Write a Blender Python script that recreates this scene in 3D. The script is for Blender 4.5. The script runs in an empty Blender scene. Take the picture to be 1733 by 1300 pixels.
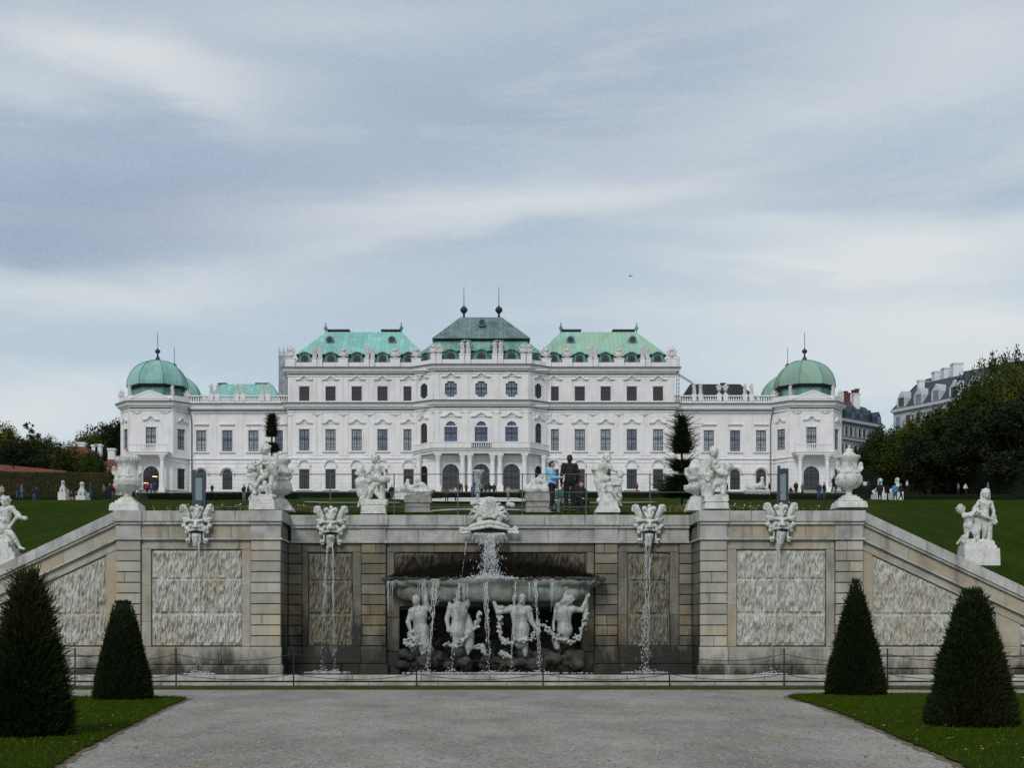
import bpy, bmesh, math, random
from mathutils import Vector, Matrix, noise
from mathutils.geometry import tessellate_polygon
R = math.radians
# ---------------------------------------------------------------- camera, sky, sun
F, HZ, VX, CX, CZ = 2407.0, 1072.0, 809.2, -0.343, 1.6
SC = bpy.context.scene
cam = bpy.data.cameras.new("camera"); camo = bpy.data.objects.new("camera", cam)
SC.collection.objects.link(camo); SC.camera = camo
camo.location = (CX, 0, CZ); camo.rotation_euler = (R(90), 0, 0)
cam.sensor_width = 36; cam.lens = 36 * F / 1733; cam.clip_start = 0.1; cam.clip_end = 6000
cam.shift_x = (866.5 - VX) / 1733; cam.shift_y = (HZ - 650) / 1733
SC.render.resolution_x = 1024; SC.render.resolution_y = 769
SC.render.engine = 'CYCLES'
SC.view_settings.view_transform = 'Standard'; SC.view_settings.look = 'None'
SC.view_settings.gamma = 1; SC.view_settings.exposure = 0.0
SUN_EL, SUN_AZ = R(38), R(200)      # azimuth measured clockwise from +Y: behind the camera, a little to the left
W = bpy.data.worlds.new("World"); SC.world = W; W.use_nodes = True
def world():
    nt = W.node_tree; N = nt.nodes; L = nt.links; N.clear()
    out = N.new('ShaderNodeOutputWorld'); bg = N.new('ShaderNodeBackground'); L.new(bg.outputs[0], out.inputs[0])
    sky = N.new('ShaderNodeTexSky'); sky.sky_type = 'NISHITA'; sky.sun_disc = False
    sky.sun_elevation = SUN_EL; sky.sun_rotation = SUN_AZ; sky.air_density = 1.2; sky.dust_density = 1.5
    tc = N.new('ShaderNodeTexCoord')
    def ramp(fac, stops, inter='EASE'):
        r = N.new('ShaderNodeValToRGB'); r.color_ramp.interpolation = inter; e = r.color_ramp.elements
        while len(e) < len(stops): e.new(0.5)
        for i, (p, c) in enumerate(stops): e[i].position = p; e[i].color = (c[0], c[1], c[2], 1) if not isinstance(c, float) else (c, c, c, 1)
        L.new(fac, r.inputs[0]); return r.outputs[0]
    def nz(loc, sc, scale, det, rough, dist, rot=0):
        m = N.new('ShaderNodeMapping'); m.inputs['Location'].default_value = loc; m.inputs['Scale'].default_value = sc
        m.inputs['Rotation'].default_value = (0, rot, 0)
        L.new(tc.outputs['Generated'], m.inputs[0])
        n = N.new('ShaderNodeTexNoise'); n.inputs['Scale'].default_value = scale; n.inputs['Detail'].default_value = det
        n.inputs['Roughness'].default_value = rough; n.inputs['Distortion'].default_value = dist
        L.new(m.outputs[0], n.inputs[0]); return n.outputs[0]
    def mix(f, a, b, t='MIX'):
        x = N.new('ShaderNodeMix'); x.data_type = 'RGBA'; x.blend_type = t
        if isinstance(f, (int, float)): x.inputs[0].default_value = f
        else: L.new(f, x.inputs[0])
        for i, v in ((6, a), (7, b)):
            if isinstance(v, tuple): x.inputs[i].default_value = (*v, 1)
            else: L.new(v, x.inputs[i])
        return x.outputs[2]
    sx = N.new('ShaderNodeSeparateXYZ'); L.new(tc.outputs['Generated'], sx.inputs[0])
    def mth(op, p, q=0.0):
        m = N.new('ShaderNodeMath'); m.operation = op
        for i, v in ((0, p), (1, q)):
            if isinstance(v, (int, float)): m.inputs[i].default_value = v
            else: L.new(v, m.inputs[i])
        return m.outputs[0]
    yy = mth('MAXIMUM', mth('ABSOLUTE', sx.outputs[1]), .25); U = mth('DIVIDE', sx.outputs[0], yy); V = mth('DIVIDE', sx.outputs[2], yy)
    wv = mth('SUBTRACT', nz((3, 0, 1), (1, 1, 3.0), 3.0, 6, .55, .4, .12), .5); wf = mth('SUBTRACT', nz((7, 4, 2), (1, 1, 5.5), 8, 6, .6, .5, .12), .5)
    U = mth('ADD', U, mth('MULTIPLY', wv, .10)); V = mth('ADD', V, mth('ADD', mth('MULTIPLY', wv, .11), mth('MULTIPLY', wf, .035)))
    def blob(px, py, rx, ry, tilt, amt):        # one soft bank of cloud: direction, half sizes, slope
        du = mth('SUBTRACT', U, (px - 809) / 2407); dv = mth('SUBTRACT', mth('SUBTRACT', V, (1072 - py) / 2407), mth('MULTIPLY', du, tilt))
        a_ = mth('DIVIDE', du, rx / 2407); b_ = mth('DIVIDE', dv, ry / 2407); d = mth('ADD', mth('MULTIPLY', a_, a_), mth('MULTIPLY', b_, b_))
        return mth('MULTIPLY', mth('POWER', 2.718, mth('MULTIPLY', d, -1.0)), amt)
    base = ramp(sx.outputs[2], [(0.0, (.78, .84, .86)), (.08, (.66, .77, .83)), (.17, (.55, .66, .76)), (.28, (.50, .60, .71)), (.40, (.50, .585, .69)), (.6, (.52, .58, .65)), (1.0, (.62, .66, .70))], 'LINEAR')
    c = base
    for (px, py, rx, ry, tl, am) in ((230, 340, 560, 95, .05, .9), (60, 400, 300, 50, 0, .75), (820, 170, 380, 60, -.05, .45), (1450, 300, 420, 50, .05, .35), (1150, 90, 300, 60, -.1, .3), (620, 440, 300, 30, .1, .3), (200, 210, 300, 40, -.1, .4)):
        c = mix(blob(px, py, rx, ry, tl, am), c, (.36, .43, .575))
    for (px, py, rx, ry, tl, am) in ((190, 80, 260, 50, -.22, .85), (330, 150, 120, 30, -.3, .5), (40, 130, 160, 30, -.2, .4), (860, 330, 480, 55, .06, .75), (700, 400, 380, 35, .15, .45), (150, 490, 420, 40, .03, .6), (1540, 430, 330, 60, .10, .95), (1300, 400, 200, 30, .1, .5), (1420, 470, 240, 14, .03, .9), (1650, 560, 420, 80, 0, .9), (1500, 640, 420, 60, 0, .6), (60, 680, 260, 50, 0, .7), (1650, 60, 300, 90, .1, .55), (1400, 170, 350, 40, .15, .35), (1250, 560, 300, 30, .02, .4), (560, 20, 300, 40, 0, .3)):
        c = mix(blob(px, py, rx, ry, tl, am), c, (.84, .865, .86))
    fine = nz((1.3, 2, .4), (1, 1, 5.0), 4.2, 8, .6, .7, .16)
    c = mix(ramp(fine, [(.50, 0.0), (.78, .50)]), c, (.76, .79, .79))
    gr = nz((0, 0, 0), (1, 1, 1), 420, 2, .6, 0)                       # fine mottling of thin cloud
    c = mix(.035, c, ramp(gr, [(.3, 0.0), (.7, 1.0)]), 'OVERLAY')
    sc = N.new('ShaderNodeVectorMath'); sc.operation = 'SCALE'; sc.inputs[3].default_value = .10
    L.new(sky.outputs[0], sc.inputs[0])
    c = mix(.12, c, sc.outputs[0])
    L.new(c, bg.inputs[0]); bg.inputs[1].default_value = 0.93
world()
sl = bpy.data.lights.new("sun", 'SUN'); sl.energy = 1.6; sl.angle = R(16); sl.color = (1, .975, .94)
slo = bpy.data.objects.new("sun", sl); SC.collection.objects.link(slo)
sd = Vector((math.sin(SUN_AZ) * math.cos(SUN_EL), math.cos(SUN_AZ) * math.cos(SUN_EL), math.sin(SUN_EL)))
slo.rotation_euler = sd.to_track_quat('Z', 'Y').to_euler()

# ---------------------------------------------------------------- helpers
def P(px, py, Y): return Vector((CX + (px - VX) * Y / F, Y, CZ + (HZ - py) * Y / F))
def PXx(px, Y): return CX + (px - VX) * Y / F
def PZ(py, Y): return CZ + (HZ - py) * Y / F
COL = SC.collection
def wloc(o):
    v = Vector((0, 0, 0))
    while o is not None: v += o.location; o = o.parent
    return v
def tag(o, label=None, cat=None, group=None, kind=None):
    if label: o['label'] = label
    if cat: o['category'] = cat
    if group: o['group'] = group
    if kind: o['kind'] = kind
    return o
def thing(name, loc, label, cat, group=None):
    o = bpy.data.objects.new(name, None); COL.objects.link(o); o.location = loc; o.empty_display_size = .3
    return tag(o, label, cat, group)
def copy_tree(o, parent=None):
    c = o.copy(); COL.objects.link(c); c.parent = parent
    for k in list(o.children): copy_tree(k, c)
    return c
class MB:
    def __init__(s): s.v = []; s.f = []; s.m = []
    def add(s, vs, fs, m=0):
        n = len(s.v); s.v += [tuple(v) for v in vs]; s.f += [tuple(i + n for i in f) for f in fs]; s.m += [m] * len(fs); return s
    def box(s, x0, x1, y0, y1, z0, z1, m=0):
        v = [(x, y, z) for z in (z0, z1) for y in (y0, y1) for x in (x0, x1)]
        return s.add(v, [(0, 2, 3, 1), (4, 5, 7, 6), (0, 1, 5, 4), (2, 6, 7, 3), (0, 4, 6, 2), (1, 3, 7, 5)], m)
    def hexa(s, b, t, m=0):        # bottom 4 points, top 4 points, both counter-clockwise
        return s.add(list(b) + list(t), [(3, 2, 1, 0), (4, 5, 6, 7), (0, 1, 5, 4), (1, 2, 6, 5), (2, 3, 7, 6), (3, 0, 4, 7)], m)
    def bbox(s, x0, x1, y0, y1, z0, z1, b=.02, m=0):   # box with chamfered front (-Y) face
        v = [(x0, y0 + b, z0), (x1, y0 + b, z0), (x1, y0 + b, z1), (x0, y0 + b, z1), (x0 + b, y0, z0 + b), (x1 - b, y0, z0 + b), (x1 - b, y0, z1 - b), (x0 + b, y0, z1 - b),
             (x0, y1, z0), (x1, y1, z0), (x1, y1, z1), (x0, y1, z1)]
        return s.add(v, [(4, 5, 6, 7), (0, 1, 5, 4), (1, 2, 6, 5), (2, 3, 7, 6), (3, 0, 4, 7), (0, 8, 9, 1), (1, 9, 10, 2), (2, 10, 11, 3), (3, 11, 8, 0), (9, 8, 11, 10)], m)
    def lathe(s, prof, c, seg=16, m=0, sq=None, rot=0):
        n = len(prof); vs = []
        for r, z in prof:
            for i in range(seg):
                a = 2 * math.pi * (i + rot) / seg; vs.append((c[0] + r * math.cos(a), c[1] + r * math.sin(a), c[2] + z))
        fs = [(k * seg + i, k * seg + (i + 1) % seg, (k + 1) * seg + (i + 1) % seg, (k + 1) * seg + i) for k in range(n - 1) for i in range(seg)]
        fs.append(tuple(reversed(range(seg)))); fs.append(tuple(range((n - 1) * seg, n * seg)))
        return s.add(vs, fs, m)
    def tube(s, pts, r, seg=6, m=0):
        pts = [Vector(p) for p in pts]; n = len(pts); rr = r if isinstance(r, (list, tuple)) else [r] * n; vs = []
        for k, p in enumerate(pts):
            d = (pts[min(k + 1, n - 1)] - pts[max(k - 1, 0)])
            d = d.normalized() if d.length > 1e-9 else Vector((0, 0, 1))
            a = d.cross(Vector((0, 0, 1)) if abs(d.z) < .9 else Vector((1, 0, 0))).normalized(); b = d.cross(a)
            for i in range(seg):
                t = 2 * math.pi * i / seg; vs.append(p + (a * math.cos(t) + b * math.sin(t)) * rr[k])
        fs = [(k * seg + i, k * seg + (i + 1) % seg, (k + 1) * seg + (i + 1) % seg, (k + 1) * seg + i) for k in range(n - 1) for i in range(seg)]
        fs.append(tuple(reversed(range(seg)))); fs.append(tuple(range((n - 1) * seg, n * seg)))
        return s.add(vs, fs, m)
    def ball(s, c, r, m=0, seg=10):
        if not isinstance(r, (tuple, list)): r = (r, r, r)
        vs = []; fs = []; k = seg // 2
        for j in range(1, k):
            for i in range(seg):
                a = 2 * math.pi * i / seg; b = math.pi * j / k
                vs.append((c[0] + r[0] * math.sin(b) * math.cos(a), c[1] + r[1] * math.sin(b) * math.sin(a), c[2] + r[2] * math.cos(b)))
        t = len(vs); vs += [(c[0], c[1], c[2] + r[2]), (c[0], c[1], c[2] - r[2])]
        for j in range(k - 2):
            for i in range(seg): fs.append((j * seg + i, (j + 1) * seg + i, (j + 1) * seg + (i + 1) % seg, j * seg + (i + 1) % seg))
        for i in range(seg):
            fs.append((t, i, (i + 1) % seg)); fs.append((t + 1, (k - 2) * seg + (i + 1) % seg, (k - 2) * seg + i))
        return s.add(vs, fs, m)
    def build(s, name, mats, parent=None, loc=None, smooth=False):
        me = bpy.data.meshes.new(name); w = wloc(parent) if parent else (Vector(loc) if loc else Vector((0, 0, 0)))
        me.from_pydata([(v[0] - w.x, v[1] - w.y, v[2] - w.z) for v in s.v], [], s.f)
        mats = mats if isinstance(mats, (list, tuple)) else [mats]
        for x in mats: me.materials.append(x)
        if len(mats) > 1: me.polygons.foreach_set('material_index', s.m)
        if smooth: me.polygons.foreach_set('use_smooth', [True] * len(me.polygons))
        me.update(); o = bpy.data.objects.new(name, me); COL.objects.link(o)
        if parent: o.parent = parent
        else: o.location = w
        return o
# ---- one continuous carved / living surface out of tapered limbs (voxel remesh)
ICO = None
def organic(name, caps, mat, parent=None, vox=.03, smooth=3, loc=None, disp=0, mats=None):
    global ICO
    if ICO is None:
        b = bmesh.new(); bmesh.ops.create_icosphere(b, subdivisions=2, radius=1); b.verts.ensure_lookup_table()
        ICO = ([v.co.copy() for v in b.verts], [tuple(v.index for v in f.verts) for f in b.faces]); b.free()
    m = MB()
    for c in caps:
        if c[0] == 'E':
            ce, r = Vector(c[1]), c[2]
            if not isinstance(r, (tuple, list)): r = (r, r, r)
            m.add([(ce.x + v.x * r[0], ce.y + v.y * r[1], ce.z + v.z * r[2]) for v in ICO[0]], ICO[1])
        elif c[0] == 'B': m.box(*c[1])
        else:
            a, b, ra, rb = Vector(c[0]), Vector(c[1]), c[2], c[3]
            m.add([a + v * ra for v in ICO[0]], ICO[1]); m.add([b + v * rb for v in ICO[0]], ICO[1])
            d = b - a
            if d.length > 1e-4: m.tube([a, b], [ra * .99, rb * .99], 12)
    o = m.build(name, mat, parent, loc)
    md = o.modifiers.new('r', 'REMESH'); md.mode = 'VOXEL'; md.voxel_size = vox
    if smooth: s = o.modifiers.new('s', 'SMOOTH'); s.iterations = smooth; s.factor = .5
    if disp:
        t = bpy.data.textures.new('d', 'CLOUDS'); t.noise_scale = .12; t.noise_depth = 2
        d = o.modifiers.new('d', 'DISPLACE'); d.texture = t; d.strength = disp; d.mid_level = .5
    dg = bpy.context.evaluated_depsgraph_get(); dg.update()
    me = bpy.data.meshes.new_from_object(o.evaluated_get(dg)); old = o.data
    o.modifiers.clear(); o.data = me; bpy.data.meshes.remove(old); me.name = name
    me.polygons.foreach_set('use_smooth', [True] * len(me.polygons))
    return o
# ---------------------------------------------------------------- materials
class NT:
    def __init__(s, name):
        s.mat = bpy.data.materials.new(name); s.mat.use_nodes = True; s.nt = s.mat.node_tree; s.nt.nodes.clear()
        s.out = s.n('OutputMaterial'); s.b = s.n('BsdfPrincipled'); s.l(s.b.outputs[0], s.out.inputs[0])
        s.tc = s.n('TexCoord'); s.geo = s.n('NewGeometry')
    def n(s, t): return s.nt.nodes.new('ShaderNode' + t)
    def l(s, a, b): s.nt.links.new(a, b)
    def set(s, k, v):
        if hasattr(v, 'links'): s.l(v, s.b.inputs[k])
        else: s.b.inputs[k].default_value = (*v, 1) if isinstance(v, tuple) else v
    def noise(s, scale, det=4, rough=.5, sc=(1, 1, 1), src='pos', dist=0, loc=(0, 0, 0)):
        m = s.n('Mapping'); m.inputs['Scale'].default_value = sc; m.inputs['Location'].default_value = loc
        s.l(s.geo.outputs['Position'] if src == 'pos' else s.tc.outputs['Object'], m.inputs[0])
        n = s.n('TexNoise'); n.inputs['Scale'].default_value = scale; n.inputs['Detail'].default_value = det
        n.inputs['Roughness'].default_value = rough; n.inputs['Distortion'].default_value = dist; s.l(m.outputs[0], n.inputs[0]); return n.outputs[0]
    def ramp(s, f, a, b, c0=0.0, c1=1.0):
        r = s.n('MapRange'); r.inputs[1].default_value = a; r.inputs[2].default_value = b; r.inputs[3].default_value = c0; r.inputs[4].default_value = c1
        s.l(f, r.inputs[0]); return r.outputs[0]
    def math(s, op, a, b=0.0):
        m = s.n('Math'); m.operation = op
        for i, v in ((0, a), (1, b)):
            if isinstance(v, (int, float)): m.inputs[i].default_value = v
            else: s.l(v, m.inputs[i])
        return m.outputs[0]
    def mix(s, f, a, b, t='MIX'):
        x = s.n('Mix'); x.data_type = 'RGBA'; x.blend_type = t
        if isinstance(f, (int, float)): x.inputs[0].default_value = f
        else: s.l(f, x.inputs[0])
        for i, v in ((6, a), (7, b)):
            if isinstance(v, tuple): x.inputs[i].default_value = (*v, 1)
            else: s.l(v, x.inputs[i])
        return x.outputs[2]
    def bump(s, h, st=.3, d=.02):
        b = s.n('Bump'); b.inputs['Strength'].default_value = st; b.inputs['Distance'].default_value = d
        s.l(h, b.inputs['Height']); s.l(b.outputs[0], s.b.inputs['Normal'])
    def sep(s):
        x = s.n('SeparateXYZ'); s.l(s.geo.outputs['Position'], x.inputs[0]); return x.outputs
def plain(name, c, rough=.6, metal=0, var=.25, scale=8, spec=.4):
    t = NT(name); d = tuple(x * (1 - var) for x in c)
    t.set('Base Color', t.mix(t.ramp(t.noise(scale), .35, .65), c, d)); t.set('Roughness', rough); t.set('Metallic', metal); t.set('Specular IOR Level', spec)
    return t.mat
def stone(name, c1, c2, dark=(.05, .05, .045), scale=1.5, streak=.5, island=.0, grain=1.0, bump=.5, wet=0.0, warm=None, rough=.85, moss=0):
    t = NT(name)
    c = t.mix(t.ramp(t.noise(scale, 5, .6), .35, .68), c1, c2)
    if warm: c = t.mix(t.ramp(t.noise(.55, 4, .55, loc=(7, 3, 1)), .50, .68, 0, .7), c, warm)
    if island:
        r = t.geo.outputs['Random Per Island']
        g = t.n('CombineColor'); g.mode = 'RGB'
        v = t.ramp(r, 0, 1, 1 - island, 1 + island * .6)
        for i in range(3): t.l(v, g.inputs[i])
        c = t.mix(1, c, g.outputs[0], 'MULTIPLY')
        if warm: c = t.mix(t.ramp(t.math('FRACT', t.math('MULTIPLY', r, 7.31)), .55, 1, 0, .55), c, warm)
    sk = t.noise(3.2, 5, .6, (1, 1, .12)); c = t.mix(t.ramp(sk, .52, .75, 0, streak), c, dark); c = t.mix(t.ramp(t.noise(.75, 6, .7, loc=(1, 8, 5)), .52, .68, 0, streak * .7), c, dark)
    gn = t.noise(38, 4, .7); c = t.mix(t.ramp(gn, .35, .7, 0, .28 * grain), c, dark)
    z = t.sep()[2]
    if wet:
        n2 = t.noise(1.3, 5, .65, (1, 1, .45)); h = t.math('SUBTRACT', z, t.math('MULTIPLY', t.math('SUBTRACT', n2, .5), 3.2 * wet))
        w = t.ramp(h, wet * .45, wet * 1.25, 1, 0); c = t.mix(t.math('MULTIPLY', w, .93), c, (.014, .015, .011))
        t.set('Roughness', t.ramp(w, 0, 1, rough, .45))
    else: t.set('Roughness', rough)
    if moss: c = t.mix(t.ramp(t.noise(1.1, 5, .6, loc=(3, 9, 2)), .55, .7, 0, moss), c, (.09, .10, .03))
    t.set('Base Color', c); t.set('Specular IOR Level', .3)
    t.bump(t.math('ADD', t.noise(26, 6, .7), t.math('MULTIPLY', t.noise(5, 4, .6), 1.5)), bump, .02)
    return t.mat
# ---------------------------------------------------------------- setting: ground, lawns, gravel, water
def lerp_tab(t, x):
    if x <= t[0][0]: return t[0][1]
    for (a, va), (b, vb) in zip(t, t[1:]):
        if x <= b: return va + (vb - va) * (x - a) / (b - a)
    return t[-1][1]
TC = [(47, 5.6), (50, 5.7), (56, 6.3), (60, 6.7), (75, 8.14), (90, 9.68), (120, 12.67), (150, 15.75), (180, 18.88), (208, 22.1), (217, 23.0), (222, 23.2), (400, 24), (3000, 24)]
def tz(X, Y):
    if Y < 47: return -.08
    zc = lerp_tab(TC, Y); a = abs(X)
    if a <= 11.2: return zc
    z0 = max(.0, 5.2 - .47 * (a - 11.75)) if a > 11.75 else 5.2
    zs = z0 + (7.45 - z0) * min(1, (Y - 47) / 15) ** .85 if Y < 62 else max(zc, 1.6 + 225 * Y / F)
    k = min(1, max(0, (a - 11.2) / 1.2)) if Y < 62 else min(1, max(0, (a - 11.2) / 6))
    return zc + (zs - zc) * k
def grass_mat(name, a, b, yel=None):
    t = NT(name); c = t.mix(t.ramp(t.noise(1.1, 5, .6), .35, .65), a, b)
    c = t.mix(t.ramp(t.noise(14, 4, .7), .35, .7, 0, .6), c, tuple(x * .55 for x in a))
    c = t.mix(t.ramp(t.noise(3.2, 6, .75, loc=(9, 1, 1)), .48, .62, 0, .5), c, tuple(x * 1.7 for x in b)); c = t.mix(t.ramp(t.noise(.9, 5, .7, loc=(2, 6, 1)), .55, .68, 0, .45), c, (a[0] * 1.5, a[1] * .95, a[2]))
    if yel: c = t.mix(t.ramp(t.noise(.35, 4, .6, loc=(5, 5, 5)), .5, .7, 0, .5), c, yel)
    t.set('Base Color', c); t.set('Roughness', 1.0); t.set('Specular IOR Level', .03)
    t.bump(t.noise(40, 5, .8), .9, .05); return t.mat
M = {}
M['bank'] = grass_mat('bank_grass', (.030, .058, .005), (.018, .036, .003), (.050, .060, .009))
M['lawn'] = grass_mat('lawn_grass', (.034, .062, .003), (.022, .042, .002))
def gravel_mat(name, c1, c2, c3):
    t = NT(name); v = t.n('TexVoronoi'); v.inputs['Scale'].default_value = 26; t.l(t.geo.outputs['Position'], v.inputs[0])
    c = t.mix(t.ramp(t.noise(.45, 7, .7, (1, .4, 1)), .42, .60), c1, c2)
    c = t.mix(t.ramp(t.noise(.9, 6, .7, (1, .45, 1), loc=(4, 1, 0)), .47, .62, 0, .75), c, c3)
    g = t.n('SeparateColor'); t.l(v.outputs['Color'], g.inputs[0])
    c = t.mix(t.ramp(g.outputs[0], .25, 1, 0, .55), c, tuple(x * .35 for x in c1))
    c = t.mix(t.ramp(g.outputs[1], .72, 1, 0, .6), c, (.50, .50, .50))
    c = t.mix(t.ramp(t.noise(7, 6, .85), .50, .60, 0, .6), c, tuple(x * .45 for x in c1))
    t.set('Base Color', c); t.set('Roughness', .95); t.set('Specular IOR Level', .2)
    t.bump(t.math('ADD', v.outputs['Distance'], t.noise(12, 6, .8)), .8, .03); return t.mat
M['gravel'] = gravel_mat('gravel', (.40, .385, .35), (.215, .205, .185), (.33, .26, .18))
t = NT('pale_path'); t.set('Base Color', t.mix(t.ramp(t.noise(2), .3, .7), (.52, .52, .50), (.38, .38, .36))); t.set('Roughness', .9); M['path'] = t.mat
t = NT('soil'); t.set('Base Color', t.mix(t.ramp(t.noise(9), .3, .7), (.07, .05, .03), (.16, .12, .06))); t.set('Roughness', .95); M['soil'] = t.mat
t = NT('water'); t.set('Base Color', t.mix(t.ramp(t.noise(1.5), .3, .7), (.035, .05, .03), (.02, .03, .02))); t.set('Roughness', .12); t.set('Specular IOR Level', .5); t.bump(t.noise(9, 3, .6, (1, .5, 1)), .35, .03); M['water'] = t.mat

def terrain():
    xs = [-900, -400, -200, -150, -110, -80, -60, -50, -42, -36, -30, -26, -23] + [x * .5 for x in range(-42, 43)] + [23, 26, 30, 36, 42, 50, 60, 80, 110, 150, 200, 400, 900]
    ys = [-60, -20, 20, 40, 46.9, 47.0] + [47.5 + i * .75 for i in range(20)] + [62.5 + 2.5 * i for i in range(24)] + [125, 135, 145, 155, 165, 180, 195, 208, 217, 222, 260, 400, 900, 3000]
    m = MB(); n = len(xs)
    vs = [(x, y, tz(x, y) + (.05 * noise.noise(Vector((x * .5, y * .5, 0))) if 47.5 < y < 120 else 0)) for y in ys for x in xs]
    fs = [(j * n + i, j * n + i + 1, (j + 1) * n + i + 1, (j + 1) * n + i) for j in range(len(ys) - 1) for i in range(n - 1)]
    m.add(vs, fs); tag(m.build('ground', M['bank'], smooth=True), kind='structure')
terrain()
def sheet(name, mat, z, poly, kind='structure'):
    m = MB(); vs = [(x, y, z) for x, y in poly]; tri = tessellate_polygon([[Vector(v) for v in vs]])
    fs = []
    for a, b, c in tri:
        A, B, C = Vector(vs[a]), Vector(vs[b]), Vector(vs[c])
        fs.append((a, b, c) if (B - A).cross(C - A).z > 0 else (a, c, b))
    m.add(vs, fs); return tag(m.build(name, mat), kind=kind)
sheet('gravel_path', M['gravel'], .0, [(-45, -25), (45, -25), (45, 40.1), (-45, 40.1)])
def terr_sheet(name, mat, poly_fn, x0, x1, y0, y1, nx, ny, off=.1):
    m = MB(); g = []
    for j in range(ny + 1):
        for i in range(nx + 1):
            x = x0 + (x1 - x0) * i / nx; y = y0 + (y1 - y0) * j / ny
            if poly_fn: x, y = poly_fn(i / nx, j / ny)
            g.append((x, y, tz(x, y) + off))
    n = nx + 1; m.add(g, [(j * n + i, j * n + i + 1, (j + 1) * n + i + 1, (j + 1) * n + i) for j in range(ny) for i in range(nx)])
    return tag(m.build(name, mat), kind='structure')
terr_sheet('palace_forecourt', M['path'], None, -110, 110, 206, 216.9, 40, 3, .12)
def ell(cx, cy, rx, ry):
    def f(u, v):
        a = 2 * math.pi * u; return cx + rx * v * math.cos(a), cy + ry * v * math.sin(a)
    return f
o = terr_sheet('fountain_plaza', M['path'], ell(.25, 128, 7.6, 24), 0, 0, 0, 0, 48, 6, .15)
terr_sheet('side_path', M['path'], None, -64, -19, 100, 104, 10, 2, .12)
terr_sheet('side_path', M['path'], None, 26, 62, 112, 116, 10, 2, .12)
terr_sheet('side_path', M['path'], None, 3.5, 12.0, 98, 101, 4, 2, .12)
terr_sheet('side_path', M['path'], None, -12.5, -5.8, 98, 101, 4, 2, .12)
# front lawns with a soft ragged edge, and their soil rim
LEFT = [(-5.28, 16.3), (-5.75, 19.5), (-6.15, 23), (-6.6, 27), (-7.0, 30.5), (-7.22, 33.0), (-7.35, 34.3), (-7.7, 35.1), (-8.6, 35.5), (-12, 35.4), (-30, 35.2), (-30, 10), (-4.6, 10)]
RIGHT = [(4.7, 10), (30, 10), (30, 36.9), (14, 37.2), (8.8, 37.2), (7.9, 36.9), (7.55, 36.2), (7.3, 35), (7.15, 32), (6.85, 28.5), (6.4, 24.5), (5.9, 20.5), (5.45, 17)]
def ragged(poly, amp, step=.25, seed=1):
    rnd = random.Random(seed); out = []
    for (a, b), (c, d) in zip(poly, poly[1:] + poly[:1]):
        L = math.hypot(c - a, d - b); k = max(1, int(L / step)) if L < 12 else 1
        for i in range(k):
            x = a + (c - a) * i / k; y = b + (d - b) * i / k
            out.append((x + rnd.uniform(-amp, amp), y + rnd.uniform(-amp, amp)))
    return out
for s, poly in enumerate((LEFT, RIGHT)):
    sheet('soil_rim', M['soil'], .006, [(x + (.10 if s == 0 else -.10) if abs(x) < 9 else x, y) for x, y in ragged(poly, .05, .3, 5 + s)])
    sheet('lawn', M['lawn'], .03, ragged(poly, .04, .2, 1 + s))
# basin kerb, pool
t = stone('kerb_stone', (.52, .51, .46), (.36, .36, .31), streak=.45, moss=.5, bump=.6); M['kerb'] = t
m = MB()
for k in range(22):
    x = -22 + 2 * k; m.bbox(x + .006, x + 1.994, 41.35, 41.8, .20, .37, .02); m.bbox(x + .5, x + 2.49, 41.12, 41.6, -.05, .16, .02)
rim = thing('fountain_basin', (0, 41.5, 0), 'long low stone basin kerb holding the dark pool in front of the cascade wall', 'basin')
m.build('kerb', M['kerb'], rim)
m = MB(); m.box(-22, 22, 41.8, 46, .1, .352); tag(m.build('pool_water', M['water']), kind='structure')
m = MB(); n = 200
vs = []
for i in range(n + 1):
    x = -22 + 44 * i / n
    vs += [(x, 40.05 + .1 * noise.noise(Vector((x * 1.3, 0, 0))), .008), (x, 40.5, .07), (x, 41.12, .08)]
fs = []
for i in range(n):
    a = 3 * i; fs += [(a, a + 3, a + 4, a + 1), (a + 1, a + 4, a + 5, a + 2)]
m.add(vs, fs); tag(m.build('grass_strip', grass_mat('strip_grass', (.045, .075, .02), (.08, .065, .03), (.12, .09, .04)), smooth=True), kind='structure')
# short blades on lawns and strip
t = NT('blades'); t.set('Base Color', t.mix(t.geo.outputs['Random Per Island'], (.026, .055, .002), (.062, .092, .005))); t.set('Roughness', 1); t.set('Specular IOR Level', .02); M['blades'] = t.mat
def blades(name, regions, seed):
    rnd = random.Random(seed); m = MB()
    for (x0, x1, y0, y1, n, h, fn) in regions:
        for _ in range(n):
            x = rnd.uniform(x0, x1); y = rnd.uniform(y0, y1)
            z = fn(x, y)
            if z is None: continue
            a = rnd.uniform(0, 6.28); w = .006 + .004 * (y / 30); hh = h * rnd.uniform(.5, 1.2); dx, dy = math.cos(a) * w, math.sin(a) * w
            m.add([(x - dx, y - dy, z), (x + dx, y + dy, z), (x + rnd.uniform(-.4, .4) * hh, y + rnd.uniform(-.4, .4) * hh, z + hh)], [(0, 1, 2)])
    tag(m.build(name, M['blades']), 'short mown grass blades covering the ground', 'grass', kind='stuff')
def inside(poly):
    def f(x, y):
        c = False
        for (a, b), (d, e) in zip(poly, poly[1:] + poly[:1]):
            if (b > y) != (e > y) and x < (d - a) * (y - b) / (e - b) + a: c = not c
        return .03 if c else None
    return f
blades('grass', [(-11.5, -5, 16.5, 35.6, 26000, .045, inside(LEFT)), (5, 13.5, 16.5, 37.2, 28000, .045, inside(RIGHT)),
                 (-16, 16, 40.1, 41.1, 9000, .05, lambda x, y: .02)], 4)
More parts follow.
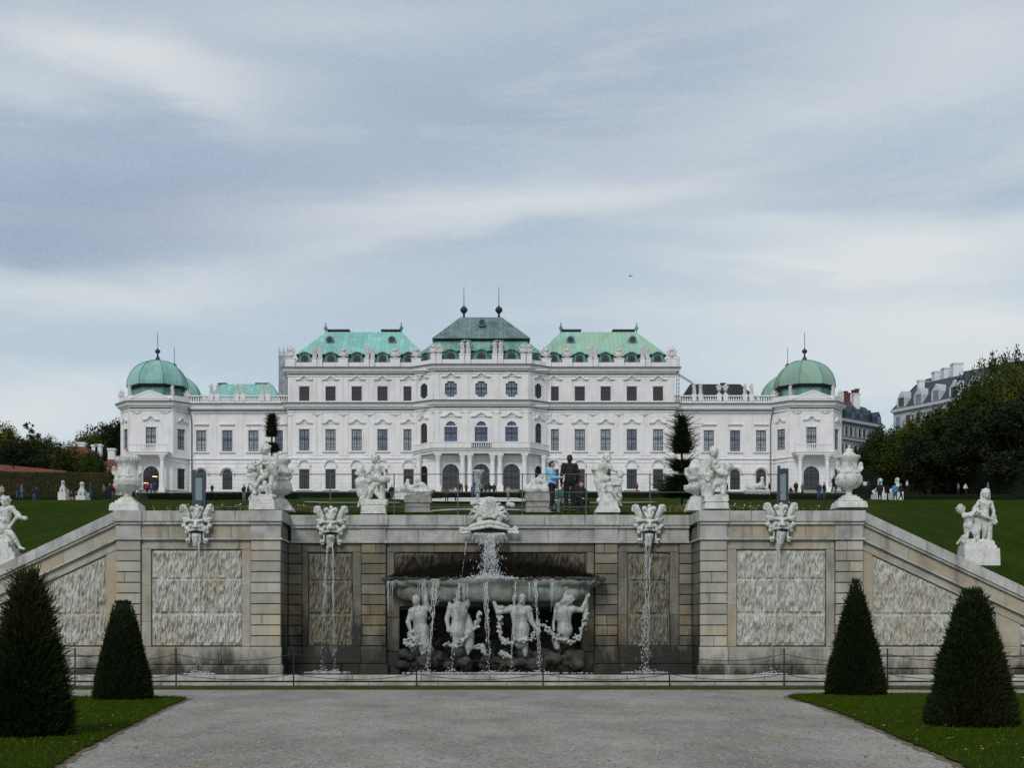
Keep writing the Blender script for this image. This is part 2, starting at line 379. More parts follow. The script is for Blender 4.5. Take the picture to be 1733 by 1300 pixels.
def wild(seed):
    rnd = random.Random(seed); m = MB(); mm = [grass_mat('meadow', (.05, .075, .015), (.09, .09, .025)), plain('straw', (.28, .22, .10)), plain('petal', (.8, .8, .75)), plain('orange_petal', (.5, .20, .04))]
    for (x0, x1, y0, y1, n) in [(-11.3, -6.2, 47.8, 58, 5200), (6.6, 11.6, 47.8, 58, 5200)]:
        for _ in range(n):
            x = rnd.uniform(x0, x1); y = rnd.uniform(y0, y1); z = tz(x, y); h = rnd.uniform(.12, .42) * (1.0 if y < 58 else .8); w = rnd.uniform(.015, .04); a = rnd.uniform(0, 3.1)
            dx, dy = math.cos(a) * w, math.sin(a) * w; k = 0 if rnd.random() < .82 else 1
            m.add([(x - dx, y - dy, z - .05), (x + dx, y + dy, z - .05), (x + rnd.uniform(-.2, .2), y + rnd.uniform(-.1, .1), z + h)], [(0, 1, 2)], k)
            if rnd.random() < .012: m.ball((x, y, z + h), .028, 2 if rnd.random() < .6 else 3, 6)
    tag(m.build('flower_border', mm), 'rough grass and late flowers bordering the terrace', 'flower border', kind='stuff')
wild(3)

def scatter():
    rnd = random.Random(12); m = MB(); mm = [plain('pebble', (.42, .42, .41)), plain('dark_pebble', (.17, .165, .16)), plain('fallen_leaf', (.22, .12, .04)), plain('yellow_leaf', (.32, .24, .07))]
    for _ in range(5200):
        y = 16.5 + 24 * rnd.random() ** 1.3; x = rnd.uniform(-.38, .4) * y - .3; r = rnd.uniform(.006, .016)
        if inside(LEFT)(x, y) or inside(RIGHT)(x, y): continue
        k = 0 if rnd.random() < .55 else 1; m.ball((x, y, r * .3), (r, r * rnd.uniform(.6, 1), r * .6), k, 6)
    for _ in range(420):
        y = rnd.uniform(16.5, 40); s = rnd.choice((-1, 1)); x = s * rnd.uniform(4.6, 7.6) if rnd.random() < .6 else rnd.uniform(-7, 8); z = .012 if not (inside(LEFT)(x, y) or inside(RIGHT)(x, y)) else .07; a = rnd.uniform(0, 6.28); w = rnd.uniform(.015, .035); c, d = math.cos(a) * w, math.sin(a) * w
        m.add([(x - c, y - d, z), (x + d, y - c, z + .01), (x + c, y + d, z + .012), (x - d, y + c, z + .004)], [(0, 1, 2, 3)], rnd.choice((2, 3)))
    tag(m.build('gravel_stones', mm), 'loose stones and fallen leaves scattered over the gravel', 'stones', kind='stuff')
scatter()
# ---------------------------------------------------------------- the cascade wall
YS, YC = 44.0, 45.6
ZT, ZCB, ZF, ZL = 5.38, 5.05, 4.96, 4.50
c1, c2, wm = (.48, .46, .39), (.34, .33, .28), (.44, .34, .21)
M['wall'] = stone('wall_stone', c1, c2, warm=wm, wet=.8, island=.12, streak=.55)
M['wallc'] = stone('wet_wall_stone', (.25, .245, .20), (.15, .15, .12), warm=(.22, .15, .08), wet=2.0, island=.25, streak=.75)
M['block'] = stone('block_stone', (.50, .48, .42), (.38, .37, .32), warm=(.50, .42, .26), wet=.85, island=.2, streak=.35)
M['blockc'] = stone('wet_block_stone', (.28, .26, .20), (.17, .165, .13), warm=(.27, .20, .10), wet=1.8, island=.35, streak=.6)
M['coping'] = stone('coping_stone', (.54, .54, .51), (.38, .385, .36), streak=.6, island=.16, moss=.12)
M['joint'] = plain('joint', (.045, .042, .035), .95)
def carved(name, a, b, wet=0, warm=None):
    t = NT(name)
    c = t.mix(t.ramp(t.noise(9, 5, .7, (1, 1, .22)), .38, .62), a, b)
    c = t.mix(t.ramp(t.noise(.8, 4, .6), .45, .7, 0, .8), c, warm or b)
    c = t.mix(t.ramp(t.noise(22, 4, .6, (1, 1, .2), loc=(3, 1, 4)), .54, .64, 0, .55), c, tuple(x * .25 for x in b))
    z = t.sep()[2]
    if wet:
        ax = t.ramp(t.math('ABSOLUTE', t.sep()[0]), .8, 3.2, 0, .75) if wet > 2 else 0.0; h = t.math('ADD', t.math('ADD', z, ax), t.math('MULTIPLY', t.noise(9, 4, .6, (1, 1, .12)), -1.0)); w = t.ramp(h, wet - 1.6, wet - .9, 1, 0)
        c = t.mix(t.math('MULTIPLY', w, .93), c, (.012, .011, .009))
    t.set('Base Color', c); t.set('Roughness', .8); t.set('Specular IOR Level', .3); t.bump(t.noise(22, 5, .7, (1, 1, .3)), .7, .03); return t.mat
M['carv'] = carved('carved_rock', (.60, .60, .55), (.40, .40, .36), 0, (.42, .38, .29))
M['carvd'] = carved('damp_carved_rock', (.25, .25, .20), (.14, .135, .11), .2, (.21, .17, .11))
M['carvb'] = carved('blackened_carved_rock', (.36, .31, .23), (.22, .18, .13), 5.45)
def relief(m, x0, x1, z0, z1, Y, amp, topf=None, dx=.028, dz=.05, seed=0, rows=()):
    nx = int((x1 - x0) / dx); nz = int((2.6 if topf else z1 - z0) / dz); vs = []
    for j in range(nz + 1):
        for i in range(nx + 1):
            x = x0 + (x1 - x0) * i / nx; zt = topf(x) if topf else z1; z = z0 + (zt - z0) * j / nz
            h = 1.1 * noise.noise(Vector((x * 15 + seed, 0, z * 2.8))) + .8 * noise.noise(Vector((x * 30 + seed, 5, z * 6))) + .25 * noise.noise(Vector((x * 3, 9, z * 3)))
            e = min(1, i / 2, (nx - i) / 2, j / 2, (nz - j) / 2)
            for r in rows:
                if abs(z - r) < .045: e *= .1
            vs.append((x, Y - (max(-.35, h) + .4) * amp * e, z))
    n = nx + 1; m.add(vs, [(j * n + i, j * n + i + 1, (j + 1) * n + i + 1, (j + 1) * n + i) for j in range(nz) for i in range(nx)])
CW = thing('cascade_wall', (0, YC, 0), 'long weathered stone fountain wall with rusticated piers and carved rock panels carrying the terrace', 'wall')
def X_(px, Y): return PXx(px, Y)
def pier(x0, x1, Y, mat, seed, z1=ZL - .02, z0=1.18):
    rnd = random.Random(seed); m = MB(); mj = MB(); n = 10; h = (z1 - z0) / n
    for k in range(n):
        za = z0 + k * h + .012; zb = z0 + (k + 1) * h - .012
        if rnd.random() < .3 and x1 - x0 > .7:
            xm = x0 + (x1 - x0) * rnd.uniform(.35, .65); m.bbox(x0, xm - .005, Y, Y + .15, za, zb, .018); m.bbox(xm + .005, x1, Y, Y + .15, za, zb, .018)
        else: m.bbox(x0, x1, Y, Y + .15, za, zb, .018)
    # footing blocks
    m.bbox(x0 - .03, x1 + .03, Y - .03, Y + .15, .62, z0 - .01, .02); m.bbox(x0 - .09, x1 + .09, Y - .09, Y + .15, .1, .61, .03)
    return m.build('pier', mat, CW)
def blocks(m, x0, x1, Ya, Yb, z0, z1, step, seed, b=.012):
    rnd = random.Random(seed); x = x0
    while x < x1 - .05:
        nx = min(x1, x + step * rnd.uniform(.7, 1.3))
        if x1 - nx < .3: nx = x1
        m.bbox(x + .004, nx - .004, Ya, Yb, z0, z1, b); x = nx
# dark core behind all joints
m = MB()
m.box(-11.70, -6.47, 44.13, 47.4, -.1, 5.3); m.box(6.58, 11.72, 44.13, 47.4, -.1, 5.3)
m.box(-6.47, -3.02, 45.74, 47.4, -.1, 5.3); m.box(2.96, 6.58, 45.74, 47.4, -.1, 5.3)
m.box(-3.02, 2.96, 45.74, 47.4, 2.35, 5.3); m.box(-3.02, 2.96, 46.6, 47.4, -.1, 2.35)
m.build('core', M['joint'], CW)
def tops(x0, x1, Y, seed, name='coping', breaks=()):
    m = MB(); blocks(m, x0, x1, Y - .10, Y + 1.2, ZCB, ZT, 1.25, seed, .015)
    m.box(x0, x1, Y - .06, Y + .5, ZF + .004, ZCB - .004); m.build('coping', M['coping'], CW)
    m = MB(); blocks(m, x0, x1, Y + .02, Y + .5, ZL + .05, ZF, 1.3, seed + 1, .01); m.build('frieze', M['wall'] if Y < 45 else M['coping'], CW)
    m = MB(); m.box(x0, x1, Y - .07, Y + .3, ZL - .01, ZL + .046); m.build('ledge', M['coping'], CW)
def panel(xa, xb, Y, x0, x1, z0, z1, matf, matc, seed, rows, wallz0=1.18):
    """frame of smooth blocks round a carved panel"""
    m = MB(); blocks(m, xa, xb, Y + .04, Y + .3, z1 + .02, ZL - .02, 1.5, seed)
    for (a, b) in ((xa, x0 - .02), (x1 + .02, xb)):
        z = wallz0
        rnd = random.Random(seed + 3)
        while z < z1:
            zn = min(z1 + .012, z + rnd.uniform(.7, 1.3)); m.bbox(a, b, Y + .04, Y + .3, z + .003, zn, .01); z = zn
    blocks(m, xa, xb, Y - .0, Y + .3, .62, wallz0 - .01, 1.3, seed + 7, .02); blocks(m, xa, xb, Y - .08, Y + .3, .1, .61, 1.6, seed + 8, .03)
    m.build('panel_frame', matf, CW)
    m = MB(); relief(m, x0, x1, z0, z1, Y + .13, .10, seed=seed, rows=rows); m.build('carved_panel', matc, CW, smooth=False)
S = lambda p: X_(p, YS)
C_ = lambda p: X_(p, YC)
ZP0, ZP1 = 1.22, 4.18
rows = [3.28, 2.18]
# side bays
pier(S(197), S(238), YS - .06, M['block'], 1); pier(S(425), S(475), YS - .06, M['block'], 2)
panel(S(239), S(424), YS, S(256), S(408), ZP0, ZP1, M['wall'], M['carv'], 11, rows); tops(S(194), S(475), YS, 21)
pier(S(1185), S(1230), YS - .06, M['block'], 3); pier(S(1414), S(1460), YS - .06, M['block'], 4)
panel(S(1231), S(1413), YS, S(1248), S(1398), ZP0, ZP1, M['wall'], M['carv'], 12, rows); tops(S(1184), S(1463), YS, 22)
# pier heads breaking forward through frieze and coping
for (a, b, Y) in ((197, 238, YS), (425, 475, YS), (1185, 1230, YS), (1414, 1460, YS), (612, 653, YC), (1007, 1045, YC)):
    m = MB(); m.bbox(X_(a, Y) - .01, X_(b, Y) + .01, Y - .045, Y + .1, ZL + .05, ZF - .002, .012); m.bbox(X_(a, Y) - .06, X_(b, Y) + .06, Y - .16, Y + .3, ZCB - .002, ZT + .003, .015)
    m.box(X_(a, Y) - .05, X_(b, Y) + .05, Y - .125, Y + .3, ZL - .014, ZL + .05); m.box(X_(a, Y) - .03, X_(b, Y) + .03, Y - .1, Y + .1, ZF, ZCB - .006)
    m.build('pier_cap', M['coping'], CW)
# returns (inner side faces of the projecting bays)
def ret(x, sgn, seed):
    m = MB(); n = 10; h = (ZL - .02 - 1.18) / n
    for k in range(n): m.box(*sorted((x, x - sgn * .12)), YS + .1, YC + .1, 1.18 + k * h + .012, 1.18 + (k + 1) * h - .012)
    m.box(*sorted((x + sgn * .02, x - sgn * .12)), YS + .1, YC + .1, .1, 1.17); m.box(*sorted((x + sgn * .0, x - sgn * .12)), YS + .1, YC + .1, ZL, ZF)
    m.build('return', M['wallc'], CW)
    m = MB(); m.box(*sorted((x + sgn * .09, x - sgn * .6)), YS + 1.21, YC + .9, ZCB, ZT - .004); m.box(*sorted((x + sgn * .085, x - sgn * .6)), YS + .05, YS + 1.205, ZCB + .01, ZT - .002); m.box(*sorted((x + sgn * .06, x - sgn * .12)), YS + .3, YC + .1, ZL - .01, ZL + .046); m.build('coping', M['coping'], CW)
ret(S(475), 1, 1); ret(S(1185), -1, 2)
# central recess
tops(S(475) + .1, S(1185) - .1, YC, 23)
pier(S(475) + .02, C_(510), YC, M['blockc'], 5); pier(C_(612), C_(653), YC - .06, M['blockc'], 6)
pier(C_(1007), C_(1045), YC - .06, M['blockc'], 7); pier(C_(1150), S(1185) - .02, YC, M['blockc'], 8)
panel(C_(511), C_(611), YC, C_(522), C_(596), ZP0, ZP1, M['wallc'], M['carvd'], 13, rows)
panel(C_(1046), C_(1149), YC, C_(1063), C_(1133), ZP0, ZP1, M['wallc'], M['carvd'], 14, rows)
# middle bay: frame, blackened panel, dark niche under the bowl
m = MB(); blocks(m, C_(654), C_(1006), YC + .04, YC + .3, 4.20, ZL - .02, 1.5, 30)
m.bbox(C_(654), C_(667), YC + .04, YC + .3, 3.3, 4.19); m.bbox(C_(993), C_(1006), YC + .04, YC + .3, 3.3, 4.19)
for (a, b) in ((654, 676), (985, 1006)):
    z = .1
    for h in (.9, 1.1, 1.2): m.bbox(C_(a), C_(b), YC + .04, YC + .9, z, z + h - .01); z += h
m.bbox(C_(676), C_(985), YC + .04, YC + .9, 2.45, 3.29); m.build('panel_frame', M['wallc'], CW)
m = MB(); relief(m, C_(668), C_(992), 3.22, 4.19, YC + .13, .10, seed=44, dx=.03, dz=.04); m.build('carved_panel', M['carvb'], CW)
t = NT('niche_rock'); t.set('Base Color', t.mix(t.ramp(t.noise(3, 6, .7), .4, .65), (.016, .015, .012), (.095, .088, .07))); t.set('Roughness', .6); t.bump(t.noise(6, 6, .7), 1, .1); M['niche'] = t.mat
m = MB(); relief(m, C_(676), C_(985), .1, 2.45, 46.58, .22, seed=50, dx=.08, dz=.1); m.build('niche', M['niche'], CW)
# ---- sloping ramp walls either side
def ramp_wall(sg, label, seed):
    rt = thing('ramp_wall', (sg * 14.5, 44.2, 0), label, 'wall'); A = 11.545; B = 20.4; K = .47
    m = MB(); mc = MB(); Y = YS + .06
    def slab(mm, xa, xb, ya, yb, d0, d1, b=0):
        za, zb = -K * (xa - A), -K * (xb - A)
        pts = [(xa, ya, d0 + za), (xb, ya, d0 + zb), (xb, yb, d0 + zb), (xa, yb, d0 + za), (xa, ya, d1 + za), (xb, ya, d1 + zb), (xb, yb, d1 + zb), (xa, yb, d1 + za)]
        pts = [(sg * p[0], p[1], max(p[2], -.1)) for p in pts]
        mm.hexa(pts[:4], pts[4:])
        if sg < 0:
            k = 6
            mm.f[-k:] = [tuple(reversed(f)) for f in mm.f[-k:]]
    rnd = random.Random(seed); x = A
    while x < B:
        xn = min(B, x + rnd.uniform(.9, 1.5)); slab(mc, x + .004, xn - .004, Y - .12, Y + .55, ZCB - ZT + ZT, ZT); x = xn
    slab(mc, A, B, Y - .07, Y + .3, ZF, ZCB - .006); mc.build('coping', M['coping'], rt)
    x = A; m2 = MB()
    while x < B:
        xn = min(B, x + rnd.uniform(1.3, 2.2)); slab(m2, x + .005, xn - .005, Y + .02, Y + .5, ZL + .05, ZF - .006); x = xn
    m2.build('frieze', M['wall'], rt); m3 = MB(); slab(m3, A, B, Y - .07, Y + .3, ZL - .02, ZL + .044); m3.build('ledge', M['coping'], rt)
    # smooth frame below the ledge, panel(s) and plinth courses
    m4 = MB(); slab(m4, A, B, Y + .04, Y + .3, ZP1 + .02, ZL - .03)
    px0 = A + .36; px1 = A + 4.15; px2 = A + 4.95; px3 = A + 7.0
    f = lambda x: ZP1 - K * (x - A)
    for (a, b) in ((A, px0 - .02), (px1 + .02, px2 - .02), (px3, B)):
        m4.hexa(*[[(sg * q[0], q[1], q[2]) for q in z] for z in ([(a, Y + .04, 1.18), (b, Y + .04, 1.18), (b, Y + .3, 1.18), (a, Y + .3, 1.18)], [(a, Y + .04, max(1.19, f(a))), (b, Y + .04, max(1.19, f(b))), (b, Y + .3, max(1.19, f(b))), (a, Y + .3, max(1.19, f(a)))])])
        if sg < 0: m4.f[-6:] = [tuple(reversed(q)) for q in m4.f[-6:]]
    for (za, zb, yy) in ((.88, 1.17, -.02), (.5, .86, -.14), (.05, .48, -.30)):
        x = A
        while x < B:
            xn = min(B, x + rnd.uniform(1.2, 2.0)); a, b = sorted((sg * (x + .004), sg * (xn - .004))); m4.bbox(a, b, Y + yy, Y + .4, za, zb, .03); x = xn
    m4.build('panel_frame', M['wall'], rt)
    for (a, b) in ((px0, px1), (px2, px3)):
        mp = MB()
        if sg > 0: relief(mp, a, b, 1.22, 0, Y + .13, .09, topf=lambda x: max(1.3, f(x)), seed=seed, rows=(2.18,), dz=.05 if a > px1 else .03)
        else: relief(mp, -b, -a, 1.22, 0, Y + .13, .09, topf=lambda x: max(1.3, f(-x)), seed=seed, rows=(2.18,))

        mp.build('carved_panel', M['carv'], rt)
    m5 = MB(); slab(m5, A, B, Y + .14, Y + .5, -6, ZL); m5.build('core', M['joint'], rt)
    # darker rear parapet of the ramp and its floor
    m6 = MB(); slab(m6, A - .2, B, 46.6, 47.1, -6, ZT + .42); slab(m6, A - .2, B, 44.6, 46.6, -6, ZL + .1); m6.build('rear_parapet', M['rear'], rt)

    return rt
M['rear'] = stone('mossy_dark_stone', (.085, .08, .075), (.05, .05, .045), streak=.3)
ramp_wall(-1, 'sloping stone ramp wall falling away to the left behind the tall bushy yew cones', 61)
ramp_wall(1, 'sloping stone ramp wall falling away to the right behind the two right-hand yew cones', 62)
# terrace paving behind the coping
t = NT('terrace_gravel'); t.set('Base Color', t.mix(t.ramp(t.noise(3), .3, .7), (.24, .23, .21), (.15, .15, .13))); t.set('Roughness', .9)
terr_sheet('terrace_gravel', t.mat, None, -6.3, 6.4, 46.9, 54, 4, 6, .02)
# ---- bowl on the wall, with water lip
def bowl():
    o = thing('fountain_bowl', (.13, YC, 2.6), 'broad scalloped grey stone bowl jutting from the wall beneath the big central shell mask', 'fountain bowl')
    m = MB(); cx = .13; n = 72; prof = [(1.0, 3.30), (1.02, 3.24), (.99, 3.14), (.93, 3.08), (.90, 3.02), (.91, 2.94), (.90, 2.82), (.86, 2.68), (.80, 2.60), (.3, 2.56)]
    inner = [(.93, 3.28), (.85, 3.2), (.3, 3.18)]
    vs = []; allp = list(reversed(inner)) + prof
    for k, (f, z) in enumerate(allp):
        for i in range(n + 1):
            a = math.pi * i / n; ca = math.cos(a); sa = math.sin(a)
            sx = math.copysign(abs(ca) ** .45, ca); sy = sa ** .5
            sc = 1 + .025 * math.sin(i * 1.05) * (1 if z > 2.7 else .3)
            zz = z + ((.045 if k % 2 else .02) * math.sin(i * .8 + k) + .04 * noise.noise(Vector((i * .5, z * 4, 0))) if z > 2.62 and k > 3 else 0)
            vs.append((cx + 3.42 * f * sx * (1 if sc < 1 else 1), YC + .05 - 1.25 * f * sy * sc, zz))
    N = n + 1; m.add(vs, [(k * N + i, k * N + i + 1, (k + 1) * N + i + 1, (k + 1) * N + i) for k in range(len(allp) - 1) for i in range(n)])
    m.build('basin', M['bowl'], o, smooth=True)
    m = MB(); rnd = random.Random(4)   # ragged moss along the rim
    for i in range(260):
        a = math.pi * rnd.random(); f = rnd.uniform(.95, 1.03); ca = math.cos(a); m.ball((cx + 3.42 * f * math.copysign(abs(ca) ** .45, ca), YC + .05 - 1.25 * f * math.sin(a) ** .5, 3.30 + rnd.uniform(-.02, .03)), (rnd.uniform(.04, .12), .05, rnd.uniform(.02, .06)), 0, 6)
    tag(m.build('moss', M['niche'], o), kind='stuff')
    m = MB(); rnd = random.Random(14)   # dark brush of wet moss standing on the rim in front of the wall
    for i in range(5200):
        x = rnd.uniform(-3.15, 3.15); u = 1 - (x / 3.15) ** 2; y = YC - rnd.uniform(.0, .30); h = (.16 + .52 * u) * rnd.uniform(.45, 1.08); w = rnd.uniform(.007, .016); sx_ = x * .10 + rnd.gauss(0, .03)
        m.add([(cx + x - w, y, 3.26), (cx + x + w, y, 3.26), (cx + x + sx_ + w * .3, y + .05, 3.26 + h), (cx + x + sx_ - w * .3, y + .05, 3.26 + h)], [(0, 1, 2, 3)])
    tag(m.build('moss_fringe', plain('dark_moss', (.014, .012, .009), 1.0, var=.5, spec=.05), o), kind='stuff')
    m = MB()   # carved ribs curling under the bowl
    for x in (-.55, .75, 1.9, -2.0):
        for s in (-1, 1):
            pts = [(cx + x + s * .32 * math.sin(t), YC - 1.08 + .1 * t, 3.16 - .2 * t * t) for t in [i * .17 for i in range(10)]]
            m.tube(pts, [.055 - .003 * i for i in range(10)], 8)
    m.build('rib', M['bowl'], o, smooth=True)
    m = MB(); m.add([(cx + 3.18 * math.copysign(abs(math.cos(a)) ** .45, math.cos(a)), YC + .05 - 1.12 * math.sin(a) ** .5, 3.285) for a in [math.pi * i / 60 for i in range(61)]], [tuple(reversed(range(61)))])
    tag(m.build('bowl_water', M['water']), kind='structure')
M['bowl'] = stone('bowl_stone', (.36, .39, .35), (.20, .23, .20), streak=.8, bump=1.0, scale=2.5, warm=(.12, .08, .04))
bowl()
# ---------------------------------------------------------------- the palace
def paint(name, c, dirt, brick=0):
    t = NT(name); a = t.mix(t.ramp(t.noise(.5, 5, .6), .35, .7), c, tuple(x * .90 for x in c))
    a = t.mix(t.ramp(t.noise(1.6, 5, .65, (1, 1, .15)), .50, .76, 0, .6), a, dirt)
    a = t.mix(t.ramp(t.noise(5, 4, .7), .4, .75, 0, .30), a, dirt)
    if brick:
        mp = t.n('Mapping'); mp.inputs['Rotation'].default_value = (R(90), 0, 0); t.l(t.geo.outputs['Position'], mp.inputs[0])
        b = t.n('TexBrick'); b.inputs['Scale'].default_value = 1; b.inputs['Brick Width'].default_value = 1.5; b.inputs['Row Height'].default_value = brick; b.inputs['Mortar Size'].default_value = .035; b.inputs['Mortar Smooth'].default_value = .3
        t.l(mp.outputs[0], b.inputs[0]); a = t.mix(t.math('MULTIPLY', b.outputs['Fac'], .30), a, dirt); t.bump(t.math('SUBTRACT', 1.0, b.outputs['Fac']), .6, .05)
    t.set('Base Color', a); t.set('Roughness', .85); t.set('Specular IOR Level', .2); return t.mat
PW = (.83, .81, .815); PD = (.50, .475, .475)
M['pw'] = paint('palace_plaster', PW, PD, .62); M['pw2'] = paint('palace_smooth_plaster', (.78, .765, .775), PD)
M['ptrim'] = paint('palace_trim', (.78, .77, .775), (.48, .47, .46)); M['porn'] = paint('palace_ornament', (.60, .58, .57), (.36, .35, .34))
M['pflash'] = plain('zinc_flashing', (.085, .105, .14), .5, .2)
def copper(name, a, b, c3, dark, seam=1.0, axis='x', sm=.35):
    t = NT(name); c = t.mix(t.ramp(t.noise(.22, 5, .6), .35, .65), a, b)
    c = t.mix(t.ramp(t.noise(.7, 6, .75, (1, 1, .3), loc=(2, 1, 0)), .48, .60, 0, .8), c, c3); c = t.mix(t.ramp(t.noise(.35, 6, .75, (1, 1, .5), loc=(8, 3, 0)), .52, .64, 0, .45), c, dark)
    p = t.sep(); v = t.math('FRACT', t.math('MULTIPLY', p[0 if axis == 'x' else 1], 1 / seam)); w = t.math('LESS_THAN', v, .11)
    st = t.n('TexNoise'); st.inputs['Scale'].default_value = 1; st.inputs['Detail'].default_value = 0
    col = t.math('FLOOR', t.math('MULTIPLY', p[0 if axis == 'x' else 1], 1 / seam)); wn = t.n('TexWhiteNoise'); wn.noise_dimensions = '1D'; t.l(col, wn.inputs['W'])
    c = t.mix(t.ramp(wn.outputs[0], 0, 1, 0, .28), c, dark); c = t.mix(t.math('MULTIPLY', w, sm), c, dark)
    c = t.mix(t.ramp(t.noise(4, 5, .7, (1, 1, .3)), .5, .75, 0, .4), c, dark)
    t.set('Base Color', c); t.set('Roughness', .7); t.set('Specular IOR Level', .3); t.bump(w, .5, .05); return t.mat
M['cu'] = copper('green_copper', (.25, .55, .50), (.20, .47, .43), (.33, .62, .57), (.12, .25, .23), .75)
M['cub'] = copper('streaked_copper', (.31, .56, .51), (.30, .52, .38), (.42, .46, .22), (.14, .25, .22), .75)
M['cud'] = copper('grey_green_copper', (.17, .245, .24), (.12, .185, .185), (.20, .33, .31), (.04, .055, .06), .7)
M['cul'] = copper('dull_copper', (.16, .35, .31), (.12, .27, .24), (.21, .41, .37), (.03, .06, .06), .75)
M['cul2'] = copper('tier_copper', (.20, .42, .37), (.15, .33, .29), (.27, .48, .43), (.05, .10, .10), .75)
M['cudome'] = copper('dome_copper', (.27, .49, .45), (.17, .36, .33), (.36, .56, .51), (.10, .20, .20), 50, sm=0)
M['cudome2'] = copper('stained_dome_copper', (.28, .48, .43), (.22, .37, .30), (.34, .38, .24), (.09, .18, .16), 50, sm=0)
M['slate'] = copper('dark_sheet_roof', (.022, .026, .033), (.018, .02, .026), (.035, .04, .05), (.008, .009, .012), .8)
M['dk'] = plain('dark_eave_and_shade', (.018, .03, .03), .7); M['lead'] = plain('lead_finial', (.03, .045, .06), .5, .3)  # dk: eaves, and the shade painted at balcony and top roof
def glass(name, c, c2, rough=.12):
    t = NT(name); t.set('Base Color', t.mix(t.ramp(t.noise(.9, 3, .6), .35, .65), c, c2)); t.set('Roughness', rough); t.set('Specular IOR Level', .8); t.bump(t.noise(2.0, 2), .25, .05); return t.mat
M['gl'] = glass('window_glass', (.17, .22, .30), (.09, .12, .17)); M['glc'] = glass('pale_sky_glass', (.32, .38, .42), (.19, .235, .27)); M['gld'] = glass('dark_glass', (.022, .025, .036), (.010, .011, .016)); M['glb'] = glass('blue_sky_glass', (.12, .18, .34), (.06, .10, .19))  # blue-grey pane colours stand in for the reflected sky
M['fr'] = plain('window_frame', (.05, .028, .026), .6); M['frd'] = plain('dark_frame', (.016, .015, .017), .6)
ZB, Z1, Z2, Z3 = 23.15, 28.8, 37.05, 42.55
PAL = thing('baroque_palace', (.13, 218, ZB), 'long white baroque palace with green copper roofs and two domed corner pavilions', 'palace')
class Fr:                      # vertical frame: u along the wall, o outward
    def __init__(s, xa, ya, xb, yb):
        s.a = Vector((xa, ya)); d = Vector((xb - xa, yb - ya)); s.L = d.length; s.d = d / s.L; s.n = Vector((s.d.y, -s.d.x))
    def p(s, u, z, o=0): q = s.a + s.d * u + s.n * o; return (q.x, q.y, z)
def outline(k, u0, u1, z0, z1):
    c = (u0 + u1) / 2; r = (u1 - u0) / 2
    if k == 'rect': return [(u0, z0), (u1, z0), (u1, z1), (u0, z1)]
    if k == 'arch': return [(u0, z0), (u1, z0)] + [(c + r * math.cos(a), z1 - r + r * math.sin(a)) for a in [math.pi * i / 12 for i in range(13)]]
    if k == 'step':
        q = r * .8; zs = z1 - q * .95; return [(u0, z0), (u1, z0), (u1, zs - .12), (c + q, zs - .12)] + [(c + q * math.cos(a), zs + (z1 - zs) * math.sin(a)) for a in [math.pi * i / 10 for i in range(11)]] + [(c - q, zs - .12), (u0, zs - .12)]
    if k == 'oct':
        b = r * .38; zc = (z0 + z1) / 2
        return [(u0 + b, z0 + .1), (u0 + b * 1.6, z0), (u1 - b * 1.6, z0), (u1 - b, z0 + .1), (u1 - b, z0 + b), (u1, z0 + b), (u1, z1 - b), (u1 - b, z1 - b), (u1 - b, z1 - .1), (u1 - b * 1.6, z1), (u0 + b * 1.6, z1), (u0 + b, z1 - .1), (u0 + b, z1 - b), (u0, z1 - b), (u0, z0 + b), (u0 + b, z0 + b)]
def wall(fr, z0, z1, ops, mat, nm='wall', reveal=.35):
    outer = [(0, z0), (fr.L, z0), (fr.L, z1), (0, z1)]; loops = [outer] + [outline(*o[:5]) for o in ops]
    tri = tessellate_polygon([[Vector((u, z, 0)) for u, z in l] for l in loops]); flat = [q for l in loops for q in l]
    m = MB(); vs = [fr.p(u, z) for u, z in flat]; fs = []
    for a, b, c in tri:
        A, B, C = flat[a], flat[b], flat[c]; s = (B[0] - A[0]) * (C[1] - A[1]) - (C[0] - A[0]) * (B[1] - A[1])
        if abs(s) > 1e-9: fs.append((a, b, c) if s > 0 else (a, c, b))
    m.add(vs, fs)
    for l in loops[1:]:
        n = len(l); vv = [fr.p(u, z) for u, z in l] + [fr.p(u, z, -reveal) for u, z in l]; m.add(vv, [(i, i + n, (i + 1) % n + n, (i + 1) % n) for i in range(n)])
    return m.build(nm, mat, PAL)
def bar(m, fr, u0, z0, u1, z1, w, o0, o1):       # straight bar in the wall plane
    d = Vector((u1 - u0, z1 - z0)); L = d.length
    if L < 1e-6: return
    d /= L; n = Vector((-d.y, d.x)) * w / 2; q = [(u0 - n.x, z0 - n.y), (u1 - n.x, z1 - n.y), (u1 + n.x, z1 + n.y), (u0 + n.x, z0 + n.y)]
    m.hexa([fr.p(*a, o1) for a in q], [fr.p(*a, o0) for a in q])
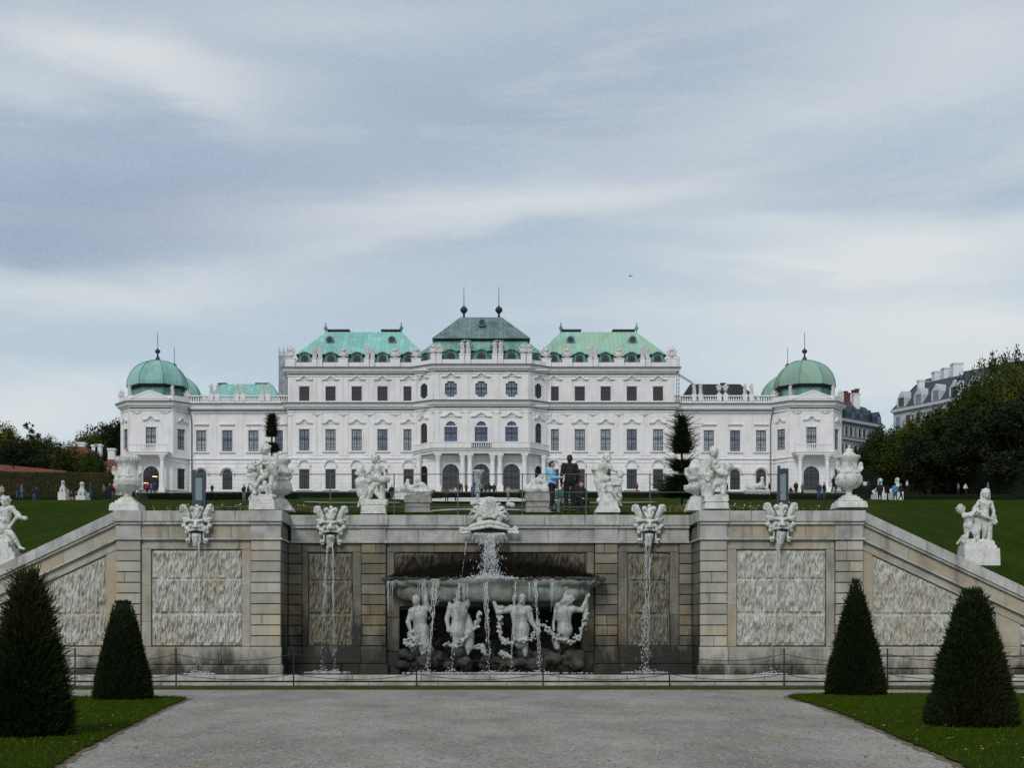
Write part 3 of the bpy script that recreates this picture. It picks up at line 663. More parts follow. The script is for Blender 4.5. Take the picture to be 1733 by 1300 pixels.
def window(fr, k, u0, u1, z0, z1, glassm='gl', framem='fr', cross=.58, cols=4, rowsn=6, name='window', dep=.28):
    l = outline(k, u0, u1, z0, z1); c = ((u0 + u1) / 2, (z0 + z1) / 2); n = len(l); m = MB()
    for i in range(n): bar(m, fr, *l[i], *l[(i + 1) % n], .2, -dep + .05, -dep)
    bar(m, fr, c[0], z0, c[0], z1, .12, -dep + .07, -dep); zc = z0 + (z1 - z0) * cross
    bar(m, fr, u0, zc, u1, zc, .14, -dep + .075, -dep)
    for i in range(1, cols):
        if abs(i / cols - .5) > .01: u = u0 + (u1 - u0) * i / cols; r = (u1 - u0) / 2; zt = z1 if k in ('rect', 'oct') else z1 - r + math.sqrt(max(0, r * r - (u - c[0]) ** 2)); bar(m, fr, u, z0, u, zt, .05, -dep + .04, -dep)
    for j in range(1, rowsn):
        z = z0 + (z1 - z0) * j / rowsn
        if abs(z - zc) > .12 and (k == 'rect' or z < z1 - (u1 - u0) * .4): bar(m, fr, u0, z, u1, z, .05, -dep + .04, -dep)
    w = m.build(name, M[framem], PAL); g = MB()
    g.add([fr.p(u, z, -dep + .01) for u, z in l], [tuple(range(n))]); g.add([fr.p(u, z, -dep - .05) for u, z in l], [tuple(reversed(range(n)))])
    g.build('pane', M[glassm], w); return w
def hood(fr, c, z, w, kind):
    TRIM = MB()
    if kind == 'ogee': pts = [(-w, 0), (-w * .62, -.02), (-w * .40, .14), (-w * .22, .42), (0, .56), (w * .22, .42), (w * .40, .14), (w * .62, -.02), (w, 0)]
    elif kind == 'arch': pts = [(w * math.cos(a), w * math.sin(a)) for a in [math.pi * i / 10 for i in range(11)]]
    else: pts = [(-w, 0), (w, 0)]
    for (a, b), (d, e) in zip(pts, pts[1:]):
        bar(TRIM, fr, c + a, z + b, c + d, z + e, .17, .30, 0); bar(TRIM, fr, c + a, z + b - .15, c + d, z + e - .15, .12, .16, 0)
    if kind == 'ogee':
        for i in range(9): TRIM.ball(fr.p(c + (i - 4) * .13, z - .25 + .25 * math.cos((i - 4) * .35), .05), (.09, .07, .12), 0, 6)
    TRIM.build('hood', M['ptrim'], PAL)
def surround(fr, u0, u1, z0, z1, s=.16):
    TRIM = MB()
    for a in ((u0 - s, z0, u0 - s, z1 + s), (u1 + s, z0, u1 + s, z1 + s), (u0 - s, z1 + s, u1 + s, z1 + s)): bar(TRIM, fr, *a, .16, .07, 0)
    bar(TRIM, fr, u0 - .45, z0 - .16, u1 + .45, z0 - .16, .18, .26, 0)
    TRIM.build('surround', M['ptrim'], PAL)
def pil(fr, u, z0, z1, w, o): m = MB(); bar(m, fr, u, z0, u, z1, w, o, 0); m.build('pilaster', M['pw2'], PAL)
def garland(fr, c, z, w=.9, seed=0):
    ORN = MB()
    rnd = random.Random(seed)
    for i in range(13):
        u = (i - 6) / 6; ORN.ball(fr.p(c + u * w, z + .22 * u * u + rnd.uniform(-.06, .06), .05), (.11 * rnd.uniform(.7, 1.3), .08, .12 * rnd.uniform(.7, 1.3)), 0, 6)
    ORN.build('garland', M['porn'], PAL)
rndp = random.Random(9)
def both(f):
    for s in (1, -1): f(s)
def fr_(s, xa, ya, xb, yb):
    return Fr(xa, ya, xb, yb) if s > 0 else Fr(-xb, yb, -xa, ya)
MX = [11.25, 15.30, 19.30, 23.35, 27.42]; WX = [31.35, 35.42, 39.5, 43.55]; X0, X1, X2 = 7.2, 10.35, 30.0
CP = .13   # building axis
def seg(s, xa, ya, xb, yb):
    f = fr_(s, xa, ya, xb, yb); f.a = f.a + Vector((CP, 0)); return f
def main(s):
    f = seg(s, X1, 220.5, X2, 220.5); U = [(x - X1 if s > 0 else X2 - x) for x in MX]; h = .78
    g = [('rect', u - h, u + h, 23.95, 27.0) for u in U]; wall(f, ZB, Z1, g, M['pw'])
    q = [('rect', u - h, u + h, 29.92, 33.2) for u in U]; wall(f, Z1, Z2 - .9, q, M['pw2'])
    t = [('rect', u - h, u + h, 37.65, 39.85) for u in U]; wall(f, Z2 - .9, Z3, t, M['pw2'])
    for i, u in enumerate(U):
        window(f, *g[i], 'gld', 'frd', cross=.62, cols=4, rowsn=5); window(f, *q[i], ['gl', 'glc'][rndp.random() < .6]); w = window(f, *t[i], 'gld', 'fr', cross=.62, cols=6, rowsn=3)
        hood(f, u, 27.55, .95, 'arch'); hood(f, u, 34.25, 1.35, 'ogee'); hood(f, u, 41.0, 1.35, 'ogee')
        for o in (g[i], q[i], t[i]): surround(f, *o[1:5])
    P_ = [X1 + .15] + [(a + b) / 2 for a, b in zip(MX, MX[1:])] + [X2 - .35]
    for i, x in enumerate(P_):
        u = x - X1 if s > 0 else X2 - x
        for d in ((-.45, .45) if 0 < i < 5 else (0,)):
            pil(f, u + d, Z1 + .3, Z2 - 1.3, .62, .08); pil(f, u + d, Z2, Z3 - 1.3, .62, .08)
        if 0 < i < 5: garland(f, u, 35.4, .8, i)
        garland(f, u, 35.3, .4, i + 20)
both(main)
def cant(s):
    f = seg(s, X0, 218, X1, 220.5); c = f.L / 2 + (.1 * s)
    g = [('arch', c - .75, c + .75, 23.3, 27.4)]; q = [('arch', c - .68, c + .68, 29.9, 34.0)]; t = [('oct', c - .72, c + .72, 37.8, 40.1)]
    wall(f, ZB, Z1, g, M['pw']); wall(f, Z1, Z2 - .9, q, M['pw2']); wall(f, Z2 - .9, Z3, t, M['pw2'])
    window(f, *g[0], 'gld', 'frd'); window(f, *q[0], 'gld', 'fr'); window(f, *t[0], 'gld', 'frd')
    hood(f, c, 34.7, 1.0, 'ogee'); hood(f, c, 41.0, 1.0, 'ogee')
    for d in (.3, f.L - .3): pil(f, d, Z1, Z2 - 1.2, .5, .1); pil(f, d, Z2, Z3 - 1.2, .5, .1)
both(cant)
f = Fr(-X0 + CP, 218, X0 + CP, 218); CXs = [X0 - 4.66, X0, X0 + 4.66]
g = [('arch', u - 1.27, u + 1.27, 23.3, 27.55) for u in CXs]; q = [('step', u - .96, u + .96, 30.3, 34.1) for u in CXs]; t_ = [('oct', u - .9, u + .9, 37.85, 40.25) for u in CXs]
wall(f, ZB, Z1, g, M['pw']); wall(f, Z1, Z2 - .9, q, M['pw2']); wall(f, Z2 - .9, Z3, t_, M['pw2'])
for i, u in enumerate(CXs):
    window(f, *g[i], 'gld', 'frd', cross=.5, rowsn=4, name='door'); window(f, *q[i], 'glb', 'fr', cross=.55, cols=6); window(f, *t_[i], 'gl', 'frd', cols=4, rowsn=4)
    hood(f, u, 34.9, 1.6, 'ogee'); hood(f, u, 41.0, 1.4, 'ogee'); surround(f, *q[i][1:3], 30.3, 33.2, .12)
for u in (.35, X0 - 2.33, X0 + 2.33, 2 * X0 - .35):
    for z0, z1 in ((Z1 + .2, Z2 - 1.2), (Z2, Z3 - 1.2)): pil(f, u, z0, z1, .8, .1)
    garland(f, u, 35.3, .7, int(u * 3))
def wing(s):
    f = seg(s, X2, 221.3, 45.4, 221.3); U = [(x - X2 if s > 0 else 45.4 - x) for x in WX]; h = .78
    g = [('arch', u - h, u + h, 23.95, 27.1) for u in U]; q = [('rect', u - h, u + h, 29.92, 33.15) for u in U]
    wall(f, ZB, Z1, g, M['pw']); wall(f, Z1, Z2, q, M['pw2'])
    for i, u in enumerate(U):
        window(f, *g[i], 'gld', 'frd', cross=.55); window(f, *q[i], ['gl', 'glc'][i % 2]); hood(f, u, 26.3, 1.12, 'arch'); hood(f, u, 34.1, 1.15, 'flat'); surround(f, *q[i][1:5])
        pass
    for x in [X2 + .5] + [(a + b) / 2 for a, b in zip(WX, WX[1:])] + [45.0]:
        u = x - X2 if s > 0 else 45.4 - x; pil(f, u, Z1 + .3, Z2 - 1.2, .7, .06)
both(wing)
TWX = 50.85
def tower(s):
    A = [(45.3, 221.6), (47.55, 218.9), (54.1, 218.9), (56.1, 221.6), (56.3, 228)]
    f = seg(s, *A[1], *A[2]); c = f.L / 2 + (0)
    g = [('arch', c - 1.22, c + 1.22, 23.25, 27.3)]; q = [('rect', c - .78, c + .78, 30.0, 33.3)]
    wall(f, ZB, Z1, g, M['pw']); wall(f, Z1, Z2 + .4, q, M['pw2']); window(f, *g[0], 'gld', 'frd', name='door'); window(f, *q[0], 'glc', 'fr'); hood(f, c, 34.5, 1.3, 'ogee'); surround(f, *q[0][1:5])
    garland(f, c - 2.2, 35.5, .7, 3); garland(f, c + 2.2, 35.5, .7, 4)
    for e, (a, b) in enumerate(((A[0], A[1]), (A[2], A[3]))):
        f2 = seg(s, *a, *b); c = f2.L / 2; h = .76 if e == 0 else .8
        g = [('rect', c - h, c + h, 23.9, 27.1)] ; q = [('rect', c - h, c + h, 30.0, 33.2)]
        wall(f2, ZB, Z1, g, M['pw']); wall(f2, Z1, Z2 + .4, q, M['pw2']); window(f2, *g[0], 'gld', 'frd', cols=2, rowsn=2); window(f2, *q[0], 'glc', 'fr'); hood(f2, c, 34.4, .95, 'ogee')
        for d in (.25, f2.L - .25): pil(f2, d, Z1, Z2 - 1.2, .45, .1)
    f3 = seg(s, *A[3], *A[4]); wall(f3, ZB, Z2, [], M['pw2'])
    # portal: two columns and a balustraded balcony
    m = MB(); f = seg(s, *A[1], *A[2]); c = f.L / 2
    for d in (-2.05, 2.05):
        p = f.p(c + d, 0, 1.5); m.box(p[0] - .45, p[0] + .45, p[1] - .45, p[1] + .45, ZB, 23.9); m.lathe([(.36, 23.9), (.30, 24.2), (.33, 26), (.28, 28.0), (.42, 28.3), (.44, 28.6)], (p[0], p[1], 0), 12)
        m.box(p[0] - .5, p[0] + .5, p[1] - .5, p[1] + .5, 28.6, 28.85)
    p = f.p(c, 0, .9); m.box(p[0] - 2.9, p[0] + 2.9, p[1] - 1.2, 218.95, 28.86, 29.2); m.box(p[0] - 3.1, p[0] + 3.1, p[1] - 1.35, 218.98, 29.2, 29.4)
    yb = p[1] - 1.1
    for a, b in ((-2.9, -1.1), (1.1, 2.9)): m.box(p[0] + a, p[0] + b, yb - .1, yb + .1, 29.4, 30.35)
    m.box(p[0] - 2.9, p[0] + 2.9, yb - .15, yb + .15, 30.35, 30.5)
    for i in range(7): m.lathe([(.09, 29.4), (.13, 29.7), (.06, 30.1), (.09, 30.35)], (p[0] - .9 + i * .3, yb, 0), 6)
    m.build('portal', M['ptrim'], PAL)
    # pediment
    m = MB(); w = f.L / 2 - .2; bar(m, f, c - w, Z2 + .35, c + w, Z2 + .35, .3, .9, 0)
    n = 12; arc = [(c + w * (-1 + 2 * i / n), Z2 + .5 + 1.25 * (1 - abs(-1 + 2 * i / n)) ** .85) for i in range(n + 1)]
    for (a, b), (d, e) in zip(arc, arc[1:]): bar(m, f, a, b, d, e, .28, 1.0, 0)
    m.add([f.p(a, b, .3) for a, b in arc], [tuple(reversed(range(n + 1)))]); m.add([f.p(a, b, .3) for a, b in arc], [tuple(range(n + 1))])
    m.add([f.p(a, b, .95) for a, b in arc] , [tuple(range(n + 1))]); m.build('pediment', M['ptrim'], PAL); garland(f, c, Z2 + .75, 1.3, 7)
    # drum, dark eave, dome with finial, twice (the second belongs to the garden-side pavilion behind)
    for k, (yy, sc) in enumerate(((223.6, 1.0), (235.8, .98))):
        x = s * TWX + CP; zb = 40.25
        m = MB(); m.lathe([(4.1, Z2), (4.1, zb - .1)], (x, yy, 0), 8, rot=.5); m.build('drum', M['cul'], PAL)
        m = MB(); m.lathe([(4.1, zb - .55), (4.75, zb - .35), (4.85, zb - .12)], (x, yy, 0), 8, rot=.5); m.build('eave', M['dk'], PAL)
        pr = [(4.78 * sc * math.cos(a) ** .9 * 1.0, zb - .11 + 4.3 * math.sin(a)) for a in [math.pi / 2 * i / 12 * .97 for i in range(13)]]; pr = [(4.9, zb - .115)] + pr
        m = MB(); m.lathe(pr, (x, yy, 0), 8, rot=.5); dm = m.build('dome', M['cudome'] if s < 0 else M['cudome2'], PAL)
        m = MB(); z = zb + 4.1; m.lathe([(.55, z), (.42, z + .3), (.16, z + .8), (.12, z + 1.2), (.42, z + 1.45), (.42, z + 1.7), (.1, z + 2.0), (.05, z + 2.1), (.04, z + 4.6)], (x, yy, 0), 8)
        m.build('finial', M['lead'], dm)
        if k == 0:
            m = MB()
            for a in range(8):      # scalloped lead apron lines and ribs
                an = 2 * math.pi * (a + .5) / 8
                m.tube([(x + r * 1.005 * math.cos(an), yy + r * 1.005 * math.sin(an), zz + .02) for r, zz in pr[1:]], .07, 5)
            m.build('rib', M['cul'], dm)
both(tower)
# ---- cornices: swept along the facade
def sweep(path, prof, mat, name, closed=False):
    n = len(path); m = MB(); pv = [Vector(p) for p in path]; vs = []
    for i in range(n):
        d0 = (pv[i] - pv[i - 1]).normalized() if i else (pv[1] - pv[0]).normalized(); d1 = (pv[i + 1] - pv[i]).normalized() if i < n - 1 else d0
        n0 = Vector((d0.y, -d0.x)); n1 = Vector((d1.y, -d1.x)); b = (n0 + n1).normalized(); k = 1 / max(.4, b.dot(n0))
        for o, z in prof: q = pv[i] + b * o * k; vs.append((q.x, q.y, z))
    K = len(prof); m.add(vs, [(i * K + j, (i + 1) * K + j, (i + 1) * K + j + 1, i * K + j + 1) for i in range(n - 1) for j in range(K - 1)])
    return m.build(name, mat, PAL)
half = [(X0, 218), (X1, 220.5), (X2, 220.5)]; full = half + [(X2, 221.3), (45.35, 221.3), (47.55, 218.9), (54.1, 218.9), (56.1, 221.6), (56.3, 228)]
mir = lambda h: [(-x + CP, y) for x, y in reversed(h)] + [(x + CP, y) for x, y in h]
def cprof(z, s=1.0): return [(0, z - 1.15), (.12, z - 1.15), (.14, z - .95), (0, z - .9), (.0, z - .75), (.22, z - .7), (.25, z - .5), (.62 * s, z - .35), (.66 * s, z - .15), (.82 * s, z - .02), (.84 * s, z + .05), (0, z + .08)]
sweep(mir(full), cprof(Z2), M['ptrim'], 'cornice'); sweep(mir(half + [(X2, 240)]), cprof(Z3), M['ptrim'], 'cornice')
fl = lambda z: [(.84, z + .051), (.9, z + .052), (.9, z + .25), (.05, z + .36)]
sweep(mir(full), fl(Z2), M['pflash'], 'flashing'); sweep(mir(half + [(X2, 240)]), fl(Z3), M['pflash'], 'flashing')
sweep(mir(full), [(0, Z1 - .2), (.16, Z1 - .18), (.18, Z1), (.14, Z1 + .1), (0, Z1 + .12)], M['ptrim'], 'string_course')
sweep(mir(full), [(0, Z1 - .75), (.06, Z1 - .75), (.06, Z1 - .68), (0, Z1 - .67)], M['ptrim'], 'string_course')
sweep(mir(full), [(.14, ZB - 1), (.14, ZB + .45), (0, ZB + .5)], plain('dark_plinth', (.30, .30, .30)), 'plinth')
m = MB()
for z, xs in ((Z3 - .58, 29.6), (Z2 - .62, 45)):
    x = -xs
    m.box(-xs + CP, -X1 + CP, 220.3, 220.45, z - .01, z + .17); m.box(X1 + CP, xs + CP, 220.3, 220.45, z - .01, z + .17); m.box(-X1 + CP, X1 + CP, 218.2, 218.4, z - .01, z + .17)
    while x < xs:
        y = (220.5 if abs(x) < X2 else 221.3) if abs(x) > X1 else (218 if abs(x) < X0 else 218 + (abs(x) - X0) * 2.5 / (X1 - X0))
        m.box(x + CP, x + CP + .16, y - .44, y - .1, z, z + .16); x += .42
m.build('dentil_band', M['ptrim'], PAL)
# attic parapets and balustrades
sweep(mir(half + [(X2, 240)]), [(.35, Z3 + .3), (.35, Z3 + 1.0), (-.1, Z3 + 1.0), (-.1, Z3 + .3)], M['pw2'], 'parapet')
sweep(mir([(45.45, 221.3), (47.55, 218.9), (54.1, 218.9), (56.1, 221.6), (56.3, 228)])[:5], [(.3, Z2 + .3), (.3, Z2 + 1.15), (-.2, Z2 + 1.15)], M['pw2'], 'parapet')
sweep(mir([(45.45, 221.3), (47.55, 218.9), (54.1, 218.9), (56.1, 221.6), (56.3, 228)])[5:], [(.3, Z2 + .3), (.3, Z2 + 1.15), (-.2, Z2 + 1.15)], M['pw2'], 'parapet')
def balus(s):
    m = MB(); y = 221.2
    a, b = sorted((s * (X2 + .1) + CP, s * 45.3 + CP)); m.box(a, b, y - .25, y + .25, Z2 + .3, Z2 + .62); m.box(a, b, y - .22, y + .22, Z2 + 1.35, Z2 + 1.55)
    for xp in PEDX:
        for d in (-.5, .5): m.box(s * xp + CP + d - .36, s * xp + CP + d + .36, y - .32, y + .32, Z2 + .62, Z2 + 1.75)
    x = X2 + .3
    while x < 45.2:
        if all(abs(x - xp) > 1.0 for xp in PEDX): m.lathe([(.09, Z2 + .6), (.14, Z2 + .85), (.06, Z2 + 1.2), (.1, Z2 + 1.36)], (s * x + CP, y, 0), 6)
        x += .36
    m.build('balustrade', M['ptrim'], PAL)
PEDX = [33.6, 37.5, 41.5]
both(balus)
# attic pedestals between the dormers
ATT = [(X1 - .3, 1), (13.3, 1), (17.3, 2), (21.35, 1), (25.4, 2), (29.5, 1)]
for s in (1, -1):
    for x, k in ATT:
        for d in ((-.42, .42) if k == 2 else (0,)):
            m = MB(); w = .38 if k == 2 else .75; m.box(s * x + CP + d - w, s * x + CP + d + w, 219.85, 220.6, Z3 + .3, Z3 + 1.5); m.box(s * x + CP + d - w - .1, s * x + CP + d + w + .1, 219.8, 220.65, Z3 + 1.5, Z3 + 1.63); m.build('attic_pedestal', M['pw2'], PAL)
for x in (-X0 + .3, -2.5, 2.5, X0 - .3):
    for d in (-.45, .45): m = MB(); m.box(x + CP + d - .4, x + CP + d + .4, 217.4, 218.1, Z3 + .3, Z3 + 1.65); m.box(x + CP + d - .47, x + CP + d + .47, 217.35, 218.15, Z3 + 1.65, Z3 + 1.8); m.build('attic_pedestal', M['pw2'], PAL)
# portico on the axis
m = MB(); f = Fr(-X0 + CP, 218, X0 + CP, 218)
path = [(-X1 + CP, 220.4), (-X0 - .1 + CP, 216.2), (X0 + .1 + CP, 216.2), (X1 + CP, 220.4)]
sweep(path, [(-1.5, 29.0), (0, 29.0), (.05, 29.3), (.3, 29.45), (.3, 29.6)], M['ptrim'], 'portico_beam'); sweep(path, [(.33, 29.601), (.33, 29.72), (-2.2, 29.75)], M['pflash'], 'flashing')
sweep(path, [(.1, 29.75), (.1, 30.6), (.16, 30.6), (.16, 30.75), (-.2, 30.75), (-.2, 29.75)], M['ptrim'], 'balcony_parapet')
m = MB(); m.box(-1.55 + CP, 1.55 + CP, 216.07, 216.12, 29.9, 30.5); m.build('baluster_shade', M['dk'], PAL)  # dark sheet on the solid parapet, painted shade between the balusters
m = MB()
for i in range(9): m.lathe([(.08, 29.88), (.12, 30.1), (.05, 30.35), (.09, 30.52)], (-1.4 + .35 * i + CP, 215.98, 0), 6)
m.build('baluster', M['ptrim'], PAL)
for x in (-6.6, -2.85, -1.72, 1.72, 2.85, 6.6):
    m = MB(); m.box(x + CP - .5, x + CP + .5, 216.3, 217.3, ZB, 24.1); m.lathe([(.45, 24.1), (.40, 24.3), (.37, 24.5), (.39, 26), (.33, 27.9), (.42, 28.0), (.36, 28.15), (.5, 28.5), (.52, 28.7)], (x + CP, 216.8, 0), 14); m.box(x + CP - .55, x + CP + .55, 216.25, 217.35, 28.7, 28.99); m.build('column', M['ptrim'], PAL)
for s in (1, -1): m = MB(); m.lathe([(.4, ZB), (.36, 26), (.33, 28), (.5, 28.6), (.52, 28.99)], (s * 9.6 + CP, 219.3, 0), 12); m.build('column', M['ptrim'], PAL)
# ---- roofs
def hip(name, x0, x1, y0, y1, z0, rx0, rx1, ry0, ry1, z1, mat):
    m = MB(); m.hexa([(x0, y0, z0), (x1, y0, z0), (x1, y1, z0), (x0, y1, z0)], [(rx0, ry0, z1), (rx1, ry0, z1), (rx1, ry1, z1), (rx0, ry1, z1)]); return m.build(name, mat, PAL)
def oculus(x, y, z, r=.6, par=None):
    m = MB(); n = 14
    o = [(x + r * 1.35 * math.cos(a), y, z + r * 1.35 * math.sin(a)) for a in [2 * math.pi * i / n for i in range(n)]]; i_ = [(x + r * math.cos(a), y - .02, z + r * math.sin(a)) for a in [2 * math.pi * i / n for i in range(n)]]; b = [(p[0], y + 2.2, p[2]) for p in o]
    m.add(o + i_ + b, [(k, (k + 1) % n, (k + 1) % n + n, k + n) for k in range(n)] + [(k, k + 2 * n, (k + 1) % n + 2 * n, (k + 1) % n) for k in range(n)]); q = m.build('oculus', M['cul'], PAL)
    m = MB(); m.add([(p[0], y + .03, p[2]) for p in i_], [tuple(range(n))]); m.build('pane', M['gld'], q)
def dormer(x, y, z0, w, h, mat='cul'):
    f = Fr(x - w / 2 - .3, y, x + w / 2 + .3, y); W_ = w + .6; m = MB()
    top = [(W_ * i / 8, z0 + h + .15 + .38 * math.sin(math.pi * i / 8)) for i in range(9)]
    l = [(0, z0), (W_, z0)] + list(reversed(top)); vs = [f.p(u, z) for u, z in l] + [f.p(u, z, -1.7) for u, z in l]; n = len(l)
    m.add(vs, [tuple(range(n))] + [(i, i + n, (i + 1) % n + n, (i + 1) % n) for i in range(n)])
    for (a, b), (c, d) in zip(top, top[1:]): bar(m, f, a, b, c, d, .16, .3, 0)
    for s in (-.12, W_ + .12): m.ball(f.p(s, z0 + .35, .05), (.3, .2, .4), 0, 6)
    q = m.build('dormer', M[mat], PAL); k = outline('arch', .3, W_ - .3, z0 + .12, z0 + h + .12); g = MB()
    g.add([f.p(u, z, .01) for u, z in k], [tuple(range(len(k)))]); g.build('pane', M['gld'], q); g = MB()
    bar(g, f, W_ / 2, z0 + .1, W_ / 2, z0 + h, .07, .05, .012); bar(g, f, .3, z0 + h * .55, W_ - .3, z0 + h * .55, .07, .05, .012); g.build('frame', M['frd'], q)
def siderf(s):
    a, b = sorted((s * 28.7 + CP, s * 9.0 + CP)); ra, rb = sorted((s * 24.9 + CP, s * 12.7 + CP)); mt = M['cu'] if s < 0 else M['cub']
    m = MB(); m.box(a + .3, b - .3, 221.6, 238, Z3, 44.75); m.build('mansard', M['cul'], PAL); m = MB(); m.box(a - .05, b + .05, 221.2, 238.4, 44.75, 44.98); m.build('eave', M['dk'], PAL)
    hip('roof', a - .1, b + .1, 221.1, 238.5, 44.99, ra, rb, 228, 231.5, 49.9, mt)
    for x in MX: dormer(s * x + CP, 220.95, Z3 + .95, 1.15, 1.25)
    for x in (14.1, 23.9): oculus(s * x + CP, 224.3, 47.9, .5)
    for x0, x1 in ((13.1, 16.0), (21.3, 24.7)):
        m = MB(); p, q = sorted((s * x0 + CP, s * x1 + CP)); m.box(p, q, 229, 230.4, 49.5, 50.35); m.box(p - .12, q + .12, 228.85, 230.55, 50.35, 50.55); m.build('chimney', M['chim'], PAL)
    m = MB()
    for x in (12.8, 24.95): m.lathe([(.12, 49.8), (.14, 50.3), (.3, 50.5), (.3, 50.75), (.1, 50.95), (.12, 51.1), (.02, 51.6)], (s * x + CP, 228.3, 0), 8)
    m.build('finial', M['cul'], PAL)
M['chim'] = plain('dark_chimney', (.05, .045, .045), .8)
both(siderf)
def wingrf(s):
    a, b = sorted((s * 31.0 + CP, s * 44.6 + CP)); ra, rb = sorted((s * 33.6 + CP, s * 41.6 + CP))
    hip('roof', a, b, 222.6, 236, Z2 + .2, ra, rb, 228.3, 230, 41.6, M['cu'] if s < 0 else M['slate'])
    m = MB()
    for x in ((34.2, 36.4), (41.0, 42.4)) if s < 0 else ((38.6, 39.4),): p, q = sorted((s * x[0] + CP, s * x[1] + CP)); m.box(p, q, 229, 230, 41, 41.95)
    m.build('chimney', M['chim'], PAL)
both(wingrf)
m = MB(); m.box(-7.2 + CP, 7.2 + CP, 219.3, 236, Z3, 44.98)
for s in (1, -1): m.hexa([(CP + s * 7.19, 219.4, Z3), (CP + s * 10, 221.6, Z3), (CP + s * 10, 236, Z3), (CP + s * 7.19, 236, Z3)], [(CP + s * 7.19, 219.4, 44.97), (CP + s * 9.4, 221.8, 44.97), (CP + s * 9.4, 236, 44.97), (CP + s * 7.19, 236, 44.97)])
m.build('mansard', M['cul'], PAL)
m = MB(); m.box(-7.6 + CP, 7.6 + CP, 219.1, 236.1, 44.985, 45.15); m.build('eave', M['dk'], PAL)
hip('roof', -8.1 + CP, 8.1 + CP, 219.0, 236, 45.155, -7.0 + CP, 7.0 + CP, 220.6, 235, 47.0, M['cul2'])
for s in (1, -1): hip('roof', *sorted((CP + s * 6.9, CP + s * 9.9)), 221.4, 236, 44.99, *sorted((CP + s * 6.3, CP + s * 7.4)), 223, 235, 47.2, M['cul2'])
m = MB(); m.box(-7.0 + CP, 7.0 + CP, 220.5, 235.3, 47.005, 47.22); m.build('eave', M['dk'], PAL)  # dark strip: shadow of the top roof's eave put into the colour
hip('roof', -7.6 + CP, 7.6 + CP, 219.8, 236, 47.225, -3.35 + CP, 3.35 + CP, 226.8, 229.5, 52.0, M['cud'])
for u in (-4.66, 0, 4.66): dormer(u + CP, 218.75, Z3 + .95, 1.3, 1.25)
for u in (-2.35, 2.45): dormer(u + CP, 219.3, 45.45, .85, .8)
for s in (1, -1): dormer(s * 8.6 + CP, 220.6, Z3 + .95, .8, 1.1)
oculus(.1 + CP, 222.9, 50.35, .45)
m = MB()
for x in (-2.75, 2.85):
    z = 51.9; m.lathe([(.5, z), (.2, z + .4), (.16, z + .9), (.55, z + 1.35), (.62, z + 1.6), (.42, z + 1.95), (.12, z + 2.15), (.06, z + 2.4), (.035, z + 5.3)], (x + CP, 228, 0), 10)
m.build('finial', M['lead'], PAL)
# building bulk behind the facade so nothing shows through
m = MB(); dkm = plain('interior', (.02, .02, .022)); m.box(-29.9 + CP, 29.9 + CP, 221.9, 240, ZB - 1, Z3); m.box(-45.2 + CP, 45.2 + CP, 222.2, 236, ZB - 1, Z2)
for s in (1, -1): m.box(*sorted((s * 45.6 + CP, s * 56.1 + CP)), 223, 240, ZB - 1, Z2 + .3)
m.box(-8.2 + CP, 8.2 + CP, 219.9, 222, ZB - 1, Z3)
m.build('body', M['pw2'], PAL)
m = MB()
for s in (1, -1):
    x = s * 45.35 + CP; m.tube([(x, 220.9, Z2 + .2), (x, 220.7, Z2 - .6), (x - s * .25, 220.95, Z2 - 1.8), (x - s * .35, 221.1, Z2 - 3), (x - s * .35, 221.1, ZB)], .09, 6)
m.build('downpipe', plain('pipe', (.10, .12, .13)), PAL)
# ---------------------------------------------------------------- sculpture
def marble(name, a, b, d, moss=0, wet=False):
    t = NT(name); c = t.mix(t.ramp(t.noise(3, 5, .6), .35, .68), a, b)
    c = t.mix(t.ramp(t.noise(5, 5, .7, (1, 1, .35)), .50, .70, 0, .65), c, d)
    c = t.mix(t.ramp(t.noise(22, 5, .75), .48, .64, 0, .6), c, d)
    if moss: c = t.mix(t.ramp(t.noise(2.2, 4, .6, loc=(3, 3, 3)), .56, .68, 0, moss), c, (.20, .17, .07))
    t.set('Base Color', c); t.set('Roughness', .5 if wet else .75); t.set('Specular IOR Level', .4 if wet else .25)
    t.bump(t.math('ADD', t.noise(30, 5, .7), t.math('MULTIPLY', t.noise(11, 4, .6), 2.0)), .8, .02); return t.mat
M['mar'] = marble('weathered_marble', (.74, .75, .71), (.60, .62, .59), (.13, .14, .12), .45)
M['marw'] = marble('wet_marble', (.50, .53, .49), (.36, .39, .36), (.09, .10, .09), .2, True)
M['marp'] = marble('pedestal_stone', (.74, .74, .71), (.60, .60, .57), (.28, .28, .26), .15)
M['black'] = plain('mouth_dark', (.006, .006, .006), .9)
rs = random.Random(77)
def curls(c, r, n, k, seed, up=.2):
    rnd = random.Random(seed); out = []
    for _ in range(n):
        v = Vector((rnd.gauss(0, 1), rnd.gauss(0, 1), rnd.gauss(0, 1) + up)).normalized(); out.append(('E', Vector(c) + v * r, k * rnd.uniform(.7, 1.25)))
    return out
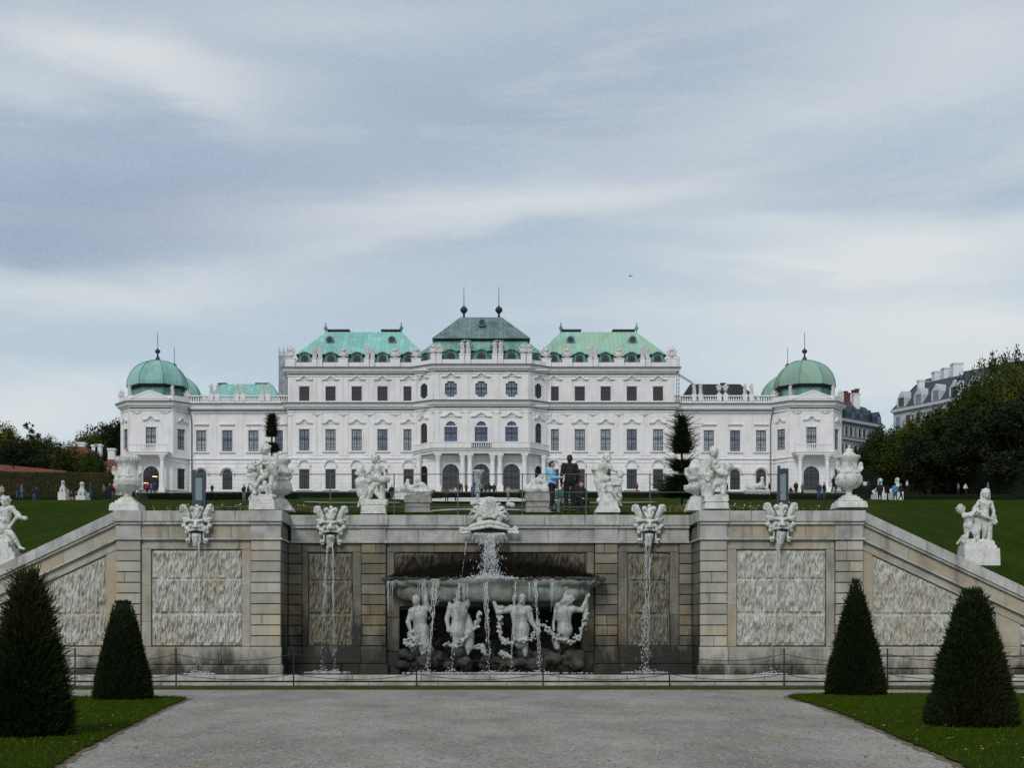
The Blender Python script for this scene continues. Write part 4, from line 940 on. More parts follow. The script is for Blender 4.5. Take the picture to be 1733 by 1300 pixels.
def figure(J, s, head=1.0, fat=1.0, face=(0, -1, 0), hair=True, seed=0):
    """J: joint name -> Vector. Returns tapered limbs for one continuous body."""
    c = []; f = Vector(face).normalized(); g = lambda k: J.get(k)
    H, N, C, Pv = g('H'), g('N'), g('C'), g('P'); h = s * head
    side = f.cross(Vector((0, 0, 1)))
    if H is not None:
        c += [('E', H, (.088 * h, .100 * h, .115 * h)), ('E', H + f * .035 * h + Vector((0, 0, -.055 * h)), .062 * h),       # skull, jaw
              (H + f * .095 * h + Vector((0, 0, .01 * h)), H + f * .118 * h + Vector((0, 0, -.025 * h)), .012 * h, .019 * h),  # nose
              (H + f * .085 * h + side * .05 * h + Vector((0, 0, .032 * h)), H + f * .085 * h - side * .05 * h + Vector((0, 0, .032 * h)), .017 * h, .017 * h),
              (H + f * .090 * h + side * .02 * h + Vector((0, 0, -.058 * h)), H + f * .090 * h - side * .02 * h + Vector((0, 0, -.058 * h)), .012 * h, .012 * h),
              ('E', H + side * .09 * h, .024 * h), ('E', H - side * .09 * h, .024 * h)]
        if hair: c += [('E', H - f * .02 * h + Vector((0, 0, .03 * h)), .108 * h)] + curls(H - f * .03 * h + Vector((0, 0, .035 * h)), .10 * h, 16, .03 * h, seed)
    if N is not None:
        if H is not None: c.append((N, H - Vector((0, 0, .04 * h)), .06 * s * fat, .055 * s * fat))
        c += [(N - Vector((0, 0, .03 * s)), C, .07 * s * fat, .135 * s * fat)]
    if Pv is not None:
        M_ = (C + Pv) / 2; c += [(C, M_, .14 * s * fat, .115 * s * fat), (M_, Pv, .115 * s * fat, .14 * s * fat)]
        if f.y < -.2:
            for q in (-1, 1): c.append(('E', C + side * q * .06 * s + f * .085 * s * fat + Vector((0, 0, .03 * s)), .06 * s * fat))
    for k in 'LR':
        S_, E_, W_, Hp, K_, A_, T_ = [g(x + k) for x in ('S', 'E', 'W', 'H', 'K', 'A', 'T')]
        if S_ is not None:
            c.append((C + Vector((0, 0, .07 * s)), S_, .10 * s * fat, .072 * s * fat))
            if E_ is not None: c.append((S_, E_, .060 * s * fat, .044 * s * fat))
            if W_ is not None:
                c.append((E_, W_, .046 * s * fat, .028 * s * fat)); d = (W_ - E_).normalized(); p = d.cross(f); p = p.normalized() if p.length > .1 else side
                c.append(('E', W_ + d * .045 * s, .036 * s * fat))
                for i in range(4): c.append((W_ + d * .06 * s + p * (.027 - .018 * i) * s, W_ + d * (.125 - .008 * abs(i - 1)) * s + p * (.034 - .023 * i) * s + f * .02 * s, .011 * s, .009 * s))
                c.append((W_ + d * .02 * s + p * .03 * s, W_ + d * .07 * s + p * .062 * s + f * .02 * s, .012 * s, .010 * s))
        if K_ is not None:
            Hp = Hp or Pv; c += [(Hp, K_, .092 * s * fat, .060 * s * fat)]
            if A_ is not None:
                m_ = K_.lerp(A_, .3); c += [(K_, m_, .058 * s * fat, .060 * s * fat), (m_, A_, .060 * s * fat, .036 * s * fat)]
                T_ = T_ or A_ + Vector((0, -.13 * s, -.03 * s)); c.append((A_ - Vector((0, 0, .02 * s)), T_, .036 * s * fat, .028 * s * fat))
    return c
class Z:                        # reads pose coordinates of one figure group and turns them into metres at its distance
    def __init__(s, ox, oy, k, Y): s.ox, s.oy, s.k, s.Y = ox, oy, k, Y; s.m = Y / F / k
    def __call__(s, x, y, d=0): v = P(s.ox + x / s.k, s.oy + y / s.k, s.Y); v.y -= d; return v
    def J(s, **kw): return {k: s(*v) for k, v in kw.items()}
def drape(z, pts, r0, r1):      # folded cloth: a fan of tubes through points
    out = []
    for a, b in pts: out.append((z(*a), z(*b), r0, r1))
    return out
def pedestal(z, parent, tiers, dep=.5):
    m = MB()
    for x0, x1, y0, y1, *k in tiers:
        a, b = z(x0, y1), z(x1, y0); d = k[0] if k else dep
        m.hexa([(a.x, z.Y - d, a.z), (b.x, z.Y - d, a.z), (b.x, z.Y + d, a.z), (a.x, z.Y + d, a.z)], [(a.x + .012, z.Y - d + .012, b.z), (b.x - .012, z.Y - d + .012, b.z), (b.x - .012, z.Y + d - .012, b.z), (a.x + .012, z.Y + d - .012, b.z)])
    return m.build('pedestal', M['marp'], parent)
GR = 'cherub statues along the top of the cascade wall'
def statue(z, base, label, caps, tiers, dep=.4, vox=.017, group=GR, mat='mar', name='cherub_statue'):
    b = z(*base); t = thing(name, b, label, 'statue', group); organic('figures', caps, M[mat], t, vox, 1); pedestal(z, t, tiers, dep); return t
# 1: pair on the left inner pier
z = Z(410, 745, 10.4, 44.7)
c = figure(z.J(H=(400, 175, .05), N=(425, 262), C=(455, 370), P=(495, 560), SL=(385, 330, .08), EL=(300, 425, .12), WL=(235, 455, .1), SR=(555, 350), ER=(590, 440, .05), WR=(430, 432, .22),
    HL=(450, 600), KL=(330, 690, .18), AL=(265, 800, .12), HR=(535, 600), KR=(505, 790, .08), AR=(505, 960), TR=(555, 1000, .1)), 1.05, 1.35, 1.15, (-.8, -.6, 0), seed=1)
c += [(z(500, 500, .05), z(555, 590), .17, .15), (z(430, 560), z(560, 620), .12, .12), (z(600, 300), z(590, 470, -.05), .07, .10), (z(560, 270), z(640, 250), .05, .04), (z(590, 470), z(540, 700, -.1), .10, .06)]
c += figure(z.J(H=(150, 500, .05), N=(165, 570), C=(185, 650), P=(200, 840), SL=(105, 620), EL=(140, 750, .1), WL=(225, 815, .2), SR=(260, 620, .05), ER=(300, 560, .1), WR=(290, 470, .1), KL=(240, 940, .2), AL=(130, 1030, .05), TL=(150, 1085, .1), KR=(290, 880, .1), AR=(310, 975)), .95, 1.35, 1.15, (-.2, -1, 0), seed=2)
c += curls(z(190, 470), .16, 26, .045, 4) + [(z(300, 850), z(450, 830), .13, .12), (z(400, 760, .1), z(460, 985, .05), .085, .05), (z(200, 1000), z(560, 1000), .09, .09)]
statue(z, (370, 1245), "pale stone cherub leaning over a crouching curly one, beside the left inner urn", c, [(190, 565, 1000, 1075), (155, 600, 1080, 1245, .45)])
# 2
z = Z(590, 760, 11.3, 46.0)
c = figure(z.J(H=(500, 195, .05), N=(530, 285), C=(560, 390), P=(565, 590), SL=(465, 350, .05), EL=(410, 460, .12), WL=(290, 520, .1), SR=(640, 350), ER=(705, 490, .05), WR=(670, 580, .12),
    HL=(520, 630), KL=(430, 800, .12), AL=(370, 970, .05), TL=(320, 1000, .1), HR=(610, 620), KR=(640, 810), AR=(665, 965), TR=(725, 995, .08)), 1.0, 1.3, 1.1, (-.5, -.9, -.1), seed=5)
c += [(z(500, 560, .08), z(640, 610, .05), .13, .14), (z(600, 600), z(560, 680, .1), .12, .07), (z(690, 560, .05), z(740, 580), .10, .11), (z(490, 790), z(640, 970, .05), .09, .06), (z(620, 640, -.1), z(650, 960, -.1), .12, .09)]
c += figure(z.J(H=(235, 465, .05), N=(225, 540), C=(225, 650, .05), P=(260, 850), SL=(180, 600), EL=(165, 740), WL=(210, 880, .05), SR=(290, 600, .1), ER=(380, 640, .1), WR=(450, 560, .05), KL=(270, 940, .1), AL=(195, 1060), TL=(190, 1110, .1), KR=(330, 850, .1), AR=(300, 970)), 1.0, 1.25, 1.3, (-.4, -.9, 0), seed=6)
c += curls(z(220, 460), .14, 22, .045, 7) + [(z(300, 620), z(450, 580), .16, .12), (z(330, 700), z(400, 880), .14, .12), (z(250, 1010), z(720, 1010), .08, .08)]
statue(z, (480, 1250), 'pale stone cherub striding beside a hunched companion, right of the left masked fountain spout', c, [(240, 740, 1005, 1085), (250, 715, 1090, 1255, .4)])
# 3
z = Z(900, 760, 9.63, 46.0)
c = figure(z.J(H=(1235, 145, .05), N=(1205, 215), C=(1180, 320), P=(1120, 500), SL=(1120, 250), EL=(1085, 345, .05), WL=(1010, 345, .1), SR=(1250, 285, .05), ER=(1325, 355, .1), WR=(1425, 375, .05),
    HL=(1090, 560), KL=(1100, 700), AL=(1130, 830), TL=(1150, 852, .1), HR=(1140, 560), KR=(1170, 700, .05), AR=(1190, 820, .05), TR=(1205, 850, .1)), 1.05, 1.15, 1.1, (.5, -.9, 0), seed=8)
c += [(z(1060, 400), z(1100, 480), .12, .14), (z(1040, 410), z(990, 350), .06, .05), (z(1080, 520), z(1110, 640), .15, .12), (z(1100, 840), z(1380, 880), .10, .14), (z(1180, 700), z(1230, 860), .14, .2)]
c += figure(z.J(H=(1220, 500, .12), N=(1225, 560, .08), C=(1235, 610, .08), P=(1220, 700, .05), SR=(1280, 570, .12), ER=(1330, 590, .15), WR=(1400, 565, .1), KL=(1290, 700, .25), AL=(1380, 810, .2), TL=(1410, 835, .25), KR=(1200, 690, .2), AR=(1180, 620, .2)), .72, 1.3, 1.3, (0, -1, 0), seed=9)
c += figure(z.J(H=(1440, 425, .05), N=(1415, 480), C=(1400, 545), P=(1400, 680), SL=(1340, 500, .08), EL=(1330, 570, .12), WL=(1290, 500, .15), SR=(1450, 520, .05), ER=(1430, 590, .12), WR=(1320, 590, .15), KL=(1330, 740, .15), AL=(1390, 840, .1), KR=(1440, 780, .1), AR=(1430, 890), TR=(1460, 925, .08)), .85, 1.35, 1.25, (-.5, -.6, .6), seed=10)
c += [(z(1250, 640), z(1300, 860), .2, .22)]
statue(z, (1220, 1050), "pale stone boy touching a small cherub's head, on the wall right of the couple", c, [(1090, 1385, 865, 940, .36), (1060, 1400, 940, 985, .38), (1030, 1420, 985, 1050, .42)])
# 4
z = Z(1150, 750, 10.83, 44.7)
c = figure(z.J(H=(620, 175, .08), N=(605, 265, .05), C=(600, 380), P=(560, 560), SL=(510, 310), EL=(450, 430, .05), WL=(540, 520, .18), SR=(680, 320), ER=(715, 430, .08), WR=(640, 480, .18),
    HL=(480, 620), KL=(430, 800, .05), AL=(425, 950), TL=(420, 980, .1), HR=(570, 620), KR=(540, 790, .1), AR=(530, 940, .05), TR=(520, 980, .12)), 1.1, 1.2, 1.1, (.05, -1, 0), seed=11)
c += curls(z(620, 160), .13, 26, .04, 12) + [(z(560, 180), z(550, 260), .05, .04), (z(680, 190), z(690, 380), .05, .05)]
for i in range(7): c.append((z(490 + 8 * i, 290 + 20 * i, .02 * i), z(370 + 25 * i, 560 + 22 * i, .08 + .01 * i), .075, .07))
c += [(z(360, 580, .1), z(560, 600, .15), .09, .09), (z(380, 640, .1), z(580, 590, .16), .07, .07), (z(400, 680, .08), z(600, 560, .15), .05, .05), (z(430, 600), z(420, 760), .16, .13), (z(560, 640), z(520, 940, .02), .08, .10)]
c += figure(z.J(H=(885, 450), N=(855, 540), C=(790, 610), P=(770, 720), SR=(840, 580, .1), ER=(740, 590, .2), WR=(620, 510, .25), SL=(700, 600, .05), EL=(660, 560, .12), WL=(600, 480, .15), HL=(700, 740, .05), KL=(620, 770, .22), AL=(580, 950, .12), TL=(550, 975, .18), HR=(790, 760), KR=(780, 940, .15), AR=(870, 985), TR=(895, 1040)), 1.0, 1.35, 1.2, (-.8, -.3, .3), seed=13)
c += [(z(850, 400), z(950, 420, -.05), .10, .06), (z(700, 640), z(650, 780), .10, .10), (z(430, 980), z(860, 985), .08, .08)]
statue(z, (640, 1215), "pale stone cloaked woman with a kneeling cherub, beside the right inner urn", c, [(425, 850, 990, 1095, .42), (440, 840, 1095, 1125, .4), (420, 860, 1125, 1225, .45)])
# right ramp statue
z = Z(1600, 815, 9.29, 44.9)
c = figure(z.J(H=(632, 205, .05), N=(625, 285), C=(620, 370), P=(600, 550), SL=(535, 325), EL=(430, 440, .06), WL=(470, 470, .2), SR=(715, 340), ER=(755, 470, .03), WR=(735, 600, .1),
    HL=(560, 600), KL=(520, 760, .05), AL=(480, 880), HR=(620, 600), KR=(605, 780, .06), AR=(600, 920), TR=(600, 945, .12)), 1.08, 1.2, 1.1, (.1, -1, 0), seed=14)
c += curls(z(630, 180), .12, 22, .04, 15) + [(z(575, 180), z(570, 260), .05, .05), (z(690, 190), z(690, 270), .04, .04), (z(700, 640, .05), z(690, 900), .07, .09), (z(500, 600), z(490, 880), .10, .10), (z(740, 560, .1), z(760, 660, .1), .09, .07)]
c += figure(z.J(H=(245, 450), N=(300, 520), C=(370, 580), P=(360, 700), SL=(280, 545, .08), EL=(370, 545, .2), WL=(450, 460, .2), SR=(440, 500, .1), ER=(600, 560, .2), WR=(740, 620, .15), HL=(340, 730), KL=(325, 850, .05), AL=(310, 970), HR=(400, 720), KR=(445, 820, .1), AR=(470, 900)), 1.0, 1.3, 1.2, (.6, -.6, .4), seed=16)
c += [(z(280, 870), z(185, 980), .06, .04), (z(270, 940), z(720, 960), .09, .09)]
statue(z, (560, 1230), 'pale stone pair of cherubs grappling on the right ramp wall above the two yew cones', c, [(275, 730, 950, 1010, .3), (250, 755, 1010, 1060, .33), (240, 800, 1060, 1330, .36)])
# left ramp statue
z = Z(0, 830, 10.0, 44.9)
c = figure(z.J(H=(100, 200, .05), N=(100, 285), C=(105, 380), P=(90, 640), SR=(205, 310), ER=(310, 430, .05), WR=(215, 590, .15), SL=(-5, 330), EL=(-40, 470, .08), WL=(60, 500, .18),
    HR=(140, 700, .05), KR=(245, 760, .2), AR=(350, 960, .1), TR=(430, 1000, .12), HL=(40, 720), KL=(-60, 790, .2), AL=(-40, 960, .1)), 1.25, 1.15, 1.15, (.1, -1, .1), seed=17)
c += curls(z(100, 180), .13, 18, .04, 18) + [(z(290, 400), z(350, 460, .05), .10, .07), (z(350, 470), z(435, 475), .06, .07), (z(60, 560, .05), z(20, 700, .1), .12, .15), (z(30, 800), z(150, 880), .2, .2), (z(-60, 850), z(60, 900), .2, .2)]
statue(z, (60, 1250), "pale stone seated youth with outstretched leg on the left ramp wall", c, [(-200, 200, 880, 980, .35), (-220, 265, 980, 1060, .38), (-240, 320, 1060, 1330, .42)])
# ---- urns
def urn(z, base, label, prof, steps, seed):
    b = z(*base); t = thing('stone_urn', b, label, 'urn', 'stone urns on the cascade wall'); cx = z(prof[0], 0).x; k = z.m; m = MB()
    zs = [(w * k, z(0, y).z) for w, y in prof[1]]; m.lathe(list(reversed(zs)), (cx, z.Y, 0), 28); m.build('bowl', M['mar'], t, smooth=True)
    fl = [(w, y) for w, y in prof[1]]; m = MB(); ylo, yhi, rr = prof[2]
    for i in range(28):
        a = 2 * math.pi * i / 28; m.tube([(cx + rr * k * f_ * math.cos(a), z.Y + rr * k * f_ * math.sin(a), z(0, y).z) for f_, y in ((.95, yhi), (1.0, (yhi + ylo) / 2 - 10), (.80, ylo))], [.012, .02, .01], 5)
    m.build('fluting', M['mar'], t)
    m = MB()
    for hw, y0, y1 in steps:
        a, c_ = z(0, y1).z, z(0, y0).z; h = hw * k; m.hexa([(cx - h, z.Y - h, a), (cx + h, z.Y - h, a), (cx + h, z.Y + h, a), (cx - h, z.Y + h, a)], [(cx - h * .95, z.Y - h * .95, c_), (cx + h * .95, z.Y - h * .95, c_), (cx + h * .95, z.Y + h * .95, c_), (cx - h * .95, z.Y + h * .95, c_)])
    m.build('pedestal', M['marp'], t)
    c = []
    for q in (-1, 1):     # reclining figures that serve as handles
        a = lambda w, y, d=0: Vector((cx + q * w * k, z.Y - d, z(0, y).z)); w0, y0 = prof[3]
        c += [('E', a(w0 + 15, y0 - 40), .085), (a(w0, y0 + 20), a(w0 - 5, y0 + 80), .085, .07), (a(w0 + 35, y0 - 20), a(w0 + 45, y0 + 40, .05), .045, .035), (a(w0 + 45, y0 + 40, .05), a(w0, y0 + 90, .12), .035, .03), (a(w0 - 10, y0 + 80, .05), a(w0 - 110, y0 + 130, .22), .07, .05), (a(w0 - 110, y0 + 130, .22), a(w0 - 190, y0 + 110, .34), .05, .04), (a(w0 - 20, y0 + 100), a(w0 - 40, y0 + 150), .07, .06)]
        for i in range(6): c.append(('E', a(20 + 22 * i, y0 + 130 + 10 * math.sin(i * 2), w0 * k * .93 * math.sqrt(max(0, 1 - ((20 + 22 * i) / w0) ** 2)) + .02), .045))
    organic('figures', c, M['mar'], t, .02, 2)
    m = MB(); rnd = random.Random(seed)
    for i in range(26):
        a = 6.28 * i / 26; w, y = prof[4]; m.ball((cx + w * k * math.cos(a), z.Y + w * k * math.sin(a), z(0, y).z), (.035, .035, .045), 0, 6)
    m.build('rim_beading', M['mar'], t)
    top = z(0, prof[1][0][1]).z; c = [('E', (cx, z.Y, top - .02), .06), ('E', (cx - .07, z.Y - .03, top - .07), .06), ('E', (cx + .07, z.Y, top - .06), .055), ('E', (cx, z.Y - .05, top + .05), .045)]
    organic('lid_knob', c, M['mar'], t, .018, 1)
# left outer (zoom 11.3 from 180,755), right outer (10.83 from 1400,750)
urn(Z(180, 755, 11.3, 44.6), (400, 1255), 'large lidded pale stone urn on the outer left pier where the left ramp begins', (403, [(40, 105), (70, 150), (110, 190), (165, 235), (235, 245), (238, 300), (195, 330), (185, 400), (190, 460), (235, 560), (250, 645), (262, 655), (258, 700), (235, 780), (180, 840), (95, 880), (78, 900), (66, 940), (100, 985)], (840, 690, 252), (235, 470), (228, 240)),
    [(110, 985, 1020), (150, 1020, 1060), (200, 1060, 1105), (250, 1105, 1130), (285, 1130, 1255)], 1)
urn(Z(1400, 750, 10.83, 44.6), (405, 1200), 'large lidded pale stone urn on the outer right pier where the right ramp begins', (398, [(35, 100), (60, 150), (110, 200), (165, 245), (195, 270), (180, 310), (155, 340), (150, 420), (165, 500), (215, 590), (240, 625), (245, 650), (242, 700), (215, 770), (150, 830), (70, 850), (58, 880), (55, 940), (90, 970)], (800, 670, 240), (195, 430), (190, 255)),
    [(120, 965, 1000), (165, 1000, 1040), (205, 1040, 1075), (255, 1085, 1110), (275, 1110, 1200)], 2)
urn(Z(430, 760, 10.4, 45.9), (520, 1090), 'pale stone urn half hidden behind the left inner pair of cherubs', (470, [(40, 120), (90, 160), (160, 190), (175, 230), (130, 270), (125, 330), (205, 420), (210, 450), (150, 470), (160, 560), (195, 640), (205, 700), (200, 740), (150, 790), (70, 815), (60, 840), (65, 880), (85, 900)], (780, 700, 205), (170, 420), (165, 200)),
    [(110, 890, 940), (150, 940, 990), (185, 990, 1040), (225, 1040, 1100)], 3)
urn(Z(1150, 750, 10.83, 45.9), (290, 1250), 'pale stone urn with broken rim half hidden behind the right inner cloaked statue', (300, [(40, 300), (90, 330), (110, 380), (130, 440), (190, 480), (195, 510), (140, 560), (140, 640), (120, 720), (150, 770), (225, 780), (215, 830), (150, 900), (60, 940), (55, 970), (80, 990)], (900, 800, 215), (150, 540), (185, 480)),
    [(100, 985, 1040), (140, 1040, 1110), (170, 1110, 1190), (190, 1190, 1250)], 4)
# ---- grotesque spouting masks
def mask(px, py, Y, label, tongue=0):
    k = Y / F / 14.44; b = P(px, py + 4, Y - .12); a = lambda x, y, d=0: Vector((b.x + (x - 560) * k, b.y - d, b.z - (y - 700) * k))
    c = [('E', a(560, 690), (.20, .17, .27)), ('E', a(560, 620), (.24, .10, .16))]
    for q in (-1, 1):
        m_ = lambda x, y, d=0: a(560 + q * x, y, d)
        c += [(m_(330, 215, .04), m_(205, 480), .065, .085), (m_(370, 260), m_(240, 470, -.03), .05, .07), (m_(395, 250), m_(400, 330), .04, .03), (m_(280, 190, .02), m_(180, 430, .06), .035, .04), (m_(330, 200, .06), m_(385, 215, .03), .05, .04),
              ('E', m_(110, 280, .05), .095), ('E', m_(95, 275, .12), .045), (m_(120, 330, .02), m_(30, 500, .08), .05, .05),
              ('E', m_(310, 695), .085), ('E', m_(320, 700, .07), .045), (m_(290, 580), m_(170, 560, .06), .06, .05), (m_(330, 520), m_(220, 540, .04), .05, .05), ('E', m_(240, 840), .08), ('E', m_(200, 770, .07), .075), (m_(250, 760, .03), m_(150, 690, .12), .06, .05),
              (m_(170, 560, .14), m_(45, 585, .17), .04, .045), ('E', m_(105, 640, .12), .045), ('E', m_(60, 725, .20), .045), (m_(150, 690, .13), m_(190, 830, .10), .035, .03),
              (m_(30, 790, .17), m_(135, 810, .13), .04, .03), ('E', m_(225, 1045), .075), ('E', m_(225, 1045, .06), .035), (m_(165, 890, .04), m_(170, 1040, .02), .03, .035), (m_(170, 1090), m_(225, 1110), .03, .03), (m_(60, 870, .10), m_(50, 1000, .06), .05, .06)]
    c += [('E', a(570, 215, .05), .065), (a(570, 330, .05), a(565, 470, .10), .10, .06), (a(565, 560, .16), a(565, 715, .26), .045, .065), (a(560, 930, .08), a(545, 1140, .04), .15, .10), ('E', a(545, 1170, .04), (.10, .07, .06))]
    t = thing('spout_mask', b, label, 'fountain mask', 'grotesque masks spouting water'); organic('face', c, M['mar'], t, .013, 1)
    m = MB(); m.ball(a(560, 850, .15), (.15, .10, .05), 0, 12); m.build('mouth_shade', M['black'], t, smooth=True)  # black ball paints the deep shade between lip and tongue
    for q in (-1, 1): m = MB(); m.ball(a(560 + q * 108, 622, .17), (.028, .02, .016), 0, 8); m.build('eye', M['black'], t, smooth=True)
    return b
MK = [(333, 887, YS, 'horned grotesque stone mask spouting on the outer left bay of the wall'), (560, 889.5, YC, 'horned grotesque stone mask spouting left of the central bowl, between two piers'),
      (1098, 887, YC, 'horned grotesque stone mask spouting right of the central bowl, between two piers'), (1321, 884, YS, 'horned grotesque stone mask spouting on the outer right bay of the wall')]
for q in MK: mask(*q)
def bigmask():
    z = Z(770, 830, 8.125, YC - .35); t = thing('spout_mask', z(475, 500), 'huge shell-crested fish mask with wide lips, gushing water into the central bowl', 'fountain mask'); c = []
    ends = [(418, 116), (465, 108), (515, 112), (560, 132), (370, 135), (195, 395), (200, 330), (225, 285), (255, 230), (300, 185), (345, 150), (395, 125), (440, 112), (490, 112), (535, 120), (580, 150), (630, 190), (675, 235), (710, 285), (735, 335), (745, 395), (720, 415), (225, 420)]
    for i, (x, y) in enumerate(ends):
        sx = x if abs(x - 470) < 60 else (415 if x < 470 else 530); mx, my = (x + sx) / 2, min(y, 300) / 2 + 150; kk = .5
        p0 = (sx + (x - sx) * .05, 375, .12); p1 = (sx + (x - sx) * .35, min(330, 375 - (375 - y) * .75 - 20), .16); p2 = (sx + (x - sx) * .75, y + (0 if y < 250 else -35), .10); p3 = (x, y, .0)
        for a, b, ra, rb in ((p0, p1, .034, .040), (p1, p2, .040, .042), (p2, p3, .042, .026)): c.append((z(*a), z(*b), ra, rb))
    c += [('E', z(470, 330, -.10), (.30, .10, .33)), ('E', z(405, 375, .18), .07), ('E', z(540, 375, .18), .07), ('E', z(340, 400, .05), (.13, .1, .12)), ('E', z(600, 400, .05), (.13, .1, .12))]
    for (a, b, ra, rb) in (((210, 510, .0), (330, 470, .14), .07, .09), ((330, 470, .14), (470, 450, .22), .09, .085), ((470, 450, .22), (600, 470, .14), .085, .09), ((600, 470, .14), (725, 510, .0), .09, .07), ((200, 545, .02), (340, 525, .16), .04, .05), ((340, 525, .16), (475, 505, .24), .05, .05), ((475, 505, .24), (610, 525, .16), .05, .05), ((610, 525, .16), (735, 540, .02), .05, .04),
                           ((240, 575), (90, 590), .04, .05), ((200, 545), (80, 525), .05, .05), ((90, 590), (75, 540), .05, .04), ((700, 575), (860, 590), .04, .05), ((740, 545), (850, 530), .04, .05), ((840, 560), (830, 510), .05, .06), ((870, 580), (850, 560), .04, .04)): c.append((z(*a), z(*b), ra, rb))
    for x in (290, 350, 740, 790, 245): c.append(('E', z(x, 160 + abs(x - 470) * .25 - 40, -.15), .09))
    organic('crest', c, M['mar'], t, .015, 1)
    c = []       # scalloped lower jaw
    for i in range(9):
        u = (i - 4) / 4; x1 = 475 + 235 * u; c.append((z(475 + 190 * u, 615, .14), z(x1, 690 + 60 * (1 - abs(u) ** 2), .10 - .06 * abs(u)), .075, .055))
    organic('jaw', c, M['marw'], t, .02, 1); m = MB(); m.ball(z(470, 575, .04), (.60, .16, .09), 0, 14); m.build('mouth_shade', M['black'], t, smooth=True)  # shade inside the wide lips painted as a black ball
bigmask()
# ---- the four tritons under the bowl
T = lambda x, y, d=0: Z(640, 960, 4.56, 44.75)(x, y, d)
zt = Z(640, 960, 4.56, 44.75)
def garl(pts, seed, n=46, r=.085):
    rnd = random.Random(seed); out = []; L = [zt(*p) for p in pts]
    for i in range(n):
        t = i / (n - 1) * (len(L) - 1); k = min(int(t), len(L) - 2); p = L[k].lerp(L[k + 1], t - k); out.append(('E', p + Vector((rnd.gauss(0, .045), rnd.gauss(0, .04) - .04, rnd.gauss(0, .045))), rnd.uniform(.028, .058)))
    return out
def triton(label, J, s, face, tail, gl, extra=(), seed=0, head=1.0):
    c = figure(zt.J(**J), s, head, 1.42, face, seed=seed)
    for (a, b, ra, rb) in tail: c.append((zt(*a), zt(*b), ra, rb))
    for (a, b, ra, rb) in extra: c.append((zt(*a), zt(*b), ra, rb))
    b = zt(*J['P'][:2]); b.z = .3; t = thing('triton_statue', b, label, 'statue', 'stone tritons holding up the fountain bowl'); organic('body', c, M['marw'], t, .022, 2)
    c = []
    for i, g in enumerate(gl): c += garl(g, seed * 7 + i, max(14, int(len(g) * 16)))
    organic('garland', c, M['marw'], t, .018, 0)
triton("stone triton with tilted head and raised arm, leftmost of four under the bowl", dict(H=(290, 258, .12), N=(300, 300), C=(318, 370), P=(330, 500), SL=(262, 345, .03), EL=(232, 425, .05), WL=(250, 490, .1), SR=(378, 320), ER=(368, 258, .12), WR=(372, 165, .1)), 1.32, (-.5, -.6, .6),
       [((330, 480), (350, 600), .26, .22), ((350, 600), (355, 680), .22, .10), ((250, 520, -.1), (270, 640, -.1), .12, .10)], [[(205, 580), (250, 540, .1), (290, 560, .15), (335, 530, .12)], [(230, 600), (280, 600, .15), (330, 590, .12)]], seed=21)
triton("stone triton with head thrown back, second from the left under the bowl", dict(H=(600, 240, .05), N=(615, 275), C=(630, 340, .03), P=(610, 500), SL=(560, 320), EL=(530, 400, .03), WL=(540, 470, .08), SR=(680, 290), ER=(700, 240, .08), WR=(600, 170, .1)), 1.32, (.2, -.7, .5),
       [((610, 480), (620, 600), .22, .16), ((680, 380, -.1), (710, 470, -.1), .12, .15), ((700, 520, -.05), (700, 620, -.02), .19, .15), ((700, 620), (690, 670), .12, .06), ((620, 520), (610, 630), .12, .08)], [[(515, 600), (600, 610, .1), (660, 560, .15), (730, 500, .1), (775, 410), (765, 350)], [(740, 620, -.1), (800, 610, -.1), (830, 680, -.1)]],
       [((545, 240), (560, 330), .07, .05)], seed=22)
triton("broad stone triton with crowned head, third from the left under the bowl", dict(H=(1110, 245, .1), N=(1105, 290), C=(1088, 370), P=(1100, 520), SL=(1025, 325), EL=(925, 350, .06), WL=(885, 250, .05), SR=(1160, 330), ER=(1185, 425, .03), WR=(1225, 475, .12)), 1.42, (.15, -1, 0),
       [((1100, 480, .03), (1100, 580), .30, .24), ((1130, 600), (1135, 680), .12, .07)], [[(945, 310), (940, 400), (930, 480), (975, 590, .1), (1080, 570, .22), (1190, 545, .15), (1235, 450, .1)], [(940, 660, -.1), (1010, 690, -.05)]],
       [((885, 260), (868, 200), .05, .05)] + [((1085 + 12 * i, 190, .05), (1095 + 8 * i, 230, .05), .05, .05) for i in range(5)], seed=23, head=1.1)
triton("stone triton with garland slung from raised arm, rightmost of four under the bowl", dict(H=(1478, 258, .1), N=(1450, 300), C=(1432, 370), P=(1440, 490), SL=(1395, 300), EL=(1440, 255, .12), WL=(1448, 175, .1), SR=(1500, 325), ER=(1570, 335, .04), WR=(1612, 240, .05)), 1.32, (-.3, -.9, .2),
       [((1440, 470), (1440, 560), .20, .15), ((1370, 560), (1380, 620), .14, .10), ((1375, 320, -.05), (1352, 440), .07, .05), ((1352, 440), (1355, 490, .06), .05, .045)], [[(1280, 440), (1330, 520, .1), (1400, 550, .15), (1480, 590, .15), (1545, 540, .1), (1590, 440), (1610, 350)]],
       [((1610, 230), (1600, 390, -.05), .06, .10)], seed=24)
def rocks():
    m = MB(); rnd = random.Random(5); c = []
    for i in range(46):
        x = rnd.uniform(150, 1560); r = rnd.uniform(.10, .24); c.append(('E', zt(x, 760 - rnd.uniform(0, 110) * (1 if rnd.random() < .6 else .2), rnd.uniform(-.5, .1)), (r * 1.2, r, r)))
    t = organic('plinth_rock', c, M['niche'], None, .04, 1, loc=zt(850, 800)); tag(t, 'dark wet rockwork at the feet of the tritons, rising from the pool', 'rock')
rocks()
